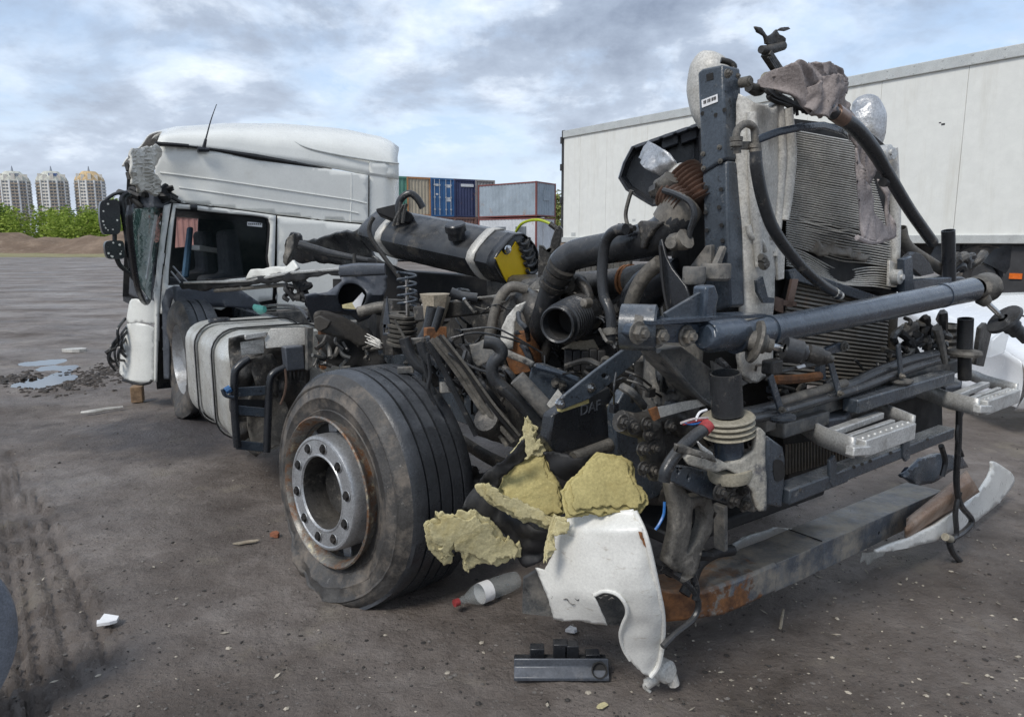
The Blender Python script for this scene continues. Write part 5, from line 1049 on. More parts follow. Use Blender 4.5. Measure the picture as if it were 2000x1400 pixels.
q = MB(); sheet(q, [(978, 665), (980, 640), (990, 618), (1008, 596), (1028, 588), (1022, 604), (1006, 628), (1004, 650), (1002, 682), (990, 682)], lambda x, y: D(x, y, 2.86), 5, disp=lambda p: Vector((0, .02 * fn(p, 14), 0))); P_('heat_shield', q, 'aluminium_old', smooth=50, solid=.006)
P_('rusty_downpipe', MB().tube(DL([(1016, 650), (1022, 690), (1030, 720)], 2.95), [.07, .075, .07], 14), 'rust')
P_('compressor_neck', MB().tube(WL([(1040, 585), (1060, 570), (1085, 560)], .86), [.05, .055, .04], 12), 'cast_dusty'); P_('actuator', MB().lathe(W(1118, 552, .82), -LT, [(-.05, .03), (0, .04), (.02, .04), (.03, .02), (.03, 0)], 16), 'cast_dusty')
hose('oil_pipe', WL([(1130, 548), (1144, 562), (1152, 585), (1150, 600)], .80), .020, 'cast_dark')
hose('drain_pipe', WL([(1070, 660), (1066, 685), (1062, 702)], .78), .022, 'cast_dark')
# round muffler-like pipe on the radiator side
hose('large_bend', WL([(1240, 700), (1234, 660), (1230, 610), (1242, 568), (1262, 536), (1290, 512)], .74), .026, 'dusty_hose', seg=14)
P_('coolant_elbow', MB().tube(WL([(1255, 630), (1252, 590), (1270, 562), (1300, 545), (1330, 535)], .92), [.08, .082, .08, .07, .06], 18), 'black_plastic')
P_('fan_shroud', MB().bar(T(.86, .92, 1.22), T(.86, 1.72, 1.22), .08, .86, UP), 'core_dark', bevel=.01)

# tangle of lines, clamps and plugs over the engine side
for i in range(110):
    x0, y0 = random.uniform(850, 1235), random.uniform(575, 770); w0 = random.uniform(.62, .86)
    if 1020 < x0 < 1150 and 575 < y0 < 690: w0 = .95
    a = random.uniform(-.5, 1.6); l_ = random.uniform(25, 85)
    pts_ = [W(x0, y0, w0), W(x0 + math.cos(a) * l_ * .4 + random.uniform(-9, 9), y0 + math.sin(a) * l_ * .4 + random.uniform(-9, 9), w0 - random.uniform(0, .05)), W(x0 + math.cos(a) * l_ * .8, y0 + math.sin(a) * l_ * .8 + random.uniform(-12, 12), w0 - random.uniform(-.03, .04)), W(x0 + math.cos(a) * l_, y0 + math.sin(a) * l_ + random.uniform(0, 16), w0 + .05)]
    r_ = random.choice((.003, .004, .004, .006, .006, .008, .011, .015)); mt = random.choice(['black_deep', 'rubber_hose', 'rubber_hose', 'black_plastic', 'cast_dark', 'black_deep', 'cast_dusty'])
    h_ = hose('engine_line', pts_, r_, mt, eng, seg=7)
    if i % 3 == 0: k_ = random.choice((1, 2)); d_ = (pts_[k_ + 1] - pts_[k_ - 1]).normalized(); P_('line_clamp', MB().tube([pts_[k_] - d_ * .006, pts_[k_] + d_ * .006], r_ * 1.45 + .002, 10, sm=False), random.choice(['chrome', 'cast_dusty', 'aluminium_old', 'black_deep']), eng)
    if i % 4 == 0: d_ = (pts_[-1] - pts_[-2]).normalized(); P_('plug', MB().bar(pts_[-1] - d_ * .02, pts_[-1] + d_ * .02, r_ * 2.6 + .01, r_ * 2.2 + .008), random.choice(['black_plastic', 'black_deep', 'grey_plastic', 'cast_dark']), eng, bevel=.002)
# ---------- black intake box, foil elbow, flex pipes
io = [(1207, 348), (1216, 318), (1233, 286), (1262, 276), (1300, 262), (1342, 248), (1372, 240), (1372, 300), (1370, 400), (1292, 402), (1274, 404), (1250, 390), (1222, 372)]
ICP = D(1290, 330, 3.05); ICN = Vector((-.25, -1, .05)).normalized()
def IB(x, y, d=0): return onpl(x, y, ICP - ICN * d, ICN)
cen = (1290, 330); sc2 = lambda k: [(cen[0] + (x - cen[0]) * k, cen[1] + (y - cen[1]) * k) for x, y in io]
q = MB(); rings = [[IB(x, y, 0.0) for x, y in sc2(.90)], [IB(x, y, -.012) for x, y in sc2(.93)], [IB(x, y, -.012) for x, y in sc2(.985)], [IB(x, y, .012) for x, y in sc2(1.0)], [IB(x, y, .16) for x, y in sc2(.95)]]
loft(q, rings, False); loft(q, [[IB(x, y, 0.0) for x, y in sc2(.90)], [IB(x, y, .09) for x, y in sc2(.80)]], False); n0 = len(io)
q.add([IB(x, y, .09) for x, y in sc2(.80)], [tuple(range(n0))]); q.add([IB(x, y, .16) for x, y in sc2(.95)], [tuple(range(n0))]); ib = P_('air_box', q, 'black_plastic', smooth=30)
for k in range(5): x0 = 1240 + k * 27; y0 = 283 - k * 9.5; q = MB(); q.plate([IB(x0, y0, -.03), IB(x0 + 22, y0 - 7.6, -.03), IB(x0 + 22, y0 - 1, -.03), IB(x0, y0 + 7, -.03)], .06, -ICN); P_('box_rib', q, 'grey_plastic', ib, bevel=.004)
for k in range(2): x0 = 1290 + k * 38; y0 = 272 - k * 11; q = MB(); q.plate([IB(x0, y0, .03), IB(x0 + 34, y0 - 10, .03), IB(x0 + 35, y0 + 8, .03), IB(x0 + 2, y0 + 20, .03)], .03, -ICN); P_('box_pad', q, 'grey_plastic', ib, bevel=.005)
hose('box_leg', [IB(1296, 400, .05), IB(1302, 412, .05), IB(1312, 425, .06)], .03, 'black_plastic', ib)
q = MB(); sheet(q, [(1244, 308), (1258, 288), (1270, 277), (1300, 294), (1322, 316), (1340, 340), (1330, 356), (1318, 362), (1296, 350), (1276, 338), (1262, 328)], lambda x, y: W(x, y, .80 + .00012 * ((x - 1290) * .6 + (y - 318) * .8) ** 2 * .3), 6, ragged=1.2, disp=lambda p: LT * (.018 * fn(p, 16) + .012 * fn(p, 30, 3))); P_('foil_shield', q, 'foil', smooth=30, solid=.006)
def flex(name, pts, r, n, mt, parent=None):
    P = spline(pts, 10); L_ = [0]
    for a, b in zip(P, P[1:]): L_.append(L_[-1] + (b - a).length)
    m = n * 10; Q = []; rr = []
    for k in range(m + 1):
        d = L_[-1] * k / m; j = 0
        while j < len(P) - 2 and L_[j + 1] < d: j += 1
        t = (d - L_[j]) / max(1e-9, L_[j + 1] - L_[j]); Q.append(P[j].lerp(P[j + 1], t)); rr.append(r * (1 + .17 * math.cos(2 * math.pi * k / 10)))
    q = MB(); q.tube(Q, rr, 16, sm=False); return P_(name, q, mt, parent, smooth=60)
flex('flex_pipe', WL([(1302, 380), (1322, 392), (1336, 404)], .77), .042, 6, 'copper_flex'); flex('flex_pipe', WL([(1334, 348), (1352, 366), (1366, 384), (1374, 400)], .84), .062, 8, 'copper_flex')
P_('flex_collar', MB().tube(WL([(1322, 356), (1336, 346), (1342, 342)], .84), [.045, .05, .045], 18), 'aluminium_old'); P_('sensor_body', MB().tube(WL([(1284, 364), (1302, 358), (1312, 346)], .76), [.022, .03, .026], 12), 'cast_dusty'); P_('sensor_connector', MB().tube(WL([(1276, 376), (1290, 370)], .75), [.024, .028], 8), 'cast_dark')
hose('sensor_lead', WL([(1296, 372), (1320, 380), (1348, 396), (1356, 420), (1348, 450), (1344, 466)], .72), .010, 'rubber_hose', seg=8)
q = MB(); q.plate(WL([(1287, 470), (1292, 466), (1300, 500), (1312, 524), (1340, 560), (1350, 590), (1306, 610), (1300, 596), (1288, 540)], .70), .01, LT); P_('dark_guard_plate', q, 'black_plastic', bevel=.003)
hose('guard_edge', WL([(1289, 480), (1296, 560), (1306, 612)], .69), .006, 'black_deep', seg=6)

# ---------- upright post beside the radiator
CW = .80
pst = P_('upright_post', MB().plate(WL([(1362, 142), (1372, 134), (1412, 126), (1414, 200), (1418, 310), (1370, 340), (1366, 240)], CW), .085, LT), 'frame_steel', bevel=.008)
P_('post_lower', MB().plate([p + LT * .006 for p in WL([(1369, 338), (1417, 312), (1420, 440), (1424, 600), (1376, 612), (1372, 480)], CW)], .074, LT), 'frame_steel', pst, bevel=.008)
P_('post_window', MB().plate(WL([(1379, 146), (1392, 142), (1393, 155), (1380, 159)], CW - .002), .01, LT), 'core_dark', pst)
P_('post_label', MB().plate(WL([(1370, 196), (1401, 184), (1401.5, 199), (1371, 211)], CW - .003), .002, LT), 'paper', pst)
for k in range(16):
    x = 1373.5 + k * 1.6; y = 197.5 - k * .62
    if k in (4, 9): continue
    P_('barcode_bar', MB().plate(WL([(x, y), (x + (.9 if k % 3 else .5), y - .3), (x + (.9 if k % 3 else .5), y + 6.2), (x, y + 6.5)], CW - .0045), .001, LT), 'print_dark', pst)
for x, y in [(1373, 301), (1405, 288), (1374, 329), (1407, 315), (1398, 225), (1372, 222), (1415, 215), (1404, 405), (1378, 415), (1409, 440), (1380, 450), (1379, 366), (1411, 470), (1408, 370)]:
    P_('post_hole', MB().tube([W(x, y, CW - .003), W(x, y, CW + .02)], .0065, 10), 'core_dark', pst)
    if y in (301, 288, 329, 315): bolts(pst, [W(x, y, CW - .002)], -LT, .0055, 'cast_dusty', .005)
bolts(pst, [S(1421, 144, S_) for S_ in (1.13,)], FW, .010, 'cast_dusty'); bolts(pst, [S(1436, 150, 1.10)], FW, .010, 'cast_dusty')
dm = D(1393, 180, 2.75); P_('grey_dome', MB().tube([D(1392, 245, 2.72), D(1388, 215, 2.72), D(1386, 175, 2.72), D(1392, 140, 2.72), D(1402, 122, 2.72), D(1408, 113, 2.72)], [.05, .07, .082, .085, .07, .03], 20), 'aluminium_old')
hose('dome_clip', DL([(1408, 118), (1424, 122), (1434, 130), (1430, 138)], 2.5), .010, 'cast_dark')
q = MB(); q.plate(WL([(1338, 532), (1378, 480), (1388, 478), (1388, 532)], .76), .02, LT); P_('foot_gusset', q, 'frame_dirty', pst, bevel=.003)
q = MB(); q.plate(SL([(1398, 520), (1416, 480), (1420, 484), (1402, 540)], 1.16), .02, -FW); P_('foot_gusset', q, 'frame_dirty', pst, bevel=.003)
for c_, r_ in (((1355, 541), .034), ((1397, 534), .046)): P_('rubber_mount', MB().lathe(S(c_[0], c_[1] + 14, 1.16), UP, [(0, r_ * .85), (.008, r_), (.045, r_), (.052, r_ * .95), (.053, r_ * .5)], 24), 'frame_dirty')

# ---------- radiator pack
rad = P_('radiator', MB().plate([S(x, y, 1.02) for x, y in [(1535, 230), (1690, 250), (1748, 300), (1752, 560), (1748, 700), (1520, 745), (1505, 560)]], .10, -FW), 'core_dark')
def tankp(x, y): return S(x, y, 1.12 + .05 * math.cos((x - 1480) / 50.0 * 1.5))
q = MB(); sheet(q, [(1438, 200), (1442, 183), (1456, 190), (1470, 200), (1500, 206), (1506, 216), (1520, 200), (1530, 204), (1532, 300), (1526, 420), (1512, 560), (1506, 640), (1508, 700), (1496, 736), (1466, 748), (1450, 738), (1444, 700), (1442, 560), (1440, 400), (1437, 300)], tankp, 8, ragged=.8, disp=lambda p: FW * (.010 * fn(p, 6) + .005 * fn(p, 16))); et = P_('end_tank', q, 'aluminium_old', rad, smooth=50, solid=.03)
hose('tank_fold', [tankp(x, y) + FW * .012 for x, y in [(1462, 220), (1466, 330), (1470, 420), (1476, 520)]], [.016, .020, .018, .012], 'aluminium_old', et); hose('tank_fold', [tankp(x, y) + FW * .01 for x, y in [(1456, 440), (1462, 460), (1480, 470), (1490, 490)]], .010, 'aluminium_old', et)
hose('white_riser', SL([(1537, 212), (1543, 300), (1536, 380), (1530, 430)], 1.15), [.018, .022, .022, .018], 'aluminium_old', rad, seg=12); hose('white_riser', SL([(1522, 206), (1526, 300), (1520, 400), (1512, 500)], 1.14), [.014, .018, .018, .016], 'aluminium_old', rad, seg=12)
hose('right_riser', SL([(1742, 290), (1746, 400), (1745, 500), (1740, 560)], 1.06), [.022, .026, .026, .022], 'aluminium_old', rad, seg=12); hose('right_riser', SL([(1742, 580), (1738, 650), (1742, 700)], 1.04), .03, 'fins_dark', rad)
# upper core: fine fins, buckled in the lower third
q = MB(); NF = 60
for k in range(NF):
    t = k / (NF - 1); y0 = 256 + (518 - 256) * t; x0 = 1552 - 14 * t - 6 * math.sin(t * 3); x1 = 1684 + 54 * min(1, t * 1.6); y1 = y0 + 24 + 22 * t; pts = []
    for j in range(13):
        f = j / 12; x = x0 + (x1 - x0) * f; y = y0 + (y1 - y0) * f
        bk = math.exp(-((t - .90) / .13) ** 2) * math.exp(-((f - .5) / .26) ** 2); bk2 = math.exp(-((t - .66) / .05) ** 2) * (.3 + .7 * f)
        y += 24 * bk * (1.0 if t > .86 else .4) - 5 * bk2 * fn((x * .05, k * .7, 0), 1.0) + 1.2 * fn((x * .03, k * .3, 2), 1)
        pts.append(S(x, y, 1.075 + .02 * math.sin(f * 3.14) - .05 * bk + .012 * bk2 * fn((x * .2, k, 1), 1)))
    q.tube(pts, .0031, 5, n=2, flat=1.3)
o = P_('core_fins', q, 'fins', rad, kind='stuff', smooth=80)
q = MB(); sheet(q, [(1548, 250), (1690, 262), (1742, 310), (1742, 575), (1640, 560), (1532, 522), (1536, 400)], lambda x, y: S(x, y, 1.055), 10, disp=lambda p: FW * .01 * fn(p, 9)); P_('core_face', q, 'core_dark', rad, smooth=60)
q = MB(); sheet(q, [(1560, 456), (1620, 462), (1664, 478), (1700, 500), (1690, 512), (1640, 500), (1600, 500), (1570, 482)], lambda x, y: S(x, y, 1.081), 6, ragged=2, disp=lambda p: FW * .012 * fn(p, 22)); P_('scuffed_fins', q, 'fins_dark', rad, solid=.004)
# lower condenser: wide louvres
q = MB()
P_('condenser_face', MB().plate([S(x, y, 1.045) for x, y in [(1545, 540), (1740, 590), (1738, 720), (1700, 762), (1500, 745), (1520, 640)]], .02, -FW), 'core_dark', rad)
for k in range(24):
    t = k / 23; y0 = 552 + (742 - 552) * t; x0 = 1546 - 40 * t; x1 = 1736 - 10 * t; y1 = y0 + 38 - 22 * t
    P_('louvre', MB().bar(S(x0, y0, 1.075), S(x1, y1, 1.075), .010, .008, FW + UP * .6), 'fins_dark', rad)
q = MB(); sheet(q, [(1444, 640), (1506, 640), (1510, 700), (1500, 735), (1480, 748), (1455, 735), (1446, 700)], lambda x, y: S(x, y, 1.18), 6, disp=lambda p: FW * .012 * fn(p, 10)); P_('tank_foot', q, 'aluminium_old', rad, solid=.02)
q = MB(); q.plate(SL([(1540, 528), (1560, 524), (1650, 556), (1720, 580), (1738, 588), (1732, 604), (1640, 572), (1545, 546)], 1.10), .02, -FW); P_('cross_strip', q, 'frame_steel', rad, bevel=.003)
for pl in ([(1548, 545), (1560, 545), (1548, 600), (1536, 598)], [(1512, 578), (1530, 584), (1530, 612), (1514, 606)], [(1526, 585), (1556, 590), (1556, 598), (1528, 596)]): q = MB(); q.plate(SL(pl, 1.12), .01, -FW); P_('rusty_tab', q, 'copper_flex', rad)
q = MB(); q.plate(SL([(1478, 548), (1490, 540), (1500, 580), (1512, 582), (1512, 592), (1492, 592), (1480, 570)], 1.20), .01, -FW); P_('blue_tab', q, 'frame_steel', rad)
for c_ in ((1506, 462), (1759, 541), (1738, 298)): P_('mount_boss', MB().lathe(S(c_[0], c_[1], 1.15), FW, [(-.04, .03), (0, .03), (.004, .024), (.004, .012), (.012, .012), (.012, 0)], 18), 'aluminium', rad)
q = MB(); q.plate(SL([(1488, 446), (1512, 448), (1526, 476), (1534, 484), (1532, 545), (1520, 548), (1518, 500), (1498, 480)], 1.15), .012, -FW); P_('mount_bracket', q, 'aluminium_old', rad, bevel=.003)
q = MB(); q.plate(SL([(1738, 508), (1766, 520), (1770, 555), (1736, 560)], 1.12), .012, -FW); P_('mount_bracket', q, 'aluminium_old', rad, bevel=.003)
q = MB(); q.plate(SL([(1722, 286), (1748, 288), (1756, 300), (1748, 312), (1728, 310)], 1.1), .02, -FW); P_('mount_bracket', q, 'aluminium', rad, bevel=.003)
for i in range(8): P_('scratched_clip', MB().tube([S(1484 + random.uniform(0, 14), 498 + random.uniform(0, 24), 1.2), S(1486 + random.uniform(0, 14), 500 + random.uniform(0, 24), 1.2)], .012, 6), 'cast_dusty', rad)
# handle-shaped tube with hose, and straps
hd = hose('handle_tube', SL([(1440, 300), (1438, 262), (1448, 246), (1460, 242), (1472, 250), (1474, 268), (1476, 290)], 1.26), .011, 'cast_dusty', seg=10)
for x, y in ((1438, 272), (1438, 282), (1474, 285), (1475, 293)): P_('tube_ring', MB().lathe(S(x, y, 1.26), UP, [(-.006, .011), (-.006, .018), (.006, .018), (.006, .011)], 14), 'cast_dusty', hd)
q = MB(); q.plate(SL([(1436, 292), (1440, 276), (1470, 276), (1478, 282), (1470, 292)], 1.25), .02, -FW); P_('handle_base', q, 'cast_dusty', hd, bevel=.004)
hose('drooping_hose', SL([(1476, 296), (1478, 330), (1490, 390), (1512, 450), (1556, 510), (1600, 552), (1636, 576)], 1.30), [.017, .018, .018, .018, .018, .017, .017], 'rubber_hose', seg=14)
P_('hose_end', MB().tube(SL([(1628, 571), (1642, 578)], 1.30), [.018, .013], 10), 'aluminium_old')
q = MB(); q.grid(lambda u, v: (lambda p: S(p[0], p[1] + 17 * v * (1 - .25 * u), 1.20 + .05 * math.sin(u * 3.1)))(lerp_path([(1476, 266), (1520, 250), (1570, 240), (1610, 238), (1650, 250), (1662, 262)], 20)[int(round(u * 20))]), 20, 3); P_('flat_strap', q, 'frame_wet', smooth=60, solid=.006)
# long black drain hose from the top to lower right
lh = hose('long_hose', SL([(1606, 205), (1640, 228), (1672, 252), (1705, 292), (1740, 350), (1778, 412), (1822, 474)], 1.32), [.020, .022, .024, .023, .021, .020, .020], 'rubber_hose', seg=16, hollow=.05)
P_('hose_sleeve', MB().tube(SL([(1630, 219), (1648, 232)], 1.32), .026, 14), 'copper_flex', lh)
P_('hose_tee', MB().tube(SL([(1732, 358), (1724, 356)], 1.32), [.012, .016], 8), 'black_deep', lh)
# broken bracket sticking up
q = MB(); sheet(q, [(1474, 52), (1484, 54), (1498, 72), (1512, 64), (1518, 58), (1524, 68), (1532, 76), (1533, 88), (1524, 94), (1516, 98), (1508, 90), (1496, 86), (1492, 72), (1478, 64)], lambda x, y: S(x, y, 1.12), 4, ragged=.8, disp=lambda p: FW * .015 * fn(p, 20)); tbk = P_('broken_bracket', q, 'cast_dark', smooth=40, solid=.006)
q = MB(); sheet(q, [(1518, 60), (1526, 54), (1540, 53), (1544, 57), (1534, 61), (1524, 60)], lambda x, y: S(x, y, 1.12), 4); P_('bracket_tip', q, 'cast_dark', tbk, solid=.006)
hose('bracket_pin', SL([(1486, 97), (1500, 98), (1530, 90)], 1.12), [.012, .016, .014], 'cast_dark', tbk)
q = MB(); q.bar(S(1496, 104, 1.12), S(1546, 178, 1.12), .018, .035, FW); P_('bracket_stem', q, 'cast_dark', tbk, bevel=.003)
for k in range(4): P_('stem_rib', MB().bar(S(1500 + k * 4, 112, 1.135), S(1534 + k * 4, 166, 1.135), .006, .006, FW), 'cast_dark', tbk)
P_('roller', MB().lathe(S(1458, 160, 1.14), FW, [(-.02, .016), (.012, .016), (.013, .010), (.018, .010), (.018, 0)], 16), 'cast_dusty'); P_('roller_arm', MB().tube(SL([(1462, 170), (1480, 176), (1496, 160), (1508, 150)], 1.10), [.016, .02, .022, .02], 10), 'cast_dark'); hose('brass_plug', SL([(1494, 152), (1512, 160)], 1.13), .018, 'beige_rubber')
for i in range(10): hose('torn_wire', [S(1500 + random.uniform(-20, 20), 165 + random.uniform(-8, 14), 1.12), S(1530 + random.uniform(-25, 25), 182 + random.uniform(-10, 16), 1.15), S(1556 + random.uniform(-20, 30), 205 + random.uniform(-10, 25), 1.15)], random.uniform(.004, .009), 'black_deep', seg=6)
P_('silver_dome', MB().tube(DL([(1684, 290), (1688, 262), (1690, 232), (1684, 208), (1672, 196)], 3.25), [.075, .085, .085, .07, .02], 20), 'foil')

# ---------- cab torsion tube across the front
TS = 1.32
tube = P_('torsion_tube', MB().tube(SL([(1432, 662), (1480, 650), (1560, 634), (1700, 607), (1840, 578), (1896, 566)], TS), [.043, .043, .043, .044, .045, .049], 28), 'frame_wet')
for a, b in (((1838, 578), (1846, 576)), ((1498, 646), (1504, 645))): P_('tube_weld', MB().tube(SL([a, b], TS), .0475, 28), 'frame_wet', tube)
P_('tube_boss', MB().tube(SL([(1374, 656), (1384, 657), (1430, 652), (1446, 650)], TS), [.028, .045, .046, .042], 24), 'frame_wet', tube)
q = MB(); q.plate([p + UP * 0 for p in SL([(1240, 634), (1258, 628), (1390, 630), (1390, 672), (1250, 668), (1236, 655)], TS - .02)], .05, -FW); P_('tube_lever', q, 'frame_wet', tube, bevel=.006)
P_('lever_top', MB().bar(S(1246, 628, 1.28), S(1470, 614, 1.28), .09, .010), 'frame_wet', tube)
for x, y, r_ in ((1246, 650, .021), (1284, 656, .022), (1340, 656, .021)): P_('lever_bolt', MB().bolt(S(x, y, TS - .018), FW, r_, .022), 'cast_dusty', tube)
P_('lever_bush', MB().lathe(S(1266, 640, 1.27), LT * .6 + FW * .8, [(-.07, .05), (-.07, .062), (.02, .062), (.025, .05), (.012, .045), (.012, 0)], 28), 'frame_steel', tube); P_('bush_core', MB().lathe(S(1264, 636, 1.29), LT * .6 + FW * .8, [(-.03, .034), (-.008, .032), (-.004, 0)], 24), 'cast_dusty', tube)
P_('tube_end_flange', MB().lathe(S(1916, 562, TS), LT, [(-.05, .04), (-.03, .052), (.02, .055), (.05, .062), (.055, .062), (.06, .045), (.05, 0)], 24), 'cast_dusty', tube); P_('end_cap', MB().lathe(S(1930, 556, TS - .01), LT * .6 + FW * .5, [(0, .045), (.02, .042), (.026, .02), (.026, 0)], 20), 'rust', tube)
q = MB(); q.plate(SL([(1300, 612), (1376, 566), (1392, 560), (1400, 590), (1400, 622), (1306, 628)], 1.27), .012, -FW); P_('mount_web', q, 'frame_steel', bevel=.003)
q = MB(); q.plate(SL([(1380, 560), (1398, 556), (1406, 580), (1394, 622), (1376, 622)], 1.29), .05, -FW); P_('mount_lug', q, 'frame_wet', bevel=.008)
q = MB(); q.plate(SL([(1285, 684), (1333, 677), (1402, 728), (1402, 796), (1366, 775), (1300, 710)], 1.22), .08, -FW); ch = P_('brace_channel', q, 'frame_dirty', bevel=.006)
q = MB(); q.tube(SL([(1286, 686), (1310, 712), (1366, 776), (1398, 795)], 1.225), .008, 8, n=3); P_('channel_lip', q, 'frame_dirty', ch)
q = MB(); q.plate(SL([(1392, 705), (1462, 748), (1448, 756), (1398, 735)], 1.24), .012, -FW); P_('brace_flange', q, 'frame_dirty', bevel=.002)
P_('drum', MB().lathe(S(1312, 740, 1.05), UP, [(-.16, .09), (.10, .095), (.12, .08), (.12, 0)], 26), 'cast_dusty')
P_('drum_left', MB().tube(SL([(1255, 700), (1262, 745), (1268, 770)], .98), [.03, .035, .03], 14), 'cast_dark')
q = MB(); q.plate(SL([(1220, 762), (1300, 790), (1304, 960), (1240, 990), (1205, 900), (1200, 800)], .93), .04, -FW); P_('front_bulkhead', q, 'frame_steel', bevel=.006)

# shock absorbers / spring struts of the cab
def strut(px, ytop, ymid, rpx, s, mt='rubber_hose'):
    k = S(px + 1, ymid, s) - S(px, ymid, s); u = k.length * rpx
    A, B = S(px, ytop, s), S(px + 4, ymid, s); ax = (B - A); L_ = ax.length; ax.normalize()
    st = P_('cab_strut', MB().tube([A, A + ax * L_ * .96], u, 22, hollow=.03, sm=False), mt)
    for i in range(4): P_('strut_ring', MB().lathe(A + ax * (L_ + i * u * .36), ax, [(0, u * .9), (0, u * (1.62 - .05 * i)), (u * .12, u * 1.72), (u * .26, u * (1.62 - .05 * i)), (u * .34, u * .9)], 28), 'beige_rubber', st)
    P_('strut_lower', MB().tube([A + ax * (L_ + u * 1.2), A + ax * (L_ + u * 3.4)], [u * .95, u * .92], 20, sm=False), 'frame_wet', st)
    P_('strut_seat', MB().lathe(A + ax * (L_ + u * 3.5), ax, [(0, u * .5), (0, u * 1.45), (u * .4, u * 1.5), (u * .8, u * 1.4), (u * .9, u * .5)], 28), 'beige_rubber', st)
    return st
strut(1417, 728, 812, 19, 1.34)
st2 = P_('cab_strut', MB().tube(SL([(1886, 622), (1884, 684)], 1.3), .030, 20, hollow=.02, sm=False), 'rubber_hose'); P_('strut_ring', MB().lathe(S(1884, 690, 1.3), UP, [(-.01, .03), (-.01, .062), (.0, .066), (.012, .060), (.02, .03)], 24), 'cast_dusty', st2); P_('strut_lower', MB().tube(SL([(1884, 696), (1884, 740)], 1.3), .026, 16), 'black_deep', st2)
for i in range(5): P_('far_bellows', MB().lathe(S(1850, 640 + i * 13, 1.12), UP, [(-.02, .04), (0, .055), (.02, .04)], 20), 'cast_dark')
# damper with its rubber disc, near side
dd = (S(1535, 682, 1.42) - S(1470, 664, 1.36)).normalized(); d0 = S(1474, 667, 1.36)
dp = P_('damper', MB().lathe(d0, dd, [(-.03, .02), (-.006, .030), (-.004, .060), (.004, .063), (.010, .056), (.014, .030), (.03, .028), (.034, .021), (.05, .020), (.05, 0)], 28), 'cast_dusty')
P_('damper_rod', MB().cyl(d0 + dd * .03, d0 + dd * .13, .011), 'chrome', dp)
e0 = S(1532, 680, 1.43); P_('damper_bush', MB().lathe(e0, dd, [(0, .012), (0, .033), (.045, .034), (.05, .028), (.058, .026), (.06, .018), (.066, .014), (.066, 0)], 22), 'rubber_hose', dp); P_('damper_tip', MB().lathe(S(1574, 688, 1.44), dd, [(0, .016), (.006, .026), (.04, .026), (.05, .020), (.065, .019), (.066, .012), (.078, .011), (.078, 0)], 18), 'cast_dark', dp)
P_('bush_core', MB().lathe(S(1566, 686, 1.44), dd, [(0, .014), (.012, .012), (.014, 0)], 14), 'chrome', dp)
q = MB(); q.plate(SL([(1612, 682), (1640, 670), (1656, 668), (1656, 684), (1640, 688), (1614, 694)], 1.30), .02, -FW); P_('damper_tab', q, 'frame_wet', bevel=.003); bolts(dp, [S(1648, 676, 1.302)], FW, .013)
# damper at the far end
f0, f1 = S(1918, 582, 1.34), S(1962, 624, 1.40); fd = (f1 - f0).normalized(); dq = P_('damper', MB().tube([f0, f0 + fd * .03], [.03, .022], 14), 'cast_dusty'); P_('damper_rod', MB().cyl(f0, f1, .011), 'chrome', dq)
P_('damper_disc', MB().lathe(f1, fd, [(-.01, .02), (-.008, .07), (.004, .074), (.012, .06), (.016, .034), (.05, .036), (.055, .03), (.08, .03), (.085, .02), (.13, .02), (.13, 0)], 24), 'rubber_hose', dq)
# junk right of the radiator
hose('stub_pipe', SL([(1852, 450), (1853, 500), (1854, 556)], 1.10), .028, 'black_plastic', seg=18, hollow=.06)
hose('bent_pipe', SL([(1758, 446), (1764, 470), (1780, 490), (1812, 510), (1850, 534)], 1.02), [.027, .027, .027, .026, .025], 'dusty_hose', seg=14, hollow=.04)
q = MB(); q.plate(SL([(1766, 512), (1786, 492), (1800, 496), (1816, 512), (1826, 534), (1800, 540)], 1.14), .03, -FW); P_('cup_bracket', q, 'black_plastic', bevel=.004)
q = MB(); q.plate(SL([(1766, 506), (1782, 500), (1786, 572), (1768, 574)], 1.16), .03, -FW); P_('upright_bracket', q, 'frame_wet', bevel=.004)
q = MB(); q.plate(SL([(1782, 545), (1880, 540), (1900, 550), (1860, 562), (1786, 572)], 1.12), .10, -FW); P_('black_cross_box', q, 'frame_wet', bevel=.006)
for i in range(9): x0 = random.uniform(1860, 1920); hose('steering_joint', [S(x0 - 20, 520 + random.uniform(-14, 14), 1.05), S(x0, 510 + random.uniform(-14, 12), 1.08), S(x0 + random.uniform(0, 14), 500 + random.uniform(-8, 30), 1.08)], random.uniform(.010, .024), random.choice(['cast_dark', 'rubber_hose', 'cast_dusty']), seg=8)
for i in range(34):
    x0, y0 = random.uniform(1755, 1850), random.uniform(615, 700); hose('torn_harness', [S(x0, y0, 1.18), S(x0 + random.uniform(-22, 22), y0 + random.uniform(-14, 18), 1.22), S(x0 + random.uniform(-26, 26), y0 + random.uniform(4, 34), 1.2)], random.uniform(.005, .018), random.choice(['black_deep', 'rubber_hose', 'cast_dark', 'black_deep', 'cast_dusty']), seg=7)
for i in range(10): x0, y0 = random.uniform(1760, 1840), random.uniform(620, 720); q = MB(); q.box(S(x0, y0, 1.2), random.uniform(.02, .05), .02, random.uniform(.02, .05), LT); P_('connector', q, random.choice(['black_deep', 'grey_plastic', 'aluminium_old']), bevel=.003)
hose('grey_arm', SL([(1830, 640), (1838, 672), (1846, 708)], 1.26), [.018, .016, .012], 'frame_dirty', seg=8)
q = MB(); q.plate(SL([(1906, 712), (1916, 640), (1926, 630), (1938, 648), (1928, 690), (1922, 716)], 1.2), .02, -FW); P_('torn_plate', q, 'cast_dark', bevel=.003)

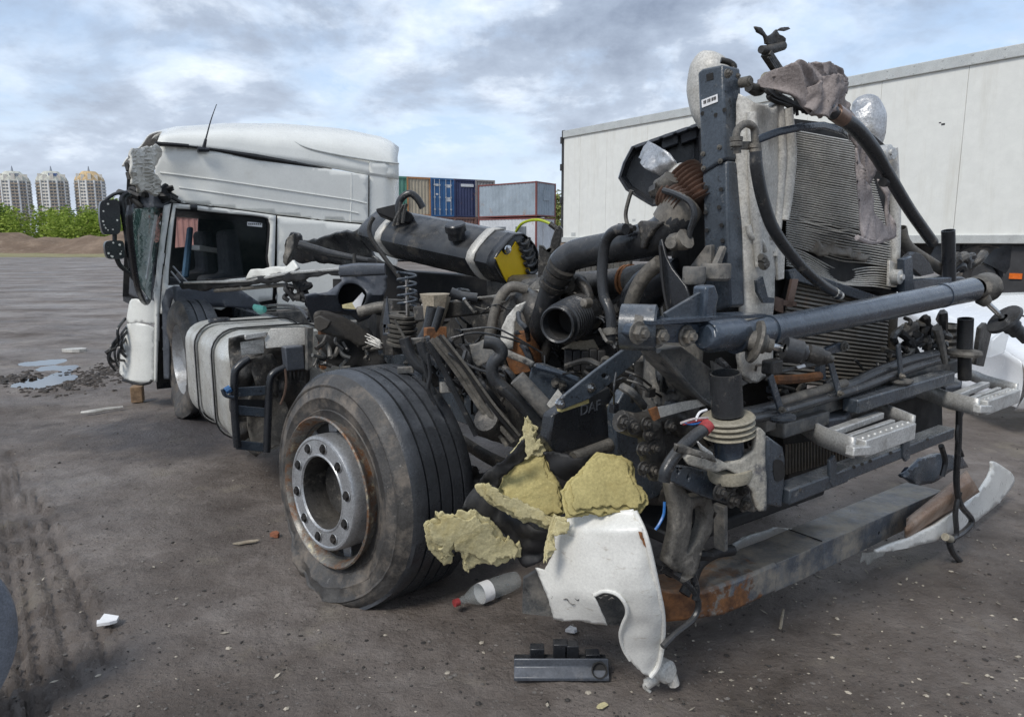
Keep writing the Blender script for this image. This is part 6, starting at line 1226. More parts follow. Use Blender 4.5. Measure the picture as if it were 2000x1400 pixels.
# ---------- front cross members, hoses, tabs
XS = 1.30
cr = P_('lower_cross_beam', MB().bar(S(1524, 966, XS), S(1640, 922, XS), .07, .052), 'frame_steel', bevel=.006); P_('beam_segment', MB().bar(S(1628, 926, XS), S(1848, 842, XS), .066, .046), 'frame_steel', cr, bevel=.006)
for x, y in ((1627, 918), (1770, 868)): q = MB(); q.plate(SL([(x - 6, y - 18), (x + 4, y - 30), (x + 8, y - 16), (x + 8, y + 26), (x, y + 34), (x - 6, y + 24)], XS + .038), .012, -FW); P_('beam_clamp', q, 'frame_steel', cr, bevel=.003)
for x, y in ((1562, 956), (1668, 912), (1684, 906), (1700, 900), (1740, 884), (1812, 858)): P_('beam_hole', MB().tube([S(x, y, XS + .0365), S(x, y, XS + .03)], .006, 10), 'core_dark', cr)
ub = P_('upper_cross_beam', MB().bar(S(1470, 822, 1.20), S(1850, 712, 1.20), .10, .06), 'frame_dirty', bevel=.006)
P_('beam_front', MB().bar(S(1660, 792, 1.30), S(1850, 735, 1.30), .06, .05), 'frame_steel', ub, bevel=.006); P_('beam_left', MB().bar(S(1510, 838, 1.24), S(1600, 812, 1.24), .08, .05), 'frame_dirty', ub, bevel=.006)
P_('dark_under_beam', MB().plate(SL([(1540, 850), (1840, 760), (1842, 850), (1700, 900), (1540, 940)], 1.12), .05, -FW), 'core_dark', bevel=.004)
q = MB(); sheet(q, [(1530, 850), (1600, 836), (1690, 880), (1640, 906), (1540, 930)], lambda x, y: S(x, y, 1.15), 10); P_('lower_cooler', q, 'core_dark', solid=.01)
for k in range(26): P_('cooler_fin', MB().bar(S(1536 + k * 6, 868 - k * .8, 1.165), S(1536 + k * 6, 926 - k * 1.6, 1.165), .004, .006, FW), 'fins_dark')
hose('loom_hose', SL([(1436, 812), (1500, 798), (1600, 768), (1660, 752), (1710, 728), (1770, 706), (1826, 692)], 1.27), .021, 'rubber_hose', seg=14); hose('loom_hose', SL([(1436, 826), (1520, 806), (1620, 776), (1680, 758), (1730, 738), (1790, 716), (1830, 704)], 1.29), .016, 'rubber_hose', seg=12)
hose('dusty_tube', SL([(1520, 786), (1600, 762), (1650, 748)], 1.28), .016, 'dusty_hose')
for a, b in (((1504, 735), (1526, 804)), ((1620, 702), (1640, 772)), ((1754, 672), (1760, 738))):
    t_ = P_('tab_bar', MB().bar(S(*a, 1.31), S(*b, 1.31), .008, .026, FW.cross(S(*b, 1.31) - S(*a, 1.31))), 'frame_steel', bevel=.002); bolts(t_, [S(b[0], b[1] - 4, 1.316)], FW, .008)
P_('tab_base', MB().lathe(S(1522, 815, 1.30), UP, [(-.012, .03), (0, .05), (.008, .05), (.010, 0)], 20), 'frame_steel'); P_('tab_base', MB().lathe(S(1758, 745, 1.30), UP, [(-.012, .03), (0, .045), (.008, .045), (.010, 0)], 20), 'frame_dirty')
for i in range(30):
    x0, y0 = random.uniform(1440, 1760), random.uniform(690, 800); y0 -= (x0 - 1600) * .12; hose('small_pipe', [S(x0, y0, 1.17), S(x0 + random.uniform(-18, 18), y0 + random.uniform(-8, 12), 1.2), S(x0 + random.uniform(-30, 36), y0 + random.uniform(-8, 18), 1.18)], random.uniform(.004, .012), random.choice(['black_deep', 'rubber_hose', 'cast_dark', 'cast_dusty']), seg=6)
q = MB(); q.plate(SL([(1602, 705), (1612, 704), (1614, 742), (1600, 742)], 1.22), .02, -FW); P_('tab_post', q, 'frame_steel', bevel=.002)
q = MB(); q.box(S(1508, 716, 1.27), .06, .04, .045, LT); P_('latch_box', q, 'cast_dark', bevel=.006); hose('latch_rod', SL([(1500, 732), (1540, 722), (1580, 714), (1610, 708)], 1.27), .008, 'cast_dark', seg=8); P_('latch_tag', MB().plate(SL([(1556, 716), (1572, 711), (1574, 716), (1560, 720)], 1.285), .004, -FW), 'paper')
hose('rusty_bar', SL([(1512, 742), (1560, 740), (1600, 734)], 1.22), .016, 'rust', seg=8)

for i in range(70):
    x0, y0 = random.uniform(1195, 1520), random.uniform(690, 905)
    if x0 < 1310 and y0 > 815: continue
    s0 = 1.02 + .10 * random.random(); a = random.uniform(-.6, 1.9); l_ = random.uniform(18, 60)
    pts_ = [S(x0, y0, s0), S(x0 + math.cos(a) * l_ * .5 + random.uniform(-8, 8), y0 + math.sin(a) * l_ * .5, s0 + .04), S(x0 + math.cos(a) * l_, y0 + math.sin(a) * l_ + random.uniform(0, 12), s0)]
    r_ = random.choice((.003, .004, .005, .007, .010, .013)); h_ = hose('front_line', pts_, r_, random.choice(['black_deep', 'rubber_hose', 'black_plastic', 'cast_dark', 'frame_dirty']), seg=7)
    if i % 4 == 0: P_('plug', MB().box(pts_[-1], random.uniform(.015, .04), .02, random.uniform(.015, .03), LT), random.choice(['black_plastic', 'cast_dark', 'grey_plastic']), h_, bevel=.002)
# ---------- two aluminium front steps
zs = S(1690, 858, 1.46).z; dW = S(1926, 781, 1.46) - S(1688, 857, 1.46)
def step(off, parent):
    g = lambda pts, dz=0: [G(x, y, zs + dz) + off for x, y in pts]
    def wall(name, pts, h0, h1, th=.010, mt='aluminium'):
        q = MB(); P = spline(g(pts), 3)
        q.grid(lambda u, v: P[int(round(u * (len(P) - 1)))] + UP * (h0 + (h1 - h0) * v), len(P) - 1, 2); return P_(name, q, mt, parent, smooth=60, solid=th)
    st = wall('front_step', [(1548, 806), (1575, 822), (1600, 838), (1632, 850), (1666, 862)], -.055, .012, .012)
    def wall2(pts, h0, h1):
        q = MB(); P = spline(g(pts), 3); q.grid(lambda u, v: P[int(round(u * (len(P) - 1)))] + UP * (h0 + (h1 - h0) * v), len(P) - 1, 2); return P_('step_side', q, 'aluminium', st, smooth=60, solid=.012)
    wall2([(1680, 778), (1706, 780), (1730, 796), (1760, 808), (1788, 820)], -.035, .016)
    A, B = g([(1690, 860), (1788, 826)]); fw = (B - A).cross(UP).normalized(); fw = fw if fw.dot(FW) > 0 else -fw
    q = MB(); q.bar(A + UP * -.028 - fw * .022, B + UP * -.028 - fw * .022, .052, .058); P_('tread_front', q, 'aluminium', st, bevel=.004)
    for k in range(9): P_('tread_stud', MB().lathe(A + (B - A) * ((k + .5) / 9) - fw * .018 + UP * .001, UP, [(0, .006), (.004, .004), (.004, 0)], 8), 'aluminium', st)
    C_, D_ = g([(1624, 842), (1718, 808)]); q = MB(); q.bar(C_ + UP * -.004, D_ + UP * -.004, .034, .024); P_('tread_back', q, 'aluminium', st, bevel=.004)
    C_, D_ = g([(1650, 850), (1744, 818)]); q = MB(); q.bar(C_ + UP * -.012, D_ + UP * -.012, .020, .022); P_('tread_middle', q, 'aluminium', st, bevel=.004)
    q = MB(); q.bar(g([(1660, 868)])[0] - UP * .02, g([(1694, 860)])[0] - UP * .03, .03, .03); P_('step_link', q, 'aluminium', st, bevel=.004)
    q = MB(); P = g([(1604, 800), (1622, 786), (1642, 786), (1664, 806), (1652, 820), (1612, 826)]); q.plate([p + UP * .012 for p in P], .05, -UP); P_('step_buffer', q, 'grey_plastic', st, bevel=.008)
    q = MB(); P = g([(1566, 808), (1584, 802), (1604, 822), (1588, 828)]); q.plate([p + UP * .014 for p in P], .04, -UP); P_('step_clip', q, 'grey_plastic', st, bevel=.005)
    q = MB(); q.bar(g([(1560, 800)])[0] - UP * .05 - FW * .08, g([(1640, 772)])[0] - UP * .05 - FW * .08, .12, .04); P_('step_carrier', q, 'frame_dirty', st, bevel=.005)
step(Vector((0, 0, 0)), tk); step(dW, tk)

# ---------- near front corner: brackets, castings, links
BS = 1.36
q = MB(); sheet(q, [(1338, 896), (1352, 886), (1400, 896), (1420, 905), (1450, 898), (1474, 880), (1478, 838), (1486, 836), (1495, 846), (1497, 998), (1482, 998), (1470, 962), (1446, 930), (1420, 916), (1400, 922), (1345, 908)], lambda x, y: S(x, y, BS + .0006 * (x - 1400)), 7, ragged=.6, disp=lambda p: FW * .006 * fn(p, 12)); cb = P_('corner_bracket', q, 'bracket_worn', smooth=50, solid=.02)
q = MB(); sheet(q, curve2([(1413, 924), (1440, 928), (1464, 956), (1478, 996), (1455, 996), (1425, 976), (1415, 960)], 3), lambda x, y: S(x, y, BS - .01), 7); P_('bolt_plate', q, 'cast_dusty', cb, solid=.02)
bolts(cb, [S(x, y, BS - .008) for x, y in [(1428, 944), (1448, 956), (1430, 976), (1455, 984), (1404, 960)]], FW, .017, 'cast_dark', .014)
q = MB(); q.plate(SL([(1310, 908), (1345, 912), (1418, 926), (1420, 984), (1370, 968), (1312, 940)], 1.30), .03, -FW, holes=[[S(1325 + 3 * math.cos(a), 922 + 5 * math.sin(a), 1.30) for a in (0, 1.57, 3.14, 4.71)], [S(1345 + 3 * math.cos(a), 932 + 6 * math.sin(a), 1.30) for a in (0, 1.57, 3.14, 4.71)]]); P_('lower_rail_plate', q, 'frame_steel', bevel=.004)
q = MB(); sheet(q, [(1312, 864), (1330, 868), (1390, 890), (1396, 904), (1360, 892), (1314, 880)], lambda x, y: S(x, y, 1.42), 5, disp=lambda p: FW * .012 * fn(p, 16) + UP * .006 * fn(p, 18)); P_('torn_strip', q, 'cast_dusty', solid=.012)
q = MB(); sheet(q, [(1364, 862), (1372, 870), (1392, 884), (1398, 904), (1388, 892), (1370, 878)], lambda x, y: S(x, y, 1.425), 4); P_('strip_curl', q, 'aluminium', solid=.006)
q = MB(); q.plate(SL([(1500, 850), (1530, 872), (1535, 900), (1533, 945), (1528, 992), (1498, 985)], 1.32), .08, -FW); eb2 = P_('end_box', q, 'frame_steel', bevel=.008)
q = MB(); q.plate(SL(curve2([(1512, 900), (1530, 902), (1532, 932), (1514, 938)], 3), 1.322), .01, -FW); P_('box_opening', q, 'core_dark', eb2)
q = MB(); q.plate(SL([(1436, 836), (1476, 832), (1474, 880), (1440, 896), (1428, 870)], 1.33), .03, -FW); P_('rubber_plate', q, 'black_deep', bevel=.006); bolts(cb, [S(1457, 860, 1.335)], FW, .024, 'cast_dark', .02)
cs = P_('steering_casting', MB().tube(SL([(1212, 822), (1240, 830), (1264, 832), (1270, 856), (1276, 890), (1286, 926)], 1.16), [.032, .036, .042, .038, .042, .036], 14), 'cast_dark', smooth=60)
P_('casting_arm', MB().tube(SL([(1264, 830), (1284, 820), (1310, 812), (1334, 834)], 1.15), [.036, .03, .034, .04], 12), 'cast_dark', cs); P_('casting_web', MB().plate(SL([(1262, 812), (1320, 812), (1342, 860), (1330, 900), (1296, 930), (1272, 880)], 1.10), .05, -FW), 'cast_dark', cs, bevel=.008)
bolts(cs, [S(x, y, 1.20) for x, y in [(1216, 824), (1236, 834), (1262, 828), (1266, 848), (1254, 876), (1276, 874), (1256, 914), (1274, 918), (1308, 832)]], FW, .015, 'cast_dark', .014)
q = MB(); q.plate(SL([(1284, 796), (1340, 784), (1380, 778), (1378, 792), (1330, 804), (1288, 816)], 1.22), .006, -FW); wp = P_('grey_strip_plate', q, 'aluminium_old'); q = MB(); q.plate(SL([(1268, 800), (1284, 794), (1290, 816), (1278, 822)], 1.224), .006, -FW); P_('orange_torn_end', q, 'rust', wp)
hose('black_loom', SL([(1296, 940), (1302, 915), (1326, 880), (1356, 852), (1378, 836)], 1.38), .017, 'rubber_hose', seg=12); P_('red_cap', MB().tube(SL([(1374, 839), (1384, 829)], 1.38), .019, 12), 'red_plastic')
for c_, pts in (('red_plastic', [(1382, 818), (1360, 822), (1334, 828)]), ('blue_wire', [(1380, 820), (1356, 828), (1336, 826)]), ('cloth_pale', [(1382, 816), (1356, 818), (1330, 826)]), ('paper', [(1380, 800), (1366, 806), (1358, 822)])): hose('loose_wire', SL(pts, 1.36), .0035, c_, seg=6)
hose('blue_wire', SL([(1298, 980), (1296, 1004), (1288, 1022), (1280, 1034)], 1.30), .004, 'blue_wire', seg=6)
arm_h = curve2([(1332, 990), (1350, 982), (1358, 996), (1356, 1024), (1336, 1056), (1322, 1070), (1326, 1030)], 3)
q = MB(); sheet(q, [(1296, 936), (1306, 930), (1316, 944), (1330, 968), (1352, 962), (1370, 966), (1376, 990), (1372, 1030), (1352, 1062), (1344, 1100), (1336, 1116), (1300, 1104), (1290, 1092), (1298, 1040), (1302, 990)], lambda x, y: S(x, y, 1.22), 7, holes=[arm_h], disp=lambda p: FW * .01 * fn(p, 8)); P_('tow_arm', q, 'cast_dusty', smooth=50, solid=.04)
P_('arm_rust', MB().tube(SL([(1304, 1098), (1322, 1092), (1340, 1104)], 1.225), .012, 8), 'rust')
P_('hanging_bar', MB().bar(S(1407, 985, 1.15), S(1408, 1072, 1.15), .02, .045, FW), 'frame_dirty', bevel=.003)
for i in range(8): x0, y0 = random.uniform(1290, 1360), random.uniform(1085, 1130); hose('rubber_clutter', [S(x0, y0, 1.14), S(x0 + 14, y0 + random.uniform(-10, 14), 1.16), S(x0 + 30, y0 + random.uniform(-6, 20), 1.14)], random.uniform(.008, .018), 'black_deep', seg=7)
hose('thick_hose', SL([(1336, 1160), (1352, 1130), (1366, 1100), (1396, 1080), (1430, 1074)], 1.08), .020, 'black_deep')
# sump and axle beam mass behind the corner
P_('oil_sump', MB().bar(T(-.5, 1.24, .58), T(.55, 1.24, .58), .40, .26), 'core_dark', bevel=.03)
P_('leaf_spring', MB().tube([T(-.9, .80, .60), T(-.4, .80, .50), T(0, .80, .47), T(.5, .80, .52), T(1.0, .80, .62)], .035, 8, flat=.45), 'cast_dark'); P_('brake_chamber', MB().lathe(D(955, 822, 2.75), Vector((-.3, -.6, .4)), [(-.10, .04), (-.08, .06), (0, .065), (.03, .05), (.04, 0)], 20), 'cast_dark')
P_('axle_end', MB().tube([WC - AF * .10, WC - AF * .36, T(0.0, .6, .42)], [.13, .13, .09], 18), 'cast_dark')
P_('side_web', MB().plate(WL([(930, 700), (1080, 760), (1190, 830), (1200, 900), (1080, 900), (930, 850)], .70), .03, LT), 'cast_dark', bevel=.004)

# ================================================================== LOOSE THINGS
# front bumper beam, hanging low
bs_ = 1.12; A = S(1448, 1152, bs_); B = S(1838, 985, bs_); zc = (A.z + B.z) / 2; A.z = B.z = zc
mat('bumper_mix', (.13, .145, .165), .42, .2, dirt=((.36, .32, .26), 5, .46, .62), dirt2=((.46, .45, .43), 24, .62, .70, (1, 1, 4)), var=.25, bump=.3, bscale=45, dust_sheen=((.40, .355, .29), .75), rustgrad=(A, (B - A).normalized(), -.35, .55))
bb = thing('bumper_beam', Vector(((A.x + B.x) / 2, (A.y + B.y) / 2, 0)), 'dented steel front bumper beam with rusty near end', 'bumper beam')
def sec(c, f, h=.058, dp_=.17): return [c + f * 0 + UP * h, c - UP * h, c - UP * h - f * dp_ * .9, c - f * dp_ + UP * h * .9, ]
lat = (B - A).normalized(); A0_ = A + lat * .22; A2 = A - lat * .17 - FW * .03; A3 = A - lat * .30 - FW * .09
mid = A.lerp(B, .34)
q = MB(); loft(q, [sec(A0_ - lat * .01, FW), sec(A0_.lerp(mid, .5) + FW * .004, FW), sec(mid, FW), sec(mid + lat * .004 + FW * .004, FW, .059), sec(A.lerp(B, .7), FW), sec(B, FW)]); q.build('beam', 'bumper_mix', bb, bevel=.012)
q = MB()
def crum(r_): return [p + Vector((fn(p, 11), fn(p, 11, 4), fn(p, 11, 8))) * .012 for p in r_]
loft(q, [crum(sec(A3, FW, .060, .15)), crum(sec(A3.lerp(A2, .5), FW, .062, .16)), crum(sec(A2, FW, .060, .165)), crum(sec(A2.lerp(A, .5) + FW * .012, FW, .062)), sec(A + lat * .035, FW, .0595, .172), sec(A0_, FW, .0585, .171)]); q.build('rusty_end', 'bumper_mix', bb, bevel=.012, smooth=45)
for f_ in (.36, .5, .62): q = MB(); p = A.lerp(B, f_) + UP * (-.01) + FW * .001; q.tube([p, p - FW * .01], .008, 10); q.build('beam_hole', 'core_dark', bb)
q = MB(); q.bar(mid + UP * .0595 - FW * .01, mid + UP * .0595 - FW * .16, .004, .004); q.build('beam_joint', 'core_dark', bb)
q = MB(); sheet(q, [(1420, 1066), (1470, 1044), (1520, 1030), (1560, 1034), (1500, 1072), (1440, 1106), (1372, 1112), (1366, 1090)], lambda x, y: S(x, y, .86), 8, disp=lambda p: FW * .01 * fn(p, 6)); pf_ = q.build('bumper_filler_strip', 'white_panel', None, smooth=60, solid=.008, tag=('grey white plastic strip lying behind the bumper beam', 'plastic panel'))
# white lower bumper blade at the far end
q = MB(); sheet(q, curve2([(1712, 1074), (1780, 1048), (1850, 1010), (1910, 962), (1936, 920), (1938, 902), (1952, 906), (1980, 930), (1972, 958), (1930, 1000), (1860, 1044), (1780, 1068), (1730, 1078)], 3), lambda x, y: S(x, y, 1.20 - .0010 * max(0, x - 1850)), 7, disp=lambda p: FW * .008 * fn(p, 6)); q.build('curved_trim_panel', 'white_panel', None, smooth=60, solid=.012, tag=('curved white bumper strip hanging past the beam far end', 'bumper panel'))
q = MB(); q.grid(lambda u, v: S(1770 + (1888 - 1770) * u + 26 * v * u, 1012 + (918 - 1012) * u + (42 + 4 * (1 - u)) * v, 1.17 + .05 * math.sin(v * 3.14)), 12, 8); q.build('copper_panel', 'copper_panel', None, smooth=60, solid=.008, tag=('curved copper brown panel tucked above the white bumper strip', 'panel'))
q = MB(); sheet(q, [(1712, 1076), (1732, 1074), (1724, 1086), (1704, 1092), (1694, 1104), (1688, 1092), (1678, 1100), (1682, 1080)], lambda x, y: S(x, y, 1.02), 4, ragged=1.5); q.build('torn_bumper_flake', 'aluminium_old', None, solid=.004, tag=('jagged grey torn flake under the bumper beam', 'debris'))
q = MB(); sheet(q, [(1766, 930), (1800, 896), (1840, 886), (1880, 892), (1892, 912), (1860, 918), (1820, 944), (1790, 950)], lambda x, y: S(x, y, .92), 7, disp=lambda p: FW * .02 * fn(p, 7)); fz = q.build('fog_lamp_housing', 'frame_wet', None, smooth=50, solid=.02, tag=('shiny black fog lamp housing above the copper brown panel', 'lamp housing'))
hc = thing('hanging_cable', S(1875, 1110, 1.24), 'dirty black cable hanging from the far step to the ground', 'cable')
for pl, r_ in (([(1874, 768), (1872, 860), (1868, 940), (1876, 985), (1898, 1016), (1880, 1040), (1856, 1056), (1862, 1080), (1878, 1100), (1880, 1122)], .014), ([(1874, 960), (1866, 1000), (1868, 1040), (1860, 1056)], .012), ([(1838, 870), (1846, 900), (1840, 930)], .012), ([(1880, 800), (1868, 850), (1880, 890)], .008)):
    MB().tube(SL(pl, 1.24), r_, 8).build('cable_run', 'rubber_hose', hc)
MB().tube(SL([(1878, 1112), (1880, 1126)], 1.24), [.018, .026], 10).build('cable_plug', 'black_deep', hc); MB().tube(SL([(1846, 1048), (1856, 1052)], 1.24), .018, 10).build('cable_tie', 'beige_rubber', hc)
hc2 = thing('cable_at_fender', S(1295, 1262, 1.2), 'grey cable looping from the rusty bumper end to the white fender', 'cable')
for pl, r_ in (([(1290, 1108), (1330, 1130), (1356, 1156), (1364, 1184), (1352, 1210), (1322, 1234), (1294, 1262)], .010), ([(1280, 1104), (1310, 1112), (1340, 1136), (1352, 1150)], .006), ([(1352, 1120), (1360, 1150), (1358, 1170)], .012)): MB().tube(SL(pl, 1.20), r_, 8).build('cable_run', 'rubber_hose', hc2)

# white fender corner
def fz_(x, y):
    t = (x - 1045) / 250.0; return D(x, y, 1.96 + .20 * (1 - t) ** 2 + 2.2 * max(0, t - .80) ** 2 * max(.3, 1 - (y - 995) / 420.0) + .14 * ss(y, 1150, 1320) + .05 * ss(-y, -1040, -995))
fo = [(1096, 1018), (1130, 1007), (1170, 999), (1236, 995), (1250, 1012), (1262, 1050), (1274, 1100), (1284, 1146), (1292, 1190), (1294, 1240), (1288, 1290), (1272, 1320), (1256, 1313), (1232, 1288), (1218, 1266), (1212, 1238), (1216, 1216), (1224, 1196), (1220, 1176), (1204, 1158), (1180, 1152), (1158, 1160), (1168, 1178), (1186, 1222), (1140, 1214), (1082, 1210), (1072, 1176), (1058, 1140), (1044, 1110), (1064, 1112), (1082, 1080), (1082, 1048)]
q = MB(); sheet(q, fo, fz_, 5, ragged=1.1, disp=lambda p: Vector((0, .014 * fn(p, 5) + .006 * fn(p, 13), 0))); fe = thing('broken_fender', fz_(1200, 1320) * Vector((1, 1, 0)) if False else Vector((fz_(1200, 1320).x, fz_(1200, 1320).y, 0)), 'broken white fender corner hanging in front of the flat tyre', 'fender')
q.build('fender_skin', 'white_panel', fe, smooth=70, solid=.004)
q = MB(); q.tube([fz_(x, y) - Vector((0, .006, 0)) for x, y in [(1230, 1286), (1217, 1264), (1211, 1238), (1216, 1216), (1224, 1196), (1220, 1176), (1204, 1158), (1180, 1152), (1160, 1160)]], .006, 8); q.build('arch_lip', 'white_panel', fe)
q = MB(); q.tube([fz_(x, y) - Vector((0, .003, 0)) for x, y in [(1240, 998), (1262, 1050), (1284, 1146), (1294, 1200), (1294, 1250), (1286, 1296), (1270, 1320)]], .008, 8); q.build('edge_roll', 'white_panel', fe)
for i in range(9): x0 = 1100 + i * 11; y0 = 1170 + 6 * math.sin(i * 1.7) - i * .6; q = MB(); a = fz_(x0, y0) - Vector((0, .006, 0)); a = fz_(x0, y0) - Vector((0, .0015, 0)); q.tube([a, fz_(x0 + 7, y0 + random.uniform(-5, 5)) - Vector((0, .0015, 0)), fz_(x0 + 12, y0 + random.uniform(-7, 7)) - Vector((0, .0015, 0))], [.0006, .0022, .0005], 5); q.build('crease_shade_line', 'frame_dirty', fe)  # thin dark lines painting the shade in the fender's crumple creases
for i, (x0, y0) in enumerate([(1246, 1036), (1252, 1048)]): q = MB(); sheet(q, [(x0, y0), (x0 + 8, y0 + 2), (x0 + 10, y0 + 20), (x0 + 4, y0 + 14)], lambda x, y: fz_(x, y) - Vector((0, .004, 0)), 4); q.build('bare_chip', 'rust', fe)
q = MB(); q.plate(DL([(1022, 1130), (1052, 1112), (1150, 1140), (1226, 1170), (1224, 1224), (1090, 1206), (1020, 1198)], 2.26), .02, Vector((0, 1, 0))); q.build('inner_liner', 'frame_dirty', fe, bevel=.003)
gb = thing('grey_plastic_valve', G(1300, 1340), 'small pale grey plastic fitting on the ground beneath the white fender', 'fitting')
pv = lambda x, y: D(x, y, 2.20)
MB().lathe(pv(1296, 1308), Vector((.6, -.8, .1)), [(-.03, .03), (-.02, .038), (.02, .038), (.03, .03), (.03, 0)], 20).build('fitting_body', 'aluminium_old', gb); MB().tube([pv(1262, 1336), pv(1285, 1322)], [.018, .016], 12).build('fitting_neck', 'aluminium_old', gb); MB().tube([pv(1312, 1318), pv(1316, 1336)], [.018, .02], 8).build('fitting_foot', 'aluminium_old', gb)
MB().tube([pv(1262, 1330), pv(1258, 1340), pv(1270, 1350)], .006, 6).build('fitting_clip', 'aluminium_old', gb)

# insulation foam with its torn black skin
def foam(outline, Y0, name, mt, tag, amp=.03, th=.03, step_=6, tilt=(0, 0), rg=3.0):
    q = MB(); cx_ = sum(p[0] for p in outline) / len(outline); cy_ = sum(p[1] for p in outline) / len(outline)
    for ly in range(3):
        k = (1, .93, .84)[ly]; ox, oy = (0, 0) if not ly else (random.uniform(-5, 5), random.uniform(-5, 5)); off = ly * 3.7
        O_ = [(cx_ + (x - cx_) * k + ox, cy_ + (y - cy_) * k + oy) for x, y in outline]
        if ly == 2: O_ = [(x + random.uniform(-7, 7), y + random.uniform(-7, 7)) for x, y in O_]
        sheet(q, O_, lambda x, y: D(x, y, Y0 - .011 * ly + tilt[0] * (x - cx_) / 1000 + tilt[1] * (y - cy_) / 1000), max(3.2, step_ * .7), ragged=rg + 1.2 * ly, seed=off, disp=lambda p: Vector((.003 * fn(p, 40, 2 + off), amp * .6 * fn(p, 5) + .003 * fn(p, 26, 5 + off) + .0015 * fn(p, 70, 1 + off), .003 * fn(p, 40, 9 + off))))
    return q.build(name, mt, None, smooth=40, solid=th * .25, tag=tag)
FG = 'torn yellow insulation around the white fender'
foam([(1096, 962), (1112, 944), (1140, 915), (1165, 886), (1190, 888), (1216, 890), (1236, 905), (1242, 940), (1262, 962), (1264, 984), (1250, 1002), (1180, 1008), (1106, 1012)], 2.08, 'insulation_pad', 'foam', ('rounded yellow insulation pad standing above the white fender', 'insulation', FG), tilt=(.2, -.8))
foam([(984, 930), (1000, 905), (1036, 884), (1064, 880), (1076, 920), (1098, 950), (1104, 1000), (1080, 1014), (1040, 1000), (990, 980), (975, 955)], 2.24, 'insulation_pad', 'foam', ('broad yellow insulation sheet leaning left of the rounded pad', 'insulation', FG), tilt=(-.3, -.6))
foam([(1026, 812), (1034, 824), (1048, 832), (1044, 860), (1060, 856), (1078, 872), (1060, 890), (1030, 892), (1000, 908), (980, 930), (972, 920), (996, 886), (1014, 868), (1022, 850)], 2.26, 'insulation_tuft', 'foam_pale', ('ragged upright insulation tuft with a pointed top', 'insulation', FG), step_=4, rg=4, th=.02)
foam([(828, 1022), (850, 1010), (852, 1000), (880, 1008), (930, 1000), (960, 1016), (985, 1050), (990, 1072), (1012, 1060), (1020, 1085), (980, 1100), (930, 1090), (916, 1100), (914, 1112), (900, 1078), (888, 1066), (880, 1098), (862, 1094), (838, 1058)], 2.12, 'insulation_tuft', 'foam_pale', ('pale ragged insulation chunk hanging lowest, in front of the tyre', 'insulation', FG), amp=.06, step_=5, rg=5, tilt=(.3, .5))
foam([(928, 950), (940, 944), (980, 966), (1010, 985), (1050, 1005), (1090, 1018), (1108, 1040), (1090, 1046), (1040, 1026), (1000, 1010), (960, 985), (935, 966)], 2.10, 'insulation_strip', 'foam_pale', ('thin pale insulation ridge running diagonally to the fender', 'insulation', FG), step_=4, rg=3, th=.02)
foam([(1082, 1005), (1108, 1016), (1106, 1042), (1080, 1044), (1076, 1080), (1062, 1100), (1064, 1060)], 2.04, 'insulation_scrap', 'foam_pale', ('little insulation scrap stuck to the fender left edge', 'insulation', FG), step_=4, rg=2, th=.015)
q = MB(); sheet(q, [(905, 992), (920, 960), (950, 930), (1000, 880), (1022, 850), (1030, 890), (984, 935), (970, 960), (1010, 1000), (1080, 1030), (1090, 1060), (1060, 1100), (1030, 1110), (1000, 1066), (960, 1020), (930, 1002)], lambda x, y: D(x, y, 2.17 + .0003 * (1000 - x)), 6, ragged=3, disp=lambda p: Vector((.01 * fn(p, 20), .06 * fn(p, 7) + .02 * fn(p, 20), .01 * fn(p, 18, 4)))); q.build('torn_black_liner', 'black_deep', None, smooth=45, solid=.008, tag=('torn black liner sheet between the yellow insulation pieces', 'liner'))
q = MB(); sheet(q, [(1062, 882), (1080, 878), (1120, 892), (1150, 890), (1140, 915), (1112, 942), (1092, 930), (1074, 916)], lambda x, y: D(x, y, 2.19), 5, ragged=2.5, disp=lambda p: Vector((0, .03 * fn(p, 12), 0))); q.build('torn_black_flap', 'black_deep', None, smooth=45, solid=.008, tag=('small black flap between the two upper insulation pads', 'liner'))

# rag jacket on the radiator
jk = thing('rag_jacket', S(1600, 300, 1.25), 'brown grey jacket draped over the radiator top, one sleeve hanging', 'jacket')
def folds(k, off, amp, ang):
    ca, sa = math.cos(ang), math.sin(ang)
    def f(p):
        a = (p - ORG).dot(LT); b = p.z; t = a * ca + b * sa; v = Vector((t * k, (b * ca - a * sa) * k * .22, off)); n = noise.noise(v) + .5 * noise.noise(v * 2.3)
        return FW * (amp * (1 - 2 * abs(n)) ) + UP * (amp * .3 * noise.noise(v * 1.3 + Vector((5, 5, 5))))
    return f
q = MB(); sheet(q, [(1478, 156), (1494, 142), (1520, 132), (1548, 122), (1566, 128), (1600, 127), (1616, 128), (1636, 142), (1642, 160), (1638, 186), (1622, 206), (1600, 230), (1576, 226), (1552, 200), (1538, 180), (1512, 172), (1492, 166)], lambda x, y: S(x, y, 1.20 + .10 * math.sin((x - 1478) / 165 * 3.1)), 3.2, ragged=1, disp=folds(17, 1, .030, 1.0)); q.build('jacket_body', 'cloth', jk, smooth=180, solid=.008)
q = MB(); sheet(q, [(1548, 178), (1580, 168), (1612, 150), (1638, 150), (1640, 182), (1624, 208), (1602, 232), (1580, 226), (1560, 208)], lambda x, y: S(x, y, 1.28 + .04 * math.sin((x - 1548) / 92 * 3.1)), 3.2, disp=folds(20, 7, .024, -.7)); q.build('jacket_collar', 'cloth', jk, smooth=180, solid=.008)
q = MB(); sheet(q, [(1500, 152), (1530, 136), (1570, 134), (1606, 138), (1590, 158), (1556, 166), (1530, 172)], lambda x, y: S(x, y, 1.24), 3.2, disp=folds(18, 12, .026, .3)); q.build('jacket_fold', 'cloth', jk, smooth=180, solid=.008)
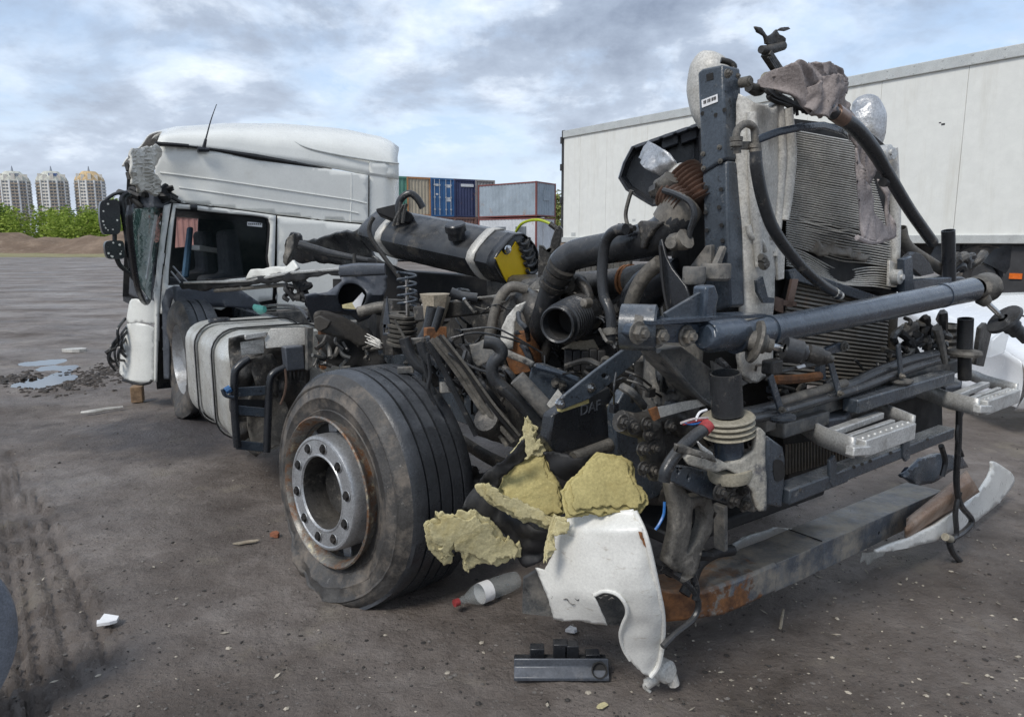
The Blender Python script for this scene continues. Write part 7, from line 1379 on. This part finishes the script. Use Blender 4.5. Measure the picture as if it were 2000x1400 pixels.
q = MB(); sheet(q, [(1632, 172), (1646, 196), (1660, 222), (1676, 262), (1690, 300), (1704, 330), (1690, 360), (1700, 410), (1712, 440), (1700, 450), (1684, 400), (1672, 320), (1656, 262), (1640, 226), (1626, 204)], lambda x, y: S(x, y, 1.22), 4, disp=folds(16, 3, .022, 0)); q.build('jacket_back', 'cloth', jk, smooth=180, solid=.008)
q = MB(); sheet(q, [(1668, 290), (1676, 320), (1690, 380), (1708, 430), (1722, 446), (1722, 400), (1712, 350), (1726, 372), (1734, 410), (1741, 458), (1726, 468), (1700, 474), (1674, 464), (1671, 400)], lambda x, y: S(x, y, 1.235), 4, disp=folds(15, 9, .020, 0)); q.build('jacket_sleeve', 'cloth_pale', jk, smooth=180, solid=.008)
q = MB(); q.tube(SL([(1674, 464), (1700, 473), (1726, 468), (1741, 458)], 1.25), .010, 8); q.build('sleeve_cuff', 'cloth_pale', jk)

# yellow-green cable and bracket near the tank end
q = MB(); q.tube([D(1008, 452, 3.68), D(1018, 438, 3.62), D(1034, 431, 3.56), D(1054, 430, 3.50), D(1074, 437, 3.47), D(1088, 448, 3.46)], .007, 8); yc = thing('yellow_cable', D(1045, 436, 3.5), 'short yellow green cable arching above the tank end', 'cable'); q.build('cable_run', 'green_lime', yc)
MB().tube([D(1074, 437, 3.47), D(1090, 449, 3.46)], .013, 8).build('cable_end', 'cast_dark', yc)
P_('tank_bracket', MB().plate(DL([(1052, 478), (1060, 480), (1066, 488), (1074, 482), (1076, 470), (1084, 446), (1092, 440), (1098, 448), (1092, 480), (1082, 500), (1080, 545), (1050, 548)], 3.45), .03, Vector((.3, 1, 0))), 'cast_dark', bevel=.004)

# ground litter
bo = G(955, 1152); bt_ = thing('plastic_bottle', Vector((bo.x, bo.y, 0)), 'empty clear plastic bottle lying beside the flat tyre', 'bottle')
b0, b1 = G(892, 1176, .045), G(1012, 1130, .05); bdx = (b1 - b0).normalized(); bl_ = (b1 - b0).length
MB().lathe(b0, bdx, [(.0, .013), (.03, .013), (.032, .018), (.036, .014), (.08, .034), (.10, .042), (.13, .043), (.15, .040), (.17, .043), (bl_ - .05, .042), (bl_ - .01, .036), (bl_, .02), (bl_, 0)], 24).build('bottle_body', 'bottle_plastic', bt_)
MB().lathe(b0 - bdx * .012, bdx, [(0, 0), (0, .0155), (.022, .0155), (.022, .012)], 16).build('bottle_cap', 'red_plastic', bt_); MB().lathe(b0, bdx, [(.115, .0435), (.165, .0435)], 24).build('bottle_label', 'paper', bt_)
pb = thing('black_plastic_profile', G(1100, 1320), 'black plastic profile with clips lying on the ground at the bottom', 'plastic trim')
gp = lambda x, y, z=0: G(x, y, z + .012)
pr0, pr1 = gp(1004, 1330), gp(1190, 1330); pd = (pr1 - pr0).normalized(); pk_ = Vector((-pd.y, pd.x, 0))
q = MB(); pts = [(0, 0), (.0, .012), (.030, .036), (.034, .062), (.040, .062), (.040, .0)]
loft(q, [[pr0 + pk_ * a + UP * b for a, b in pts], [pr1 + pk_ * a + UP * b for a, b in pts]]); q.build('profile_bar', 'grey_plastic', pb, bevel=.003)
q = MB(); q.bar(pr0 + pk_ * .075 + UP * .02, pr1 + pk_ * .075 + UP * .02, .07, .03); q.build('profile_base', 'black_plastic', pb, bevel=.004)
for f_, h_ in ((.25, .07), (.5, .085), (.62, .08), (.85, .05)): MB().box(pr0.lerp(pr1, f_) + pk_ * .09 + UP * h_ * .6, .05, .04, h_, pd).build('profile_clip', 'black_plastic', pb, bevel=.003)
q = MB(); c_ = pr0.lerp(pr1, .90) + pk_ * .012 + UP * .034; q.lathe(c_, (-pk_ + UP * .5), [(0, .028), (.004, .028), (.004, .024), (-.01, .022), (-.01, 0)], 18); q.build('profile_socket', 'core_dark', pb)
def flatbit(name, px, py, w_, h_, mt, tag, ragd=.25, thick=.004, rot=0, n=9, lift=.006):
    c_ = G(px, py); c_.z = gh(c_.x, c_.y) + lift; P = []
    for k in range(n):
        a = 2 * math.pi * k / n; r_ = 1 + random.uniform(-ragd, ragd); x, y = math.cos(a) * w_ * r_, math.sin(a) * h_ * r_; P.append(c_ + Vector((x * math.cos(rot) - y * math.sin(rot), x * math.sin(rot) + y * math.cos(rot), random.uniform(0, ragd * .03))))
    return MB().plate(P, thick, UP).build(name, mt, None, bevel=.0, smooth=20, tag=tag)
flatbit('crumpled_paper', 208, 1228, .040, .034, 'paper', ('crumpled white paper lying on the mud at lower left', 'paper'), .35, .012)
flatbit('wood_splinter', 480, 1062, .062, .014, 'wood_pale', ('pale flat wood splinter on the ground left of the wheel', 'wood'), .15, .006, .35)
flatbit('brick_chip', 537, 1049, .020, .016, 'brick_red', ('small reddish brick chip beside the pale splinter', 'stone'), .3, .02)
flatbit('yellow_leaf', 1176, 1385, .022, .014, 'foam_pale', ('yellow leaf on the ground at the bottom edge', 'leaf'), .15, .002, .6)
flatbit('ceramic_shard', 1118, 1240, .022, .016, 'paper', ('small white broken shard above the black profile', 'debris'), .5, .012)
q = MB(); a_, b_ = G(1524, 1226, .01), G(1530, 1190, .02); q.tube([a_, b_], [.006, .005], 6); q.build('twig', 'wood_pale', None, tag=('short pale twig standing out on mud below the bumper', 'twig'))
wb = G(270, 785); MB().box(Vector((wb.x, wb.y, .08)), .10, .12, .15, Vector((.9, .3, 0)).normalized()).build('wood_block', 'wood', None, bevel=.006, tag=('squared wooden block under the cab step', 'wood block'))
q = MB(); q.tube([G(x, y, .03) for x, y in [(158, 806), (180, 804), (210, 799), (240, 795)]], [.012, .02, .016, .012], 7); q.build('metal_strip', 'aluminium_old', None, tag=('thin light metal strip on the ground by the puddle', 'debris'))
flatbit('hub_cover', 146, 687, .14, .10, 'aluminium_old', ('pale curved scrap lying beyond the puddle', 'debris'), .15, .04)
# mud lumps by the puddle, churned by wheels
def lumps(name, cpx, n, spread, size, label):
    q = MB(); c0 = G(*cpx)
    for i in range(n):
        p = c0 + Vector((random.gauss(0, spread[0]), random.gauss(0, spread[1]), 0)); p.z = gh(p.x, p.y); r_ = size * random.uniform(.4, 1.4); seed = random.random() * 50
        vs = []; seg = 7
        for a_ in range(4):
            th = a_ / 3 * math.pi * .5
            for b_ in range(seg): ph = 2 * math.pi * b_ / seg; d = Vector((math.cos(ph) * math.cos(th), math.sin(ph) * math.cos(th), math.sin(th) * .55)); vs.append(p + d * r_ * (1 + .6 * fn(d, 1.7, seed)))
        q.add(vs, [(a_ * seg + b_, a_ * seg + (b_ + 1) % seg, (a_ + 1) * seg + (b_ + 1) % seg, (a_ + 1) * seg + b_) for a_ in range(3) for b_ in range(seg)])
    o = q.build(name, 'mud', None, smooth=40, kind='stuff'); o['label'] = label; o['category'] = 'mud'
mat('mud', (.052, .043, .036), .7, dirt=((.13, .108, .09), 8, .5, .7), var=.25, bump=.5, bscale=40)
lumps('churned_mud', (170, 738), 620, (.24, .42), .022, 'dark churned mud between the puddle and the cab nose'); lumps('churned_mud', (14, 742), 140, (.12, .2), .028, 'dark churned mud left of the puddle')
# gravel, crumbs and pale chips
mat('stone_grey', (.16, .145, .13), .85, var=.4, vscale=9, bump=.2); mat('stone_dark', (.045, .040, .036), .8, var=.3, vscale=9); mat('chip_pale', (.46, .41, .33), .85, var=.3, vscale=8)
def scatter(name, n, mt, size, label, ymax=9, bias=None):
    q = MB(); ico = [Vector(p).normalized() for p in ((0, 0, 1), (.9, 0, .3), (.28, .85, .3), (-.72, .53, .3), (-.72, -.53, .3), (.28, -.85, .3), (0, 0, -.6))]; F_ = [(0, 1, 2), (0, 2, 3), (0, 3, 4), (0, 4, 5), (0, 5, 1), (6, 2, 1), (6, 3, 2), (6, 4, 3), (6, 5, 4), (6, 1, 5)]
    k = 0
    while k < n:
        py = 560 + 860 * random.random() ** .75; px = random.uniform(-40, 2040)
        if bias and random.random() > bias(px, py): continue
        p = G(px, py)
        if p.y > ymax: continue
        p.z = gh(p.x, p.y); s_ = size * random.choice((.5, .6, .7, .8, 1, 1, 1.4, 1.9)) * (.5 + random.random()); a = random.random() * 6.3; el = random.uniform(.5, 1.0); fl_ = random.uniform(.35, .75)
        q.add([p + Vector(((v.x * math.cos(a) - v.y * math.sin(a) * el) * s_, (v.x * math.sin(a) + v.y * math.cos(a) * el) * s_, v.z * s_ * fl_)) for v in ico], F_); k += 1
    o = q.build(name, mt, None, smooth=30, kind='stuff'); o['label'] = label; o['category'] = 'gravel'
scatter('gravel', 3600, 'stone_grey', .0048, 'small grey gravel scattered over the muddy yard'); scatter('dark_crumbs', 2400, 'stone_dark', .0048, 'dark soil crumbs scattered over the yard')
scatter('pale_chips', 500, 'chip_pale', .005, 'pale wood and stone chips, mostly at lower right', bias=lambda x, y: 1 if x > 1300 and y > 950 else .25)
def chips(name, n, label):
    q = MB()
    for i in range(n):
        p = G(random.uniform(1300, 2030), random.uniform(960, 1420)) if i % 4 else G(random.uniform(0, 1300), random.uniform(1000, 1420)); p.z = gh(p.x, p.y) + .004; a = random.random() * 6.3; l_, w_ = random.uniform(.005, .02), random.uniform(.003, .008); u = Vector((math.cos(a), math.sin(a), random.uniform(-.15, .3))); v = Vector((-math.sin(a), math.cos(a), random.uniform(-.2, .2)))
        q.plate([p - u * l_, p + v * w_, p + u * l_, p - v * w_ * .8], .002, UP)
    o = q.build(name, 'chip_pale', None, smooth=20, kind='stuff'); o['label'] = label; o['category'] = 'wood chips'
chips('wood_chips', 60, 'thin pale wood chips strewn on the ground')
